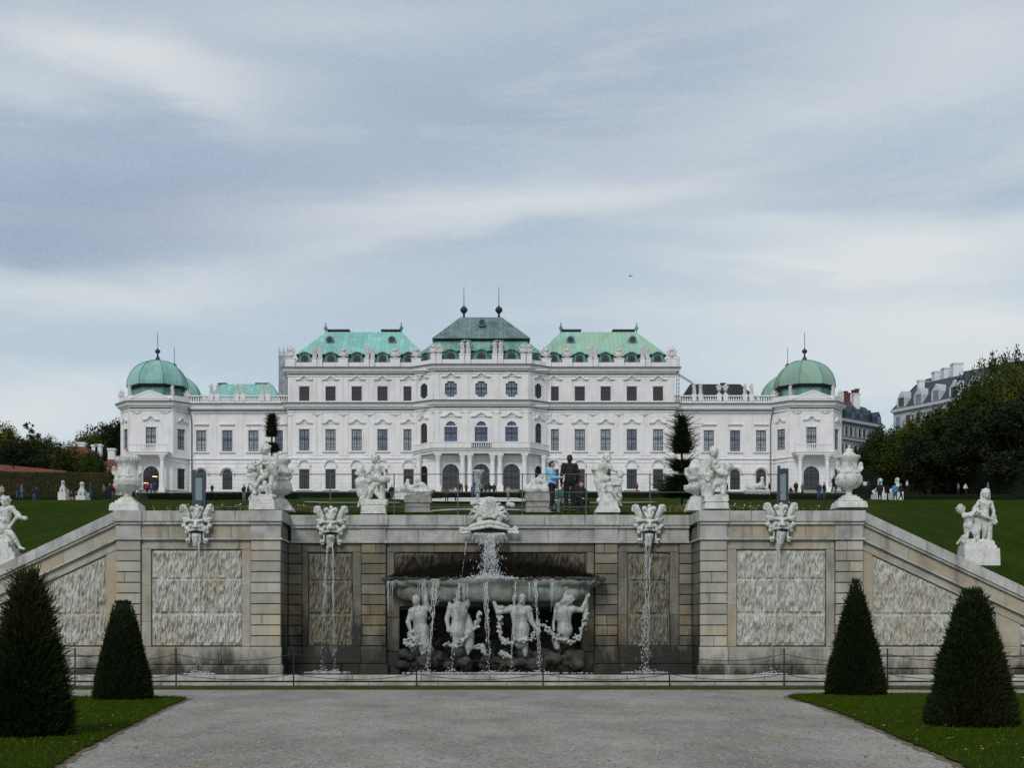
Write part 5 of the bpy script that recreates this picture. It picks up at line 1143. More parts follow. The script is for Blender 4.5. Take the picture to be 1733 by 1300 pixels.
# ---- small statues further up the garden, and sphinxes
def tiny_proto(kind):
    c = []; J = dict(H=Vector((0, 0, 1.62)), N=Vector((0, 0, 1.48)), C=Vector((0, 0, 1.25)), P=Vector((.03, 0, .95)), SL=Vector((-.2, 0, 1.4)), EL=Vector((-.36, -.05, 1.2)), WL=Vector((-.22, -.2, 1.05)), SR=Vector((.2, 0, 1.4)), ER=Vector((.32, 0, 1.55)), WR=Vector((.28, -.05, 1.8)),
        KL=Vector((-.1, -.08, .5)), AL=Vector((-.1, 0, .08)), KR=Vector((.12, 0, .5)), AR=Vector((.14, 0, .08)))
    c = figure(J, 1.0, 1.1, 1.25)
    c += [(Vector((-.05, .05, 1.0)), Vector((-.05, .05, .15)), .2, .22), (Vector((.2, .05, 1.2)), Vector((.24, .02, .2)), .10, .14)]
    if kind == 1:
        c = [('E', Vector((0, 0, .35)), (.35, .3, .35)), (Vector((0, 0, .1)), Vector((0, 0, .9)), .15, .18), ('E', Vector((0, 0, .95)), (.3, .25, .2)), (Vector((-.3, 0, .5)), Vector((-.65, 0, .95)), .14, .06), (Vector((.3, 0, .5)), Vector((.65, 0, .95)), .14, .06), (Vector((-.2, 0, .3)), Vector((-.6, 0, .35)), .14, .09), (Vector((.2, 0, .3)), Vector((.6, 0, .35)), .14, .09), (Vector((0, 0, .9)), Vector((.05, 0, 1.5)), .14, .05), (Vector((-.2, 0, .8)), Vector((-.35, 0, 1.35)), .1, .05), (Vector((.2, 0, .8)), Vector((.42, 0, 1.25)), .1, .05)]
    if kind == 2:
        c = [(Vector((0, 0, .05)), Vector((0, 0, .3)), .22, .08), ('E', Vector((0, 0, .7)), (.33, .33, .38)), (Vector((0, 0, .9)), Vector((0, 0, 1.15)), .2, .28), (Vector((-.3, 0, .9)), Vector((-.42, 0, 1.15)), .07, .07), (Vector((.3, 0, .9)), Vector((.42, 0, 1.15)), .07, .07), ('E', Vector((0, 0, 1.3)), .14)]
    return c
M['mart'] = marble('attic_stone', (.68, .66, .64), (.54, .53, .51), (.24, .24, .23))
protos = {}
def attic(kind, x, y, z, label, sc=1.0, flip=1, group='attic statues on the palace parapet', grp=True):
    names = ['attic_statue', 'trophy_ornament', 'parapet_urn']
    if kind not in protos:
        o = organic(names[kind], tiny_proto(kind), M['mart'], None, .05, 1); protos[kind] = o
    else:
        o = protos[kind].copy(); COL.objects.link(o)
    o.location = (x, y, z); o.scale = (sc * flip, sc, sc); o.rotation_euler.z = rs.uniform(-.4, .4)
    tag(o, label, ['statue', 'trophy', 'urn'][kind], group)
ordn = ['first', 'second', 'third', 'fourth', 'fifth', 'sixth', 'seventh', 'eighth', 'ninth', 'tenth', 'eleventh', 'twelfth']
for s in (-1, 1):
    wing_ = 'left' if s < 0 else 'right'; fi = ti = 0
    for x, k in ATT:
        if k == 2:
            for d in (-.42, .42):
                fi += 1; attic(0, s * x + CP + s * d, 220.2, Z3 + 1.63, f'small pale standing statue before the {wing_} green roof, {ordn[fi-1]} counting out from the centre block', 1.15, rs.choice((1, -1)))
        else:
            ti += 1; attic(1, s * x + CP, 220.2, Z3 + 1.63, f'small pale carved trophy before the {wing_} green roof, {ordn[ti-1]} counting out from the centre block', 1.3)
i = 0
for x in (-X0 + .3, -2.5, 2.5, X0 - .3):
    for d in (-.45, .45):
        i += 1
        attic(0 if abs(x) < 4 or abs(d) > 1 else 1, x + CP + d, 217.75, Z3 + 1.8, f'small pale figure on the centre block parapet below the grey-green roof, {ordn[i-1]} from the left', 1.2)
for s in (-1, 1):
    wing_ = 'left' if s < 0 else 'right'; i = 0
    for xp in sorted(PEDX, key=lambda v: s * v):
        for d in (-.5, .5):
            i += 1; attic(2 if (xp == 37.5 and s > 0) else 0, s * xp + CP + d, 221.2, Z2 + 1.75, f'small pale {"urn" if (xp == 37.5 and s > 0) else "statue"} on the low {wing_} wing balustrade, {ordn[i-1]} from the left', .95 if xp != 37.5 or s < 0 else 1.1)
    m = MB()
    for j, (dx, yy) in enumerate(((-5.2, 221.3), (-3.3, 218.7), (3.3, 218.7), (5.1, 221.3))):
        attic([1, 0, 0, 1][j], s * TWX + CP + dx, yy + .15, Z2 + 1.15, f'small pale {["trophy", "statue", "statue", "trophy"][j]} around the {wing_} corner dome, {ordn[j]} from the left', .95)
def garden_statue(px, ytop, ybot, Y, kind, label):
    zb = PZ(ybot, Y); zt_ = PZ(ytop, Y); h = zt_ - zb; x = PXx(px, Y); ph = h * .3; V = lambda a, b, c: Vector((x + a * h, Y + b * h, zb + c * h))
    t = thing('garden_statue', (x, Y, zb), label, 'statue', 'pale statues in the upper garden')
    if kind == 'sphinx':
        c = [('E', V(0, -.12, .84), (.09 * h, .09 * h, .11 * h)), (V(0, -.1, .75), V(0, -.05, .55), .07 * h, .13 * h), (V(0, -.05, .5), V(0, .5, .38), .16 * h, .15 * h), (V(-.1, -.15, .5), V(-.1, -.2, .30), .06 * h, .06 * h), (V(.1, -.15, .5), V(.1, -.2, .30), .06 * h, .06 * h), (V(-.12, .5, .4), V(-.14, .3, .28), .1 * h, .07 * h), (V(.12, .5, .4), V(.14, .3, .28), .1 * h, .07 * h), (V(0, 0, .86), V(0, .02, .7), .1 * h, .1 * h)]
        organic('figure', c, M['mar'], t, h * .03, 1); m = MB(); m.box(x - .22 * h, x + .22 * h, Y - .3 * h, Y + .65 * h, zb - .4, zb + .27 * h); m.build('pedestal', M['marp'], t)
    elif kind == 'sphinx_side':
        q = h; c = [('E', V(0, 0, .86), .12 * q), (V(0, 0, .76), V(-.02, 0, .5), .09 * q, .17 * q), (V(-.05, 0, .45), V(-.75, 0, .36), .18 * q, .17 * q), (V(.05, -.05, .4), V(.35, -.05, .26), .07 * q, .05 * q), (V(-.75, -.05, .35), V(-.5, -.1, .24), .14 * q, .08 * q)]
        organic('figure', c, M['mar'], t, h * .03, 1); m = MB(); m.box(x - 1.0 * h, x + .4 * h, Y - .25 * h, Y + .25 * h, zb - .4, zb + .2 * h); m.build('pedestal', M['marp'], t)
    else:
        f = kind; W_ = .62 * h; m = MB(); m.hexa([(x - .36 * h, Y - .33 * h, zb - .5), (x + .34 * h, Y - .33 * h, zb - .5), (x + .34 * h, Y + .33 * h, zb - .5), (x - .36 * h, Y + .33 * h, zb - .5)], [(x - .32 * h, Y - .3 * h, zb + .5 * h), (x + .3 * h, Y - .3 * h, zb + .5 * h), (x + .3 * h, Y + .3 * h, zb + .5 * h), (x - .32 * h, Y + .3 * h, zb + .5 * h)]); m.box(x - .36 * h, x + .35 * h, Y - .34 * h, Y + .34 * h, zb + .3 * h, zb + .48 * h); m.build('pedestal', M['rough'], t)
        c = [(V(-.26 * f, 0, .6), V(.2 * f, 0, .58), .12 * h, .13 * h), (V(-.3 * f, 0, .58), V(-.1 * f, 0, .78), .08 * h, .1 * h), ('E', V(.02 * f, 0, .9), .075 * h), (V(-.08 * f, 0, .78), V(.02 * f, 0, .88), .09 * h, .05 * h), (V(0, -.05, .8), V(.22 * f, -.05, .74), .045 * h, .04 * h), (V(.22 * f, -.05, .74), V(.3 * f, 0, .9), .04 * h, .035 * h), (V(.2 * f, 0, .56), V(.32 * f, 0, .8), .08 * h, .06 * h), (V(-.1 * f, -.1, .6), V(.25 * f, -.12, .68), .07 * h, .05 * h), ('E', V(-.3 * f, 0, .62), .1 * h), ('E', V(.12 * f, -.1, .58), .1 * h)]
        organic('figures', c, M['mar'], t, h * .025, 1)
M['rough'] = stone('rough_stone', (.42, .41, .38), (.26, .26, .24), scale=4, bump=1)
garden_statue(708, 808, 872, 57, -1, 'pale sculpture group on a rough grey block at the left end of the upper basin')
garden_statue(914, 800, 872, 57, 1, 'pale sculpture group on a rough grey block just left of the woman in light blue')
garden_statue(107, 812, 842, 95, 'sphinx', 'white stone sphinx on the left lawn, the left one of two near the clipped hedge')
garden_statue(139, 814, 850, 80, 'sphinx', "white stone sphinx on the left lawn, right one of two, beside sitting people")
garden_statue(1489, 808, 846, 90, 'sphinx', 'white stone sphinx on the right lawn behind a walker with a black rucksack')
garden_statue(1518, 807, 843, 95, 'sphinx', 'white stone sphinx on the right lawn behind a visitor in light blue')
garden_statue(1290, 806, 836, 150, 'sphinx_side', 'white reclining sphinx seen from the side before the right palace wing')
garden_statue(690, 810, 838, 120, 'sphinx_side', 'white reclining sphinx behind the left sculpture group of the upper basin')
# ---------------------------------------------------------------- people
SK = plain('skin', (.48, .29, .20), .5, var=.1); HR_ = plain('dark_hair', (.02, .014, .011), .6)
def cloth(name, c, r=.8): return plain(name, c, r, var=.3, scale=5)
def V3(*a): return Vector(a)
def man_caps(p, s=1.0):
    pass
def person(loc, label, jacket, trousers, pose='stand', rot=0, h=1.75, vox=.02, hairc=None, long_hair=False, shoes=True, female=False):
    t = thing('person', loc, label, 'person'); s = h / 1.75; O = Vector(loc); cr, sr = math.cos(rot), math.sin(rot)
    def v(x, y, z): x *= s; y *= s; z *= s; return O + Vector((x * cr - y * sr, x * sr + y * cr, z))
    f = Vector((sr, -cr, 0)); sh = .19 if not female else .165
    if pose == 'stand' or pose == 'talk':
        A = dict(P=v(0, 0, .95), C=v(0, 0, 1.27), N=v(0, 0, 1.47), H=v(0, -.01, 1.63), KL=v(-.11, -.03, .50), KR=v(.11, -.01, .50), AL=v(-.12, .02, .08), AR=v(.12, .04, .08), SL=v(-sh, 0, 1.42), SR=v(sh, 0, 1.42), EL=v(-sh - .07, .03, 1.13), ER=v(sh + .07, .03, 1.13), WL=v(-sh - .05, -.08, .90), WR=v(sh + .05, -.08, .90))
        if pose == 'talk': A.update(EL=v(-sh - .05, -.06, 1.15), ER=v(sh + .03, -.06, 1.15), WL=v(-.10, -.34, 1.16), WR=v(.08, -.34, 1.18))
    elif pose == 'walk':
        A = dict(P=v(0, 0, .94), C=v(0, -.02, 1.27), N=v(0, -.03, 1.47), H=v(0, -.05, 1.63), KL=v(-.1, -.2, .52), KR=v(.1, .02, .50), AL=v(-.1, -.25, .1), AR=v(.1, .32, .14), SL=v(-sh, 0, 1.42), SR=v(sh, 0, 1.42), EL=v(-sh - .06, .15, 1.15), ER=v(sh + .06, -.08, 1.13), WL=v(-sh - .04, .12, .90), WR=v(sh + .04, -.25, .95))
    else:
        A = dict(P=v(0, 0, .50), C=v(0, -.05, .80), N=v(0, -.08, 1.0), H=v(0, -.12, 1.16), KL=v(-.13, -.42, .52), KR=v(.13, -.42, .52), AL=v(-.13, -.38, .08), AR=v(.13, -.38, .08), SL=v(-sh, -.06, .95), SR=v(sh, -.06, .95), EL=v(-sh - .06, -.1, .70), ER=v(sh + .06, -.1, .70), WL=v(-.1, -.34, .62), WR=v(.1, -.34, .62))
    B = figure(A, s * .96, 1.0, .82, f, hair=False); organic('body', B, SK, t, vox, 2)
    J = []; w = .95 if female else 1.0
    C, Pv = A['C'], A['P']
    J += [(A['N'] - Vector((0, 0, .04 * s)), C, .085 * s, .165 * s * w), (C, Pv + Vector((0, 0, .02)), .165 * s * w, .16 * s)]
    for k in 'LR':
        J += [(C + Vector((0, 0, .10 * s)), A['S' + k], .11 * s, .085 * s), (A['S' + k], A['E' + k], .080 * s, .064 * s), (A['E' + k], A['E' + k].lerp(A['W' + k], .93), .064 * s, .046 * s)]
    if female: J += [(A['N'] - f * .10 * s + Vector((0, 0, .0)), A['N'] - f * .12 * s - Vector((0, 0, .10 * s)), .09 * s, .08 * s)]
    else: J.append((A['N'] - Vector((0, 0, .03 * s)), A['N'] + Vector((0, 0, .03 * s)), .075 * s, .068 * s))
    organic('jacket', J, jacket, t, vox, 2, disp=.012 if vox < .03 else 0)
    T_ = [(Pv, Pv - Vector((0, 0, .02)), .155 * s, .15 * s)]
    for q, k in ((-1, 'L'), (1, 'R')):
        hp = Pv + Vector((cr * q * .085 * s, sr * q * .085 * s, -.03 * s)); T_ += [(hp, A['K' + k], .105 * s, .078 * s), (A['K' + k], A['A' + k], .076 * s, .060 * s)]
    organic('trousers', T_, trousers, t, vox, 1)
    h_ = s * .96; Hc = A['H']; L = [('E', Hc - f * .018 * h_ + Vector((0, 0, .032 * h_)), (.098 * h_, .104 * h_, .108 * h_)), ('E', Hc - f * .05 * h_, (.09 * h_, .085 * h_, .11 * h_))]
    if long_hair: L += [(Hc - f * .05 * h_, Hc - f * .06 * h_ - Vector((0, 0, .14 * h_)), .085 * h_, .07 * h_)]
    organic('hair', L, hairc or HR_, t, vox * .8, 1)
    sh_ = []
    for k in 'LR': sh_.append((A['A' + k] - Vector((0, 0, .04 * s)) - f * (-.02), A['A' + k] + f * .15 * s - Vector((0, 0, .045 * s)), .048 * s, .038 * s))
    organic('shoes', sh_[:1], HR_, t, vox, 1).name = 'shoe'; organic('shoe', sh_[1:], HR_, t, vox, 1)
    return t
jb = cloth('black_jacket', (.012, .012, .014)); tb = cloth('black_trousers', (.010, .010, .012)); lb = cloth('light_blue_jacket', (.27, .56, .82), .6)
gr_ = cloth('dark_green_jacket', (.03, .10, .08)); nv = cloth('navy_coat', (.02, .03, .06)); dj = cloth('denim', (.04, .08, .17)); rd = cloth('red_coat', (.45, .03, .04)); wh = cloth('white_shirt', (.62, .62, .60)); br = cloth('brown_coat', (.12, .07, .04)); bl = cloth('blue_coat', (.08, .22, .42)); gy = cloth('grey_coat', (.16, .16, .17)); bn = cloth('beige_coat', (.42, .33, .22)); blond = plain('light_hair', (.25, .16, .07))
tz0 = lambda x, Y: tz(x, Y)
x = PXx(934, 46.9); person((x, 46.9, 5.62), 'dark-haired woman in a light blue hooded jacket and black trousers behind the railing', lb, tb, 'talk', R(75), 1.66, .016, female=True)
x = PXx(964, 47.2); person((x, 47.2, 5.62), 'tall man with cropped dark hair in a black jacket, seen from behind at the railing', jb, tb, 'stand', R(195), 1.90, .016)
x = PXx(953, 53); person((x, 53, PZ(874, 53)), 'person in a dark green jacket crouching on the terrace between the standing couple', gr_, gy, 'sit', R(-10), 1.7, .02)
x = PXx(981, 53); person((x, 53, PZ(872, 53)), 'person in a dark coat with brown hair sitting right of the tall man in black', jb, tb, 'sit', R(25), 1.7, .02, hairc=plain('brown_hair', (.10, .05, .025)))
x = PXx(978, 66); person((x, 66, PZ(866, 66)), 'person in a black coat standing behind the seated pair', jb, tb, 'stand', R(150), 1.72, .03)
# far visitors: a few prototypes, then copies with their own coats
PR = {}
def proto(pose, female):
    if (pose, female) not in PR:
        PR[(pose, female)] = person((0, 0, -80), 'x', jb, tb, pose, 0, 1.75, .045, female=female, long_hair=female); return PR[(pose, female)], True
    return PR[(pose, female)], False
def visitor(px, ybot, htpx, Y, jm, tm, label, pose='stand', rot=None, female=False, group='visitors strolling in the garden'):
    src, new = proto(pose, female); t = src if new else copy_tree(src)
    t.location = (PXx(px, Y), Y, PZ(ybot, Y)); sc = htpx * Y / F / (1.75 if pose != 'sit' else 1.27); t.scale = (sc, sc, sc); t.rotation_euler.z = rs.uniform(0, 6.28) if rot is None else R(rot)
    for ch in t.children:
        b = ch.name.split('.')[0]
        if b in ('jacket', 'trousers'):
            ch.material_slots[0].link = 'OBJECT'; ch.material_slots[0].material = jm if b == 'jacket' else tm
    t['label'] = label; t['category'] = 'person'; t['group'] = group
    return t
VS = [(3, 848, 28, 100, bn, gy, 'person in a beige coat at the far left behind the seated youth statue', 'stand', 0, True), (30, 845, 26, 100, jb, dj, 'person in black with blue jeans near the left lawn edge', 'walk'),
 (36, 846, 26, 101, gy, dj, 'person in a grey coat walking beside another in black near the left lawn edge', 'walk'), (58, 850, 27, 98, jb, dj, 'person in a black coat and jeans on the left lawn path', 'stand'),
 (63, 850, 26, 99, nv, tb, 'person in a navy coat on the left lawn path next to another in black', 'walk'), (82, 838, 24, 130, jb, tb, 'person all in black against the clipped left hedge', 'stand'),
 (121, 852, 20, 82, jb, bn, 'person in black sitting between the two left sphinxes', 'sit', 10), (129, 852, 20, 82, jb, gy, 'person in black and grey sitting beside the right-hand left sphinx', 'sit', 0),
 (153, 843, 26, 108, nv, dj, 'person in a navy coat and jeans by the left hedge end', 'stand'), (176, 846, 26, 105, br, tb, 'person in a brown coat left of the outer left urn', 'walk'),
 (186, 848, 30, 92, jb, tb, 'person in black close to the outer left urn', 'stand'), (193, 840, 24, 115, rd, tb, 'person in a red coat peeping out left of the outer left urn', 'stand'),
 (226, 846, 24, 100, jb, tb, 'person in black right of the stem of the outer left urn', 'walk'), (256, 838, 21, 196, bl, dj, 'person in blue at the left palace door', 'stand'), (262, 838, 21, 197, nv, dj, 'person in navy at the left palace door', 'stand'),
 (249, 838, 21, 198, rd, tb, 'person in red just inside the left palace door', 'stand'), (359, 837, 17, 190, jb, tb, 'person in black before the second arched window of the left wing', 'stand'),
 (413, 850, 30, 92, jb, gy, 'photographer in a black coat left of the crouching cherub statue', 'talk'), (420, 850, 27, 94, nv, tb, 'person in navy beside the photographer in black', 'stand'),
 (663, 848, 27, 96, jb, dj, 'man in black with blue jeans walking right of the striding cherub', 'walk'), (756, 850, 26, 100, br, tb, 'person in brown with black trousers left of the central plaza', 'stand'),
 (771, 848, 25, 104, wh, tb, 'person in a white top and black trousers on the central plaza', 'stand'), (778, 838, 22, 180, nv, tb, 'person in navy left of the fountain jet', 'walk'),
 (782, 838, 20, 190, rd, tb, 'person in a red coat left of the fountain jet', 'stand', None, True), (789, 838, 20, 192, br, tb, 'person in brown just right of the one in red', 'stand'),
 (799, 842, 22, 150, dj, dj, 'person in denim left of the fountain jet', 'stand'), (806, 843, 22, 152, bl, dj, 'person in blue behind the fountain jet', 'walk'), (815, 839, 22, 180, gy, tb, 'person in grey right behind the fountain jet', 'stand'),
 (822, 840, 23, 175, jb, tb, 'person in black right of the fountain jet', 'stand'), (829, 841, 23, 170, jb, gy, 'person in black and grey right of the fountain jet', 'walk'), (836, 840, 22, 178, nv, tb, 'person in navy farther right of the fountain jet', 'stand'),
 (860, 847, 24, 112, bn, gy, 'person in a beige jacket before the right palace door', 'walk', 0), (1078, 833, 16, 198, rd, tb, 'person in a red coat before the right main wing', 'stand', None, True),
 (1231, 836, 18, 170, jb, dj, 'person in black right of the cloaked woman statue', 'walk'), (1302, 837, 20, 168, jb, tb, 'person in black beside the reclining sphinx', 'walk'),
 (1338, 838, 14, 160, jb, tb, 'person in black sitting left of the group by the right palace door', 'sit'), (1347, 839, 24, 158, jb, tb, 'person in black standing left of the right palace door', 'stand'),
 (1358, 840, 22, 157, gy, tb, 'person in grey near the right palace door', 'stand'), (1386, 846, 29, 120, nv, dj, 'person in a navy coat and jeans right of the right palace door', 'stand'),
 (1395, 846, 29, 121, jb, dj, 'person in a black coat with a white cap, right of the right palace door', 'stand'), (1411, 834, 28, 130, jb, tb, 'person in black left of the outer right urn', 'walk'),
 (1464, 833, 20, 130, wh, tb, 'person in white just right of the outer right urn', 'stand'), (1470, 834, 20, 131, jb, tb, 'person in black just right of the outer right urn', 'stand'),
 (1489, 850, 34, 84, jb, tb, 'walker with a black rucksack in front of the right sphinx', 'stand', 180), (1515, 850, 32, 88, bl, dj, 'visitor in light blue before the farther right sphinx', 'stand', 180),
 (1524, 848, 30, 90, jb, tb, 'person in black beside the visitor in light blue', 'walk'), (1535, 834, 22, 120, wh, tb, 'person in a white shirt by the right hedge', 'stand'),
 (1622, 838, 20, 125, gy, tb, 'person in grey in the shade of the right hedge', 'stand'), (1634, 838, 20, 125, wh, tb, 'person in white in the shade of the right hedge', 'walk'), (1672, 838, 22, 120, bl, dj, 'person in blue behind the right ramp statue', 'stand')]
for q in VS: visitor(*q)
# ---------------------------------------------------------------- plants
def leafmat(name, a, b, c):
    t = NT(name); r = t.geo.outputs['Random Per Island']; k = t.mix(r, a, b); k = t.mix(t.ramp(t.noise(.45, 3, .5), .48, .66, 0, .75), k, c)
    t.set('Base Color', k); t.set('Roughness', .8); t.set('Specular IOR Level', .06); return t.mat
M['lf1'] = leafmat('dark_leaves', (.018, .030, .006), (.036, .052, .010), (.050, .058, .010))
M['lf2'] = leafmat('mid_leaves', (.030, .044, .008), (.055, .070, .014), (.095, .080, .014))
M['lf3'] = leafmat('olive_leaves', (.055, .055, .016), (.085, .080, .022), (.12, .085, .02))
M['lf4'] = leafmat('darkest_leaves', (.012, .018, .009), (.022, .030, .012), (.030, .034, .012))  # darkest leaf tone of the set
M['hdg'] = leafmat('hedge_leaves', (.030, .040, .016), (.050, .055, .022), (.075, .055, .028))
M['bark'] = plain('bark', (.05, .04, .03), .9)
def crown_mesh(name, blobs, n, size, seed, mat, inner=.35):
    rnd = random.Random(seed); m = MB(); vol = [b[3] ** 2 for b in blobs]; tot = sum(vol)
    sub = []
    for (x, y, z, r), w in zip(blobs, vol):
        for _ in range(max(5, int(13 * r))):
            v = Vector((rnd.gauss(0, 1), rnd.gauss(0, 1), rnd.gauss(0, .8))).normalized(); k = rnd.uniform(.55, 1.0)
            sub.append((x + v.x * r * k, y + v.y * r * k, z + v.z * r * k * .9, r * rnd.uniform(.22, .42)))
    W_ = [q[3] ** 2 for q in sub]
    for q in rnd.choices(sub, W_, k=n):
        v = Vector((rnd.gauss(0, 1), rnd.gauss(0, 1), rnd.gauss(0, 1))).normalized() * q[3] * rnd.uniform(.55, 1.08); p = Vector(q[:3]) + v
        a = Vector((rnd.gauss(0, 1), rnd.gauss(0, 1), rnd.gauss(0, 1))).normalized(); b = a.cross(v.normalized() + Vector((0, 0, .3)))
        b = b.normalized() if b.length > .05 else Vector((1, 0, 0)); s = size * rnd.uniform(.6, 1.3); m.add([p - a * s, p + b * s * .5, p + a * s, p - b * s * .5], [(0, 1, 2, 3)])
    return m.build(name, mat)
def tree_proto(kind, seed, mat, n=13000):
    rnd = random.Random(seed); b = []
    if kind == 'round': b = [(rnd.gauss(0, .5) * 1.6, rnd.gauss(0, .5) * 1.4, 4.6 + rnd.uniform(-1.6, 2.4), rnd.uniform(1.3, 2.1)) for _ in range(9)] + [(0, 0, 5, 2.4)]
    else: b = [(rnd.gauss(0, .4), rnd.gauss(0, .4), 2.2 + i * .85, max(.6, 1.9 - i * .2)) for i in range(8)]
    root = bpy.data.objects.new('tree', None); COL.objects.link(root)
    c = crown_mesh('crown', b, n, .135, seed, mat); c.parent = root
    zs = sorted(v.co.z for v in c.data.vertices); xs = sorted(v.co.x for v in c.data.vertices); root['h_'] = zs[-len(zs) // 400 - 1]; root['w_'] = xs[-len(xs) // 100] - xs[len(xs) // 100]
    m = MB(); m.tube([(0, 0, -1), (.05, 0, 1.5), (0, .1, 3.2), (.1, 0, 5.5)], [.28, .22, .17, .06], 8)
    for i in range(7):
        a = i * .9; m.tube([(0, 0, 2.2 + i * .3), (math.cos(a) * .9, math.sin(a) * .9, 3.6 + i * .35), (math.cos(a) * 1.7, math.sin(a) * 1.7, 4.6 + i * .4)], [.1, .07, .02], 6)
    m.build('trunk', M['bark'], root); return root
TP = {'a': tree_proto('round', 1, M['lf1']), 'b': tree_proto('round', 2, M['lf2']), 'c': tree_proto('tall', 3, M['lf1']), 'd': tree_proto('round', 4, M['lf3']), 'e': tree_proto('round', 5, M['lf4'], 15000), 'f': tree_proto('round', 6, M['lf1'], 8000), 'g': tree_proto('round', 7, M['lf2'], 8000)}
HW = {k: (t['h_'], t['w_']) for k, t in TP.items()}
for t in TP.values(): del t['h_']; del t['w_']
used = set()
def put_tree(k, px, ytop, ybot, Y, wpx, label, group='trees beyond the garden hedges', rot=0):
    src = TP[k]; t = src if k not in used else copy_tree(src); used.add(k)
    zb, zt_ = PZ(ybot, Y), PZ(ytop, Y); H_ = HW[k][0]; t.location = (PXx(px, Y), Y, zb); sz = (zt_ - zb) / H_
    sx = wpx * Y / F / HW[k][1]; t.scale = (sx, sx, sz); t.rotation_euler.z = rot; tag(t, label, 'tree', group)
L_ = [('b', 5, 716, 845, 165, 85, 'round green tree at the far left edge beyond the hedge'), ('c', 48, 720, 845, 168, 62, 'tall narrow dark tree, second from the left edge'), ('a', 80, 738, 845, 160, 60, 'low dark tree left of the red-roofed house'),
      ('d', 118, 750, 840, 158, 48, 'small olive-brown tree in front of the red tiled roof'), ('b', 150, 731, 840, 196, 80, 'wide green-olive tree rising behind the white chimneys'), ('e', 194, 710, 845, 235, 76, 'very dark tree touching the left corner pavilion'),
      ('a', 158, 764, 845, 150, 42, 'small dark tree before the white chimneys, right of the red roof'), ('d', 192, 790, 845, 140, 24, 'small yellowish bush-like tree behind the outer left urn'), ('e', 30, 752, 848, 150, 90, 'dark lower tree behind the left hedge near the picture edge'), ('c', 102, 752, 840, 155, 40, 'slim dark tree beside the olive-brown one')]
for i, q in enumerate(L_): put_tree(*q, rot=i * 1.3)
R_ = [('e', 1472, 748, 850, 190, 60, 'dark low tree nearest the right corner pavilion'), ('a', 1508, 722, 850, 180, 74, 'dark green tree below the blue-glazed mansard building'), ('b', 1552, 700, 850, 172, 84, 'mid-green tree below the white-dormered mansard roof'),
      ('a', 1600, 690, 850, 165, 90, 'dark green tree in the middle of the right-hand row'), ('f', 1646, 640, 850, 150, 80, 'tall dark tree hiding the end of the mansard building'), ('g', 1672, 606, 850, 152, 76, 'tall mid-green tree with gaps of sky in its top'),
      ('f', 1700, 594, 850, 160, 64, 'tallest slim tree near the right picture edge'), ('g', 1735, 606, 850, 140, 84, 'very dark tree cut by the right picture edge'), ('e', 1574, 738, 852, 140, 96, 'dark bushy tree low behind the right hedge'), ('e', 1662, 690, 852, 138, 120, 'dark bushy tree behind the right ramp statue'),
      ('a', 1520, 752, 852, 145, 76, 'dark bushy tree above the two white sphinxes on the right'), ('e', 1718, 668, 852, 130, 120, 'dark bushy tree low at the right picture edge'), ('e', 1762, 640, 850, 150, 120, 'dark tree mostly outside the right picture edge')]
for i, q in enumerate(R_): put_tree(*q, rot=i * 1.1 + .5)
# clipped hedges
def hedge(name, x0, x1, Y0, Y1, yt0, yt1, thick, n, size, label, mat='hdg', ybot=None):
    m = MB(); rnd = random.Random(hash(label) % 999 if False else int(abs(x0) * 10)); A = Vector((PXx(x0, Y0), Y0)); B = Vector((PXx(x1, Y1), Y1)); d = (B - A).normalized(); nn = Vector((d.y, -d.x)); o = thing(name, (A.x, A.y, tz(A.x, A.y)), label, 'hedge')
    za, zb = PZ(yt0, Y0), PZ(yt1, Y1); K = 12; core = MB()
    for i in range(K):
        a, b = A.lerp(B, i / K), A.lerp(B, (i + 1) / K); ta, tb = za + (zb - za) * i / K - .06, za + (zb - za) * (i + 1) / K - .06; ga, gb = tz(a.x, a.y) - .3, tz(b.x, b.y) - .3
        core.hexa([(a.x, a.y, ga), (b.x, b.y, gb), (b.x - nn.x * thick, b.y - nn.y * thick, gb), (a.x - nn.x * thick, a.y - nn.y * thick, ga)], [(a.x, a.y, ta), (b.x, b.y, tb), (b.x - nn.x * thick, b.y - nn.y * thick, tb), (a.x - nn.x * thick, a.y - nn.y * thick, ta)])
    core.build('solid_core', M['hcore'], o)  # solid dark core behind the leaf cards
    for _ in range(n):
        t = rnd.random(); p = A.lerp(B, t); top = za + (zb - za) * t; g = tz(p.x, p.y); face = rnd.random() < .78
        if face: z = g + (top - g) * rnd.random() ** .9; q = p + nn * rnd.uniform(-.02, .10)
        else: z = top + rnd.uniform(-.05, .05); q = p - nn * rnd.uniform(0, thick)
        c = Vector((q.x, q.y, z)); a = Vector((rnd.gauss(0, 1), rnd.gauss(0, 1), rnd.gauss(0, 1))).normalized() * size * rnd.uniform(.6, 1.3); b = a.cross(Vector((nn.x, nn.y, .3)))
        b = b.normalized() * size * .5 if b.length > .01 else Vector((size, 0, 0)); m.add([c - a, c + b, c + a, c - b], [(0, 1, 2, 3)])
    m.build('foliage', M[mat], o)
M['hcore'] = plain('hedge_core', (.012, .014, .008), .9)
hedge('clipped_hedge', -60, 178, 142, 142, 798, 801, 2, 16000, .09, 'tall clipped dark hedge running along the left side of the garden')
hedge('clipped_hedge', 1440, 1800, 175, 118, 796, 778, 2, 22000, .09, 'tall clipped dark hedge running along the right side of the garden', 'lf4')
hedge('low_hedge', 505, 745, 165, 165, 833.5, 833.5, 1, 5000, .07, 'low dark hedge before the left main wing of the palace', 'lf4')
hedge('low_hedge', 885, 1155, 165, 165, 833.5, 833.5, 1, 5000, .07, 'low dark hedge before the right main wing of the palace', 'lf4')
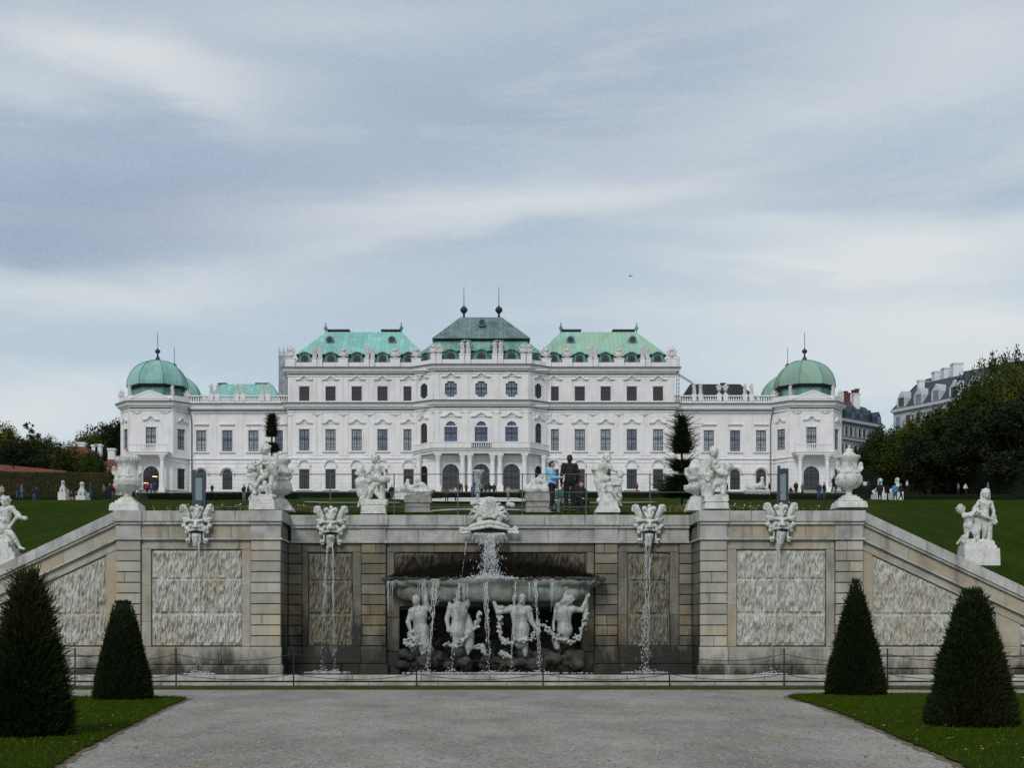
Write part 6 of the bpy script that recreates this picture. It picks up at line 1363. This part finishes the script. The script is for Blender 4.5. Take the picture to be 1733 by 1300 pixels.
hedge('low_hedge', 745, 885, 166, 166, 834.5, 834.5, .8, 3000, .07, 'low dark hedge closing the central plaza before the palace doors', 'lf4')
hedge('low_hedge', 250, 505, 130, 150, 836, 834, 1, 5000, .07, 'low dark hedge before the low left wing of the palace', 'lf4')
hedge('low_hedge', 1155, 1460, 150, 125, 835, 838, 1, 5500, .07, 'low dark hedge before the low right wing of the palace', 'lf4')
hedge('low_hedge', -20, 175, 108, 108, 840, 842, .8, 4500, .06, 'low dark hedge edging the left lawn', 'lf4')
hedge('low_hedge', 1462, 1733, 112, 108, 839, 838, .8, 5000, .06, 'low dark hedge edging the right lawn', 'lf4')
# round box balls on the plaza
for k, (px, lab) in enumerate(((738, 'left'), (888, 'right'))):
    Y = 140; x = PXx(px, Y); z = tz(x, Y); o = crown_mesh('box_ball', [(0, 0, .55, .62), (.5, .2, .45, .45), (-.5, .1, .45, .45)], 2600, .07, 9, M['lf1']); o.location = (x, Y, z); tag(o, f'rounded dark shrub at the {lab} end of the pale central plaza', 'shrub', 'rounded shrubs by the plaza')
# ---- yew cones in the foreground
def yew(x, y, h, rb, rt, n, wild, label, seed):
    rnd = random.Random(seed); t = thing('yew_cone', (x, y, 0), label, 'topiary', 'clipped yew cones on the front lawns'); m = MB(); c = MB()
    def rad(z, a):
        u = z / h; w = rt + (rb - rt) * (1 - u) ** .92
        return w * (1 + .07 * noise.noise(Vector((math.cos(a) * 2 + seed, math.sin(a) * 2, z * 2.2))) + .05 * noise.noise(Vector((math.cos(a) * 6, math.sin(a) * 6 + seed, z * 6)))) * (1 if u > .05 else .9 + 2 * u)
    K, S_ = 26, 28; vs = [(x + rad(h * j / K, 6.2832 * i / S_) * .86 * math.cos(6.2832 * i / S_), y + rad(h * j / K, 6.2832 * i / S_) * .86 * math.sin(6.2832 * i / S_), h * j / K * .97) for j in range(K + 1) for i in range(S_)]
    c.add(vs, [(j * S_ + i, j * S_ + (i + 1) % S_, (j + 1) * S_ + (i + 1) % S_, (j + 1) * S_ + i) for j in range(K) for i in range(S_)] + [tuple(range(K * S_, (K + 1) * S_))]); c.build('inner_core', M['ycore'], t)  # solid dark core cone under the needles
    for _ in range(n):
        u = (1 - math.sqrt(rnd.random())) * .985; z = h * u; a = rnd.uniform(0, 6.2832); r = rad(z, a); o = Vector((math.cos(a), math.sin(a), 0)); top = rnd.random() < .012
        if top: a = rnd.uniform(0, 6.2832); z = h * .97; r = rad(z, a) * rnd.random() ** .5
        p = Vector((x, y, z)) + o * r * rnd.uniform(.84, 1.0); L = rnd.uniform(.03, .075) * (1 + wild * (rnd.random() ** 4) * (1.2 + 1.0 * u)); d = (o * (rnd.uniform(.5, 1.1) * (1 - .6 * u ** 3) if not top else .25) + Vector((rnd.gauss(0, .3), rnd.gauss(0, .3), rnd.uniform(.2, 1.2) + (1 if top else 0)))).normalized()
        s = d.cross(Vector((rnd.gauss(0, 1), rnd.gauss(0, 1), rnd.gauss(0, 1)))).normalized(); w = .006 + .006 * rnd.random(); e = p + d * L
        m.add([p - s * w, p + s * w, e + s * w * .5, e - s * w * .5], [(0, 1, 2, 3)])
        if L > .09:
            for q in range(5):
                b = p + d * L * (.3 + .14 * q); g = (d + s * (1 if q % 2 else -1) * .9).normalized() * .03; m.add([b, b + d * .012, b + g], [(0, 1, 2)])
    m.build('needles', M['needle'], t)
    m = MB(); m.tube([(x, y, -.02), (x, y, .3)], .05, 8); m.build('trunk', M['bark'], t)
M['ycore'] = plain('yew_core', (.006, .008, .004), .9); M['needle'] = leafmat('yew_needles', (.007, .013, .004), (.024, .040, .010), (.030, .034, .010))
yew(PXx(48, 21.9), 21.9, 2.50, .66, .13, 34000, 2.2, 'tall shaggy yew cone in the near left corner of the left lawn', 1)
yew(PXx(208, 33.8), 33.8, 2.38, .74, .17, 26000, .3, 'neatly clipped flat-topped yew cone at the back of the left lawn', 2)
yew(PXx(1448, 36.2), 36.2, 2.95, .80, .05, 30000, 1.0, 'slender pointed yew cone at the back of the right lawn', 3)
yew(PXx(1645, 24.2), 24.2, 2.34, .78, .15, 34000, .9, 'stout wide yew cone at the front of the right lawn', 4)
# ---- tiered topiary trees up the garden
def tiered(px, Y, tiers, ybot, wild, label, seed):
    rnd = random.Random(seed); x = PXx(px, Y); k = Y / F; zb = PZ(ybot, Y); t = thing('tiered_topiary', (x, Y, zb), label, 'topiary', 'tiered topiary trees in the garden'); m = MB(); c = MB()
    for (y0, y1, w0, w1) in tiers:
        z1, z0 = PZ(y0, Y), PZ(y1, Y); c.lathe([(w1 * k * .35, z0 + .02), (w1 * k * .8, z0 + (z1 - z0) * .2), (w0 * k * .8, z1 - (z1 - z0) * .15), (w0 * k * .3, z1 - .02)], (x, Y, 0), 14)
        n = int(2400 * (z1 - z0) * (w0 + w1) * k)
        for _ in range(n):
            u = rnd.random(); a = rnd.uniform(0, 6.28); r = (w1 + (w0 - w1) * u) * k * (.75 + .25 * math.sin(math.pi * min(1, max(0, u)))) ; o = Vector((math.cos(a), math.sin(a), 0)); p = Vector((x, Y, z0 + (z1 - z0) * u)) + o * r * rnd.uniform(.75, 1)
            L = rnd.uniform(.05, .13) * (1 + wild * rnd.random() ** 5 * 5); d = (o + Vector((0, 0, rnd.uniform(0, .9)))).normalized(); s = d.cross(Vector((rnd.gauss(0, 1), rnd.gauss(0, 1), rnd.gauss(0, 1)))).normalized() * .016; e = p + d * L
            m.add([p - s, p + s, e + s * .5, e - s * .5], [(0, 1, 2, 3)])
    c.build('inner_core', M['ycore'], t); m.build('needles', M['needle'], t); m = MB(); m.tube([(x, Y, zb - .3), (x, Y, PZ(tiers[0][0] + 6, Y))], .07, 8); m.build('trunk', M['bark'], t)  # solid dark cores fill the tiers under their needles
tiered(1154, 78, [(704, 735, 3, 11), (735, 768, 11, 14), (779, 798, 13, 17), (806, 826, 14, 19), (812, 842, 22, 35)], 868, 1.7, 'spiky dark topiary tree of stacked tiers before the right end of the main block', 5)
tiered(460, 105, [(701, 740, 4, 10), (750, 766, 8, 12), (778, 798, 10, 15), (808, 840, 15, 25)], 858, .8, 'slim dark topiary tree of stacked tiers rising behind the left inner urn', 6)
# ---------------------------------------------------------------- railings, chains, water, town houses and the rest
M['iron'] = plain('dark_iron', (.03, .035, .045), .5, .4); M['steel'] = plain('grey_steel', (.09, .10, .11), .5, .3)
def chain_fence():
    Y = 40.9; xs = [127, 298, 497, 705, 919, 1133, 1327, 1502, 1690]; pts = []
    t = thing('chain_fence', (0, Y, 0), 'thin dark iron posts linked by two sagging chains along the front of the pool', 'fence')
    for p in xs:
        x = PXx(p, Y); pts.append(x); m = MB(); m.tube([(x, Y, 0), (x, Y, 1.12)], .022, 8); m.ball((x, Y, 1.13), .032, 0, 8); m.lathe([(.05, 0.0), (.05, .02), (.03, .05)], (x, Y, .02), 8); m.build('post', M['iron'], t)
    pts = [PXx(-80, Y)] + pts + [PXx(1880, Y)]
    for a, b in zip(pts, pts[1:]):
        for h, sag in ((1.0, .20), (.42, .16)):
            m = MB(); m.tube([(a + (b - a) * i / 14, Y, h - sag * (1 - (2 * i / 14 - 1) ** 2)) for i in range(15)], .010, 5); m.build('chain', M['iron'], t)
chain_fence()
def railing():
    Y = 46.35; t = thing('railing', (0, Y, 5.4), 'thin dark metal railing with three rails along the terrace edge above the wall', 'railing'); zb = 5.4
    for p in (452, 559, 667, 775, 884, 992, 1100, 1208, 1316):
        x = PXx(p, Y); m = MB(); m.box(x - .018, x + .018, Y - .018, Y + .018, zb - .2, PZ(802, Y)); m.build('post', M['steel'], t)
    a, b = PXx(340, Y), PXx(1325, Y)
    for y in (803, 833.5, 858.5): z = PZ(y, Y); m = MB(); m.tube([(a, Y, z), (b, Y, z)], .016, 6); m.build('rail', M['steel'], t)
railing()
def mirror_frame(x0, x1, yt, yb, Y, label):
    a, b = PXx(x0, Y), PXx(x1, Y); z1, z0 = PZ(yt, Y), 5.4; t = thing('metal_stele', ((a + b) / 2, Y, z0), label, 'stele', 'tall grey metal steles on the terrace'); w = (b - a) * .22
    m = MB(); m.box(a, a + w, Y - .05, Y + .05, z0, z1 + .03); m.box(b - w, b, Y - .05, Y + .12, z0, z1 - .06); m.box(a + w, b - w, Y - .1, Y + .1, z1 - .22, z1 - .08); m.box(a + w, b - w, Y - .1, Y + .1, z0, z0 + .55); m.build('frame', M['stele'], t)
    t2 = NT('mirror'); t2.set('Base Color', (.22, .27, .28)); t2.set('Metallic', 1.0); t2.set('Roughness', .12); t2.bump(t2.noise(3), .3, .05); m = MB(); m.box(a + w, b - w, Y - .02, Y + .02, z0 + .55, z1 - .22); m.build('mirror', t2.mat, t)
M['stele'] = plain('blue_grey_metal', (.055, .075, .09), .45, .4)
mirror_frame(326, 347, 797, 860, 46.6, 'tall grey metal stele with a mirror pane behind the outer left mask'); mirror_frame(1316, 1334, 790, 858, 46.6, 'tall grey metal stele with a mirror pane behind the outer right mask')
# ---- water
t = NT('falling_water'); t.set('Base Color', (.66, .70, .71)); t.set('Roughness', .15); t.set('Alpha', .42); t.set('Specular IOR Level', .6); M['fw'] = t.mat
t = NT('foam'); t.set('Base Color', (.68, .72, .73)); t.set('Roughness', .4); t.set('Alpha', .6); M['foam'] = t.mat
t = NT('thin_water'); t.set('Base Color', (.62, .70, .74)); t.set('Roughness', .1); t.set('Alpha', .40); M['tw'] = t.mat
def stream(name, pts, w0, w1, n, label, seed, drops=160, dsz=.022, splash=True, group='streams of falling water', strands=5):
    """pts: path of points from the spout to the pool; strands that break up into drops on the way down"""
    rnd = random.Random(seed); L = [Vector(p) for p in pts]; t = thing(name, L[0], label, 'water stream', group); m = MB()
    def at(u): k = u * (len(L) - 1); i = min(int(k), len(L) - 2); return L[i].lerp(L[i + 1], k - i)
    for s in range(strands):
        off = rnd.uniform(-1, 1); ph = rnd.uniform(0, 9); u0, u1 = (0, rnd.uniform(.18, .55)) if s < strands * .6 else (rnd.uniform(.2, .5), rnd.uniform(.6, .9)); P_, R_ = [], []
        for i in range(15):
            u = u0 + (u1 - u0) * i / 14; w = w0 + (w1 - w0) * u; P_.append(at(u) + Vector((off * w * .6 + .02 * math.sin(ph + u * 30), -.03 * rnd.random(), 0))); R_.append((.007 + .011 * rnd.random()) * (1 - .7 * i / 14) * (w0 * 12 if w0 > .08 else 1) ** .5)
        m.tube(P_, R_, 5)
    m.build('strand', M['fw'], t, smooth=True); m = MB()
    for _ in range(int(drops * .75)):
        u = rnd.random() ** .8; w = w0 + (w1 - w0) * u; p = at(u) + Vector((rnd.gauss(0, .5) * w, rnd.gauss(0, .4) * w, 0)); r = dsz * rnd.uniform(.2, .6); m.ball(p, (r * .7, r * .7, r * rnd.uniform(1.2, 3.2)), 0, 6)
    tag(m.build('drops', M['foam'], t), kind='stuff')
    if splash: foam(L[-1].x, L[-1].y, L[-1].z, .26 + w1 * 1.6, t, seed)
    return t
def foam(x, y, z, r, parent, seed):
    rnd = random.Random(seed); m = MB()
    for _ in range(150):
        a = rnd.uniform(0, 6.28); k = rnd.random() ** .7 * r; h = max(0, rnd.gauss(0, 1)) * .09 * (1 - k / r); q = rnd.uniform(.008, .026); m.ball((x + k * math.cos(a) * 1.3, y + k * math.sin(a) * .5, z + h), (q * 1.3, q, q * .6), 0, 6)
    tag(m.build('foam', M['foam'], parent), kind='stuff')
WZ = .355
def fall(px, ytop, Y, px2, n=8, out=.12):
    a = P(px, ytop, Y - .30); e = P(px2, 1130, Y - .30 - out - .25); L = []
    for i in range(n + 1): u = i / n; L.append((a.x + (e.x - a.x) * u, a.y - (out + .25) * u ** .5, a.z + (WZ - a.z) * u ** 1.15))
    return L
stream('water_stream', fall(339, 905, YS, 336), .05, .10, 8, 'thin jet of water running down the outer left panel from its mask', 1, 200)
stream('water_stream', fall(554, 918, YC, 545), .03, .10, 8, 'thin broken jet falling left of its twin below the left inner mask', 2, 190); stream('water_stream', fall(563, 918, YC, 566), .03, .08, 8, 'thin broken jet falling right of its twin below the left inner mask', 3, 190)
stream('water_stream', fall(1097, 903, YC, 1091), .13, .20, 8, 'broad broken jet pouring from the right inner mask', 4, 420, .03)
stream('water_stream', fall(1319, 897, YS, 1304), .09, .08, 8, 'smooth slanting jet pouring from the outer right mask', 5, 160, strands=9)
a = P(829, 905, 45.0); cs = [(a.x + .02 * math.sin(i * 2), a.y - .10 * (i / 6) ** .5, a.z - (a.z - 3.32) * i / 6) for i in range(7)]
stream('water_stream', cs, .20, .42, 8, 'wide white gush of water from the big shell mask down into the bowl', 6, 1300, .027, strands=26)
m = MB(); rnd = random.Random(8)
for _ in range(700):
    a_ = rnd.gauss(0, .42); m.ball((.13 + PXx(829, 44.6) - .13 + a_, 44.62 + rnd.gauss(0, .16), 3.31 + max(0, rnd.gauss(0, .09)) * max(0, 1 - abs(a_))), (rnd.uniform(.012, .035),) * 2 + (.018,), 0, 6)
o = m.build('spray', M['foam'], None, (PXx(829, 44.6), 44.6, 3.3)); tag(o, 'white spray where the gush strikes the water in the bowl', 'spray', kind='stuff')
stream('water_stream', [P(789, 918, 45.0), P(786, 940, 44.95), P(781, 978, 44.9)], .015, .03, 5, 'thin dribble falling from the left corner of the big mask jaw', 9, 40, .02, False, strands=2)
for i, (px, px2, w, lab, dr) in enumerate(((738, 723, .17, 'first from the left, a clear slanting sheet', 260), (778, 764, .10, 'second from the left, veiling the thrown-back head', 140), (821, 828, .12, 'third from the left, in the middle', 230), (872, 866, .04, 'fourth from the left, a thin thread', 110), (905, 914, .09, 'fifth from the left, before the right pair of tritons', 160))):
    a = P(px, 985, 44.42); m_ = [(a.x + (PXx(px2, 44.0) - a.x) * (k / 8), a.y - .38 * (k / 8) ** .5, a.z + (WZ - a.z) * (k / 8) ** 1.2) for k in range(9)]
    stream('water_stream', m_, w, .06, 8, 'water spilling from the bowl rim, ' + lab, 20 + i, dr, .026, True, strands=9 if w > .08 else 3)
for i, (x0, x1, lab) in enumerate(((705, 722, 'left of the raised arm'), (778, 792, 'over the second triton'), (893, 908, 'right of the crowned triton'), (930, 941, 'left of the rightmost triton'), (655, 668, 'at the far left end of the bowl'))):
    rnd = random.Random(60 + i); m = MB(); xs_ = P(x0, 984, 44.42), P(x1, 984, 44.42)
    for k in range(9):
        u = rnd.random(); q = xs_[0].lerp(xs_[1], u); l = rnd.uniform(.25, 1.1); r = rnd.uniform(.003, .009)
        m.tube([(q.x + .012 * math.sin(j * 1.7 + k), q.y - .03 * j ** .7, q.z - l * (j / 8) ** 1.2) for j in range(9)], [r * (1.6 - .15 * j) for j in range(9)], 5)
    o = m.build('water_sheet', M['tw'], None, xs_[0], smooth=True); tag(o, 'thin veil of water over the bowl rim, ' + lab, 'water stream', 'sheets of water over the bowl rim')
m = MB(); rnd = random.Random(31)
for _ in range(170):
    x = rnd.uniform(PXx(680, 44.3), PXx(1000, 44.3)); m.ball((x, 44.15 + rnd.gauss(0, .3), WZ + .01), (rnd.uniform(.01, .05), .025, .01), 0, 6)
tag(m.build('foam', M['foam'], None, (0, 44.2, WZ)), 'line of white foam on the pool beneath the tritons', 'foam', kind='stuff')
# upper basin and its jet
def basin2():
    Y = 57.5; z1 = PZ(857, Y); x0, x1 = PXx(728, Y), PXx(905, Y); cx = (x0 + x1) / 2; r = (x1 - x0) / 2; t = thing('upper_basin', (cx, Y, z1 - 1), 'low dark round basin with a pale rim on the terrace behind the big shell mask', 'basin'); m = MB(); mr = MB(); n = 60
    for i in range(n):
        a, b = 2 * math.pi * i / n, 2 * math.pi * (i + 1) / n; q = lambda an, rr, z: (cx + rr * math.cos(an), Y + 2.1 + rr * .55 * math.sin(an), z)
        m.add([q(a, r, z1 - 1.4), q(b, r, z1 - 1.4), q(b, r, z1 - .07), q(a, r, z1 - .07)], [(0, 1, 2, 3)]); mr.hexa([q(a, r - .3, z1 - .07), q(a, r + .05, z1 - .07), q(b, r + .05, z1 - .07), q(b, r - .3, z1 - .07)], [q(a, r - .3, z1), q(a, r + .05, z1), q(b, r + .05, z1), q(b, r - .3, z1)])
    m.build('wall', M['dkst'], t); mr.build('rim', M['kerb'], t); m = MB(); m.add([(cx + (r - .2) * math.cos(6.2832 * i / n), Y + 2.1 + (r - .2) * .55 * math.sin(6.2832 * i / n), z1 - .12) for i in range(n)], [tuple(range(n))]); tag(m.build('basin_water', M['water']), kind='structure')
    L = [(PXx(808, 59.6), 59.6, z1 - .1 + 1.8 * math.sin(u * math.pi / 2)) for u in [i / 6 for i in range(7)]]
    stream('fountain_jet', L, .05, .22, 8, 'upright white fountain jet rising in front of the central palace door', 41, 900, .035, False, group='fountain jets', strands=6)
M['dkst'] = stone('dark_wet_stone', (.06, .065, .07), (.03, .034, .04), streak=.3); basin2()
# ---- scaffolding at both ends of the main block
def scaffold():
    Y = 221.8; a, b = PXx(472, Y), PXx(486.5, Y); z0, z1 = Z2 + .4, PZ(588, Y); t = thing('scaffold_tower', ((a + b) / 2, Y, z0), 'grey netted scaffold tower against the left end of the main block', 'scaffold'); m = MB()
    for x in (a, (a + b) / 2, b):
        for y in (Y, Y + 1.2): m.tube([(x, y, z0), (x, y, z1)], .035, 5)
    z = z0 + .4
    while z < z1:
        for y in (Y, Y + 1.2): m.tube([(a, y, z), (b, y, z)], .03, 5)
        z += .95
    m.build('pole', M['steel'], t); m = MB(); m.add([(a + .05, Y - .06, z0), (b, Y - .06, z0), (b, Y - .06, z1 - 1.2), (a + .05, Y - .06, z1 - 1.2), (a + .05, Y + 1.3, z0), (a + .05, Y + 1.3, z1 - 1.2)], [(0, 1, 2, 3), (0, 3, 5, 4)]); m.build('netting', M['net'], t)
    a = X2 + CP + .3; t = thing('scaffold', (a, 220.6, Z2 + .4), 'thin scaffold poles against the right end of the main block', 'scaffold'); m = MB()
    for dx in (0, .35): m.tube([(a + dx, 220.4, Z2 + .4), (a + dx, 220.4, PZ(605, 221))], .05, 5)
    z = Z2 + .8
    while z < PZ(610, 221): m.tube([(a, 220.4, z), (a + .35, 220.4, z)], .04, 5); z += .6
    m.build('pole', M['steel'], t); p0, p1 = P(1143, 632, 220.5), P(1172, 650, 224); t = thing('debris_chute', p0, 'long thin slanting lattice ramp from the scaffold to the dark wing roof', 'chute'); m = MB()
    for d in (0, .25): m.tube([p0 + Vector((0, 0, d)), p1 + Vector((0, 0, d))], .05, 5)
    for i in range(10): q = p0.lerp(p1, i / 9); m.tube([q, q + Vector((0, 0, .25))], .04, 4)
    m.build('rail', M['steel'], t)
t = NT('grey_net'); t.set('Base Color', t.mix(t.ramp(t.noise(1.5, 4, .7), .4, .6), (.22, .25, .29), (.36, .38, .40))); t.set('Roughness', .9); M['net'] = t.mat
scaffold()
# ---- town houses
M['hs1'] = paint('grey_render', (.30, .33, .36), (.16, .17, .19)); M['hs2'] = paint('pale_render', (.52, .55, .56), (.30, .32, .33)); M['hs3'] = paint('white_render', (.66, .66, .66), (.42, .41, .40)); M['tile'] = stone('red_tiles', (.19, .065, .04), (.12, .045, .03), streak=.3, rough=.9)
M['mans'] = plain('slate_blue_roof', (.045, .06, .085), .6); M['brk'] = plain('brown_brick', (.13, .05, .04), .9)
def house(name, label, px0, px1, yt, yb, Y, dep, wallm, nw, rows, roofm, ridge, dorm=0, dormm='hs2', skew=0, chims=(), winh=.55):
    x0, x1 = PXx(px0, Y), PXx(px1, Y); z0, z1 = PZ(yb, Y), PZ(yt, Y); t = thing(name, ((x0 + x1) / 2, Y, z0), label, 'building'); A, B = (x0, Y), (x1, Y + skew); f = Fr(*A, *B)
    m = MB(); bk = [f.p(0, z0, -dep), f.p(f.L, z0, -dep)]; m.hexa([f.p(0, z0), f.p(f.L, z0), bk[1], bk[0]], [f.p(0, z1), f.p(f.L, z1), (bk[1][0], bk[1][1], z1), (bk[0][0], bk[0][1], z1)]); m.build('wall', wallm, t)
    m = MB(); bar(m, f, -.2, z1, f.L + .2, z1, .5, .5, -.2)
    for r in range(rows): bar(m, f, 0, z1 - (r + 1) * (z1 - z0) / rows, f.L, z1 - (r + 1) * (z1 - z0) / rows, .2, .2, 0)
    m.build('cornice', M['hs2'] if wallm != M['hs3'] else wallm, t); rh = (z1 - z0) / rows
    for r in range(rows):
        for i in range(nw):
            u = f.L * (i + .5) / nw; w = f.L / nw * .20; zz = z1 - (r + .82) * rh; m = MB(); bar(m, f, u, zz, u, zz + rh * winh, w * 2 + .3, .12, .0); q = m.build('window', M['hs2'], t); m = MB(); bar(m, f, u, zz + .1, u, zz + rh * winh - .1, w * 2, .14, .10); m.build('pane', M['gld'] if (i + r) % 3 else M['gl'], q)
    zr = PZ(ridge, Y); s = min(dep * .3, (zr - z1) * .7); m = MB(); m.hexa([f.p(-.3, z1 + .25, .3), f.p(f.L + .3, z1 + .25, .3), f.p(f.L + .3, z1 + .25, -dep), f.p(-.3, z1 + .25, -dep)], [f.p(s * .6, zr, -s), f.p(f.L - s * .6, zr, -s), f.p(f.L - s * .6, zr, -dep + s), f.p(s * .6, zr, -dep + s)]); m.build('roof', roofm, t)
    for i in range(dorm):
        u = f.L * (i + .5) / dorm; w = f.L / dorm * .26; h = (zr - z1) * .62; m = MB(); l = [(u - w, z1 + .4), (u + w, z1 + .4), (u + w, z1 + h * .7), (u, z1 + h * 1.15), (u - w, z1 + h * .7)]; vs = [f.p(a, b, .1) for a, b in l] + [f.p(a, b, -s) for a, b in l]
        m.add(vs, [(0, 1, 2, 3, 4)] + [(k, k + 5, (k + 1) % 5 + 5, (k + 1) % 5) for k in range(5)]); q = m.build('dormer', M[dormm], t); m = MB(); bar(m, f, u, z1 + .6, u, z1 + h * .75, w * 1.2, .14, .11); m.build('pane', M['gl'] if i % 3 else M['gld'], q)
    for (cx, cw, ch) in chims:
        m = MB(); Yc = Y + skew * (cx - px0) / (px1 - px0) + dep * .35; x = PXx(cx, Yc); zc = PZ(ch, Yc); m.box(x - cw, x + cw, Yc, Yc + cw * 2, z1 + .3, zc); m.box(x - cw - .1, x + cw + .1, Yc - .1, Yc + cw * 2 + .1, zc, zc + .25); m.build('chimney', M['brk'] if roofm == M['brk'] else M['chw'], t)
    return t
M['chw'] = paint('white_chimney', (.72, .74, .76), (.5, .5, .5))
house('town_house', 'grey corner town house with blue-glazed slate mansard, right of the right pavilion', 1420, 1520, 710, 835, 262, 14, M['hs1'], 10, 4, M['mans'], 674, 5, 'mans', 10, ((1450, .6, 668),))
house('town_house', 'white-gabled town house with brown brick chimneys just behind the right pavilion', 1408, 1456, 702, 835, 290, 6, M['hs3'], 2, 4, M['brk'], 678, 0, 'hs2', 0, ((1432, .35, 664), (1437, .3, 667), (1446, .4, 662), (1451, .35, 660)))
house('apartment_building', 'pale apartment building with steep dark mansard and white gabled dormers above the trees', 1512, 1618, 697, 835, 250, 16, M['hs2'], 10, 4, M['mans'], 652, 6, 'hs2', -22, ((1560, .5, 645),))
house('apartment_building', 'taller rear block with a dark roof and pale chimneys behind the white-dormered one', 1548, 1650, 664, 835, 268, 12, M['hs1'], 8, 5, M['mans'], 642, 4, 'hs1', -20, ((1590, .9, 630), (1606, .9, 624), (1622, .9, 616)))
house('tiled_house', 'low white house with a red hipped roof and white chimneys left of the palace', 96, 152, 786, 838, 182, 9, plain('ochre_render', (.34, .17, .10)), 4, 1, M['tile'], 753, 0, 'hs2', 0, ((123, .35, 750), (137, .45, 752)))
house('tiled_house', 'white outbuilding with a red roof partly behind the outer left urn', 172, 206, 796, 840, 190, 8, M['hs3'], 3, 1, M['tile'], 776, 0, 'hs2', 0, ((160, .4, 756), (166, .4, 755), (188, .45, 762)))
def garden_wall(px0, px1, y0, y1, Y, label, mt='tile'):
    a, b = PXx(px0, Y), PXx(px1, Y); t = thing('garden_wall', (a, Y, tz(a, Y)), label, 'wall'); za, zb = PZ(y0, Y), PZ(y1, Y); m = MB(); m.hexa([(a, Y, 12), (b, Y, 12), (b, Y + .5, 12), (a, Y + .5, 12)], [(a, Y, za - .7), (b, Y, zb - .7), (b, Y + .5, zb - .7), (a, Y + .5, za - .7)]); m.build('masonry', M['brk'], t)
    m = MB(); m.hexa([(a, Y - .4, za - .7), (b, Y - .4, zb - .7), (b, Y + .9, zb - .7), (a, Y + .9, za - .7)], [(a, Y + .2, za), (b, Y + .2, zb), (b, Y + .3, zb), (a, Y + .3, za)]); m.build('tile_cap', M[mt], t)
garden_wall(-30, 112, 783, 797, 147, 'long wall with a red tiled cap showing above the left hedge'); garden_wall(1520, 1730, 800, 786, 168, 'brownish wall with a tiled cap glimpsed under the right-hand trees')
# tiny bird over the palace
def bird():
    p = P(1067, 467, 150); t = thing('bird', p, 'tiny dark bird flying high above the right main roof', 'bird'); c = [(p + Vector((-.12, 0, 0)), p + Vector((.14, 0, 0)), .05, .03), ('E', p + Vector((-.17, 0, .02)), .04), (p, p + Vector((0, -.3, .12)), .03, .012), (p, p + Vector((0, .3, .12)), .03, .012), (p + Vector((.14, 0, 0)), p + Vector((.24, 0, 0)), .02, .03)]; organic('body', c, M['black'], t, .015, 1)
bird()
# chandeliers glowing inside the left door
def lamps():
    t = NT('lamp_glow'); e = t.n('Emission'); e.inputs[0].default_value = (1, .62, .22, 1); e.inputs[1].default_value = 6; t.l(e.outputs[0], t.out.inputs[0])
    for i, (px, py) in enumerate(((247, 818), (262, 807))):
        p = P(px, py, 218.2); o = thing('chandelier', p, f'warm glowing chandelier in the left palace doorway, {["lower", "upper"][i]} one', 'lamp', 'chandeliers in the left doorway'); m = MB()
        for k in range(5): m.ball((p.x - .3 + .15 * k, p.y, p.z + .04 * (k % 2)), .055, 0, 6)
        m.build('bulb', t.mat, o); m = MB(); m.tube([(p.x - .35, p.y, p.z - .07), (p.x + .35, p.y, p.z - .07)], .02, 5); m.tube([p, p + Vector((0, 0, .8))], .015, 5); m.build('arm', M['frd'], o)
lamps()
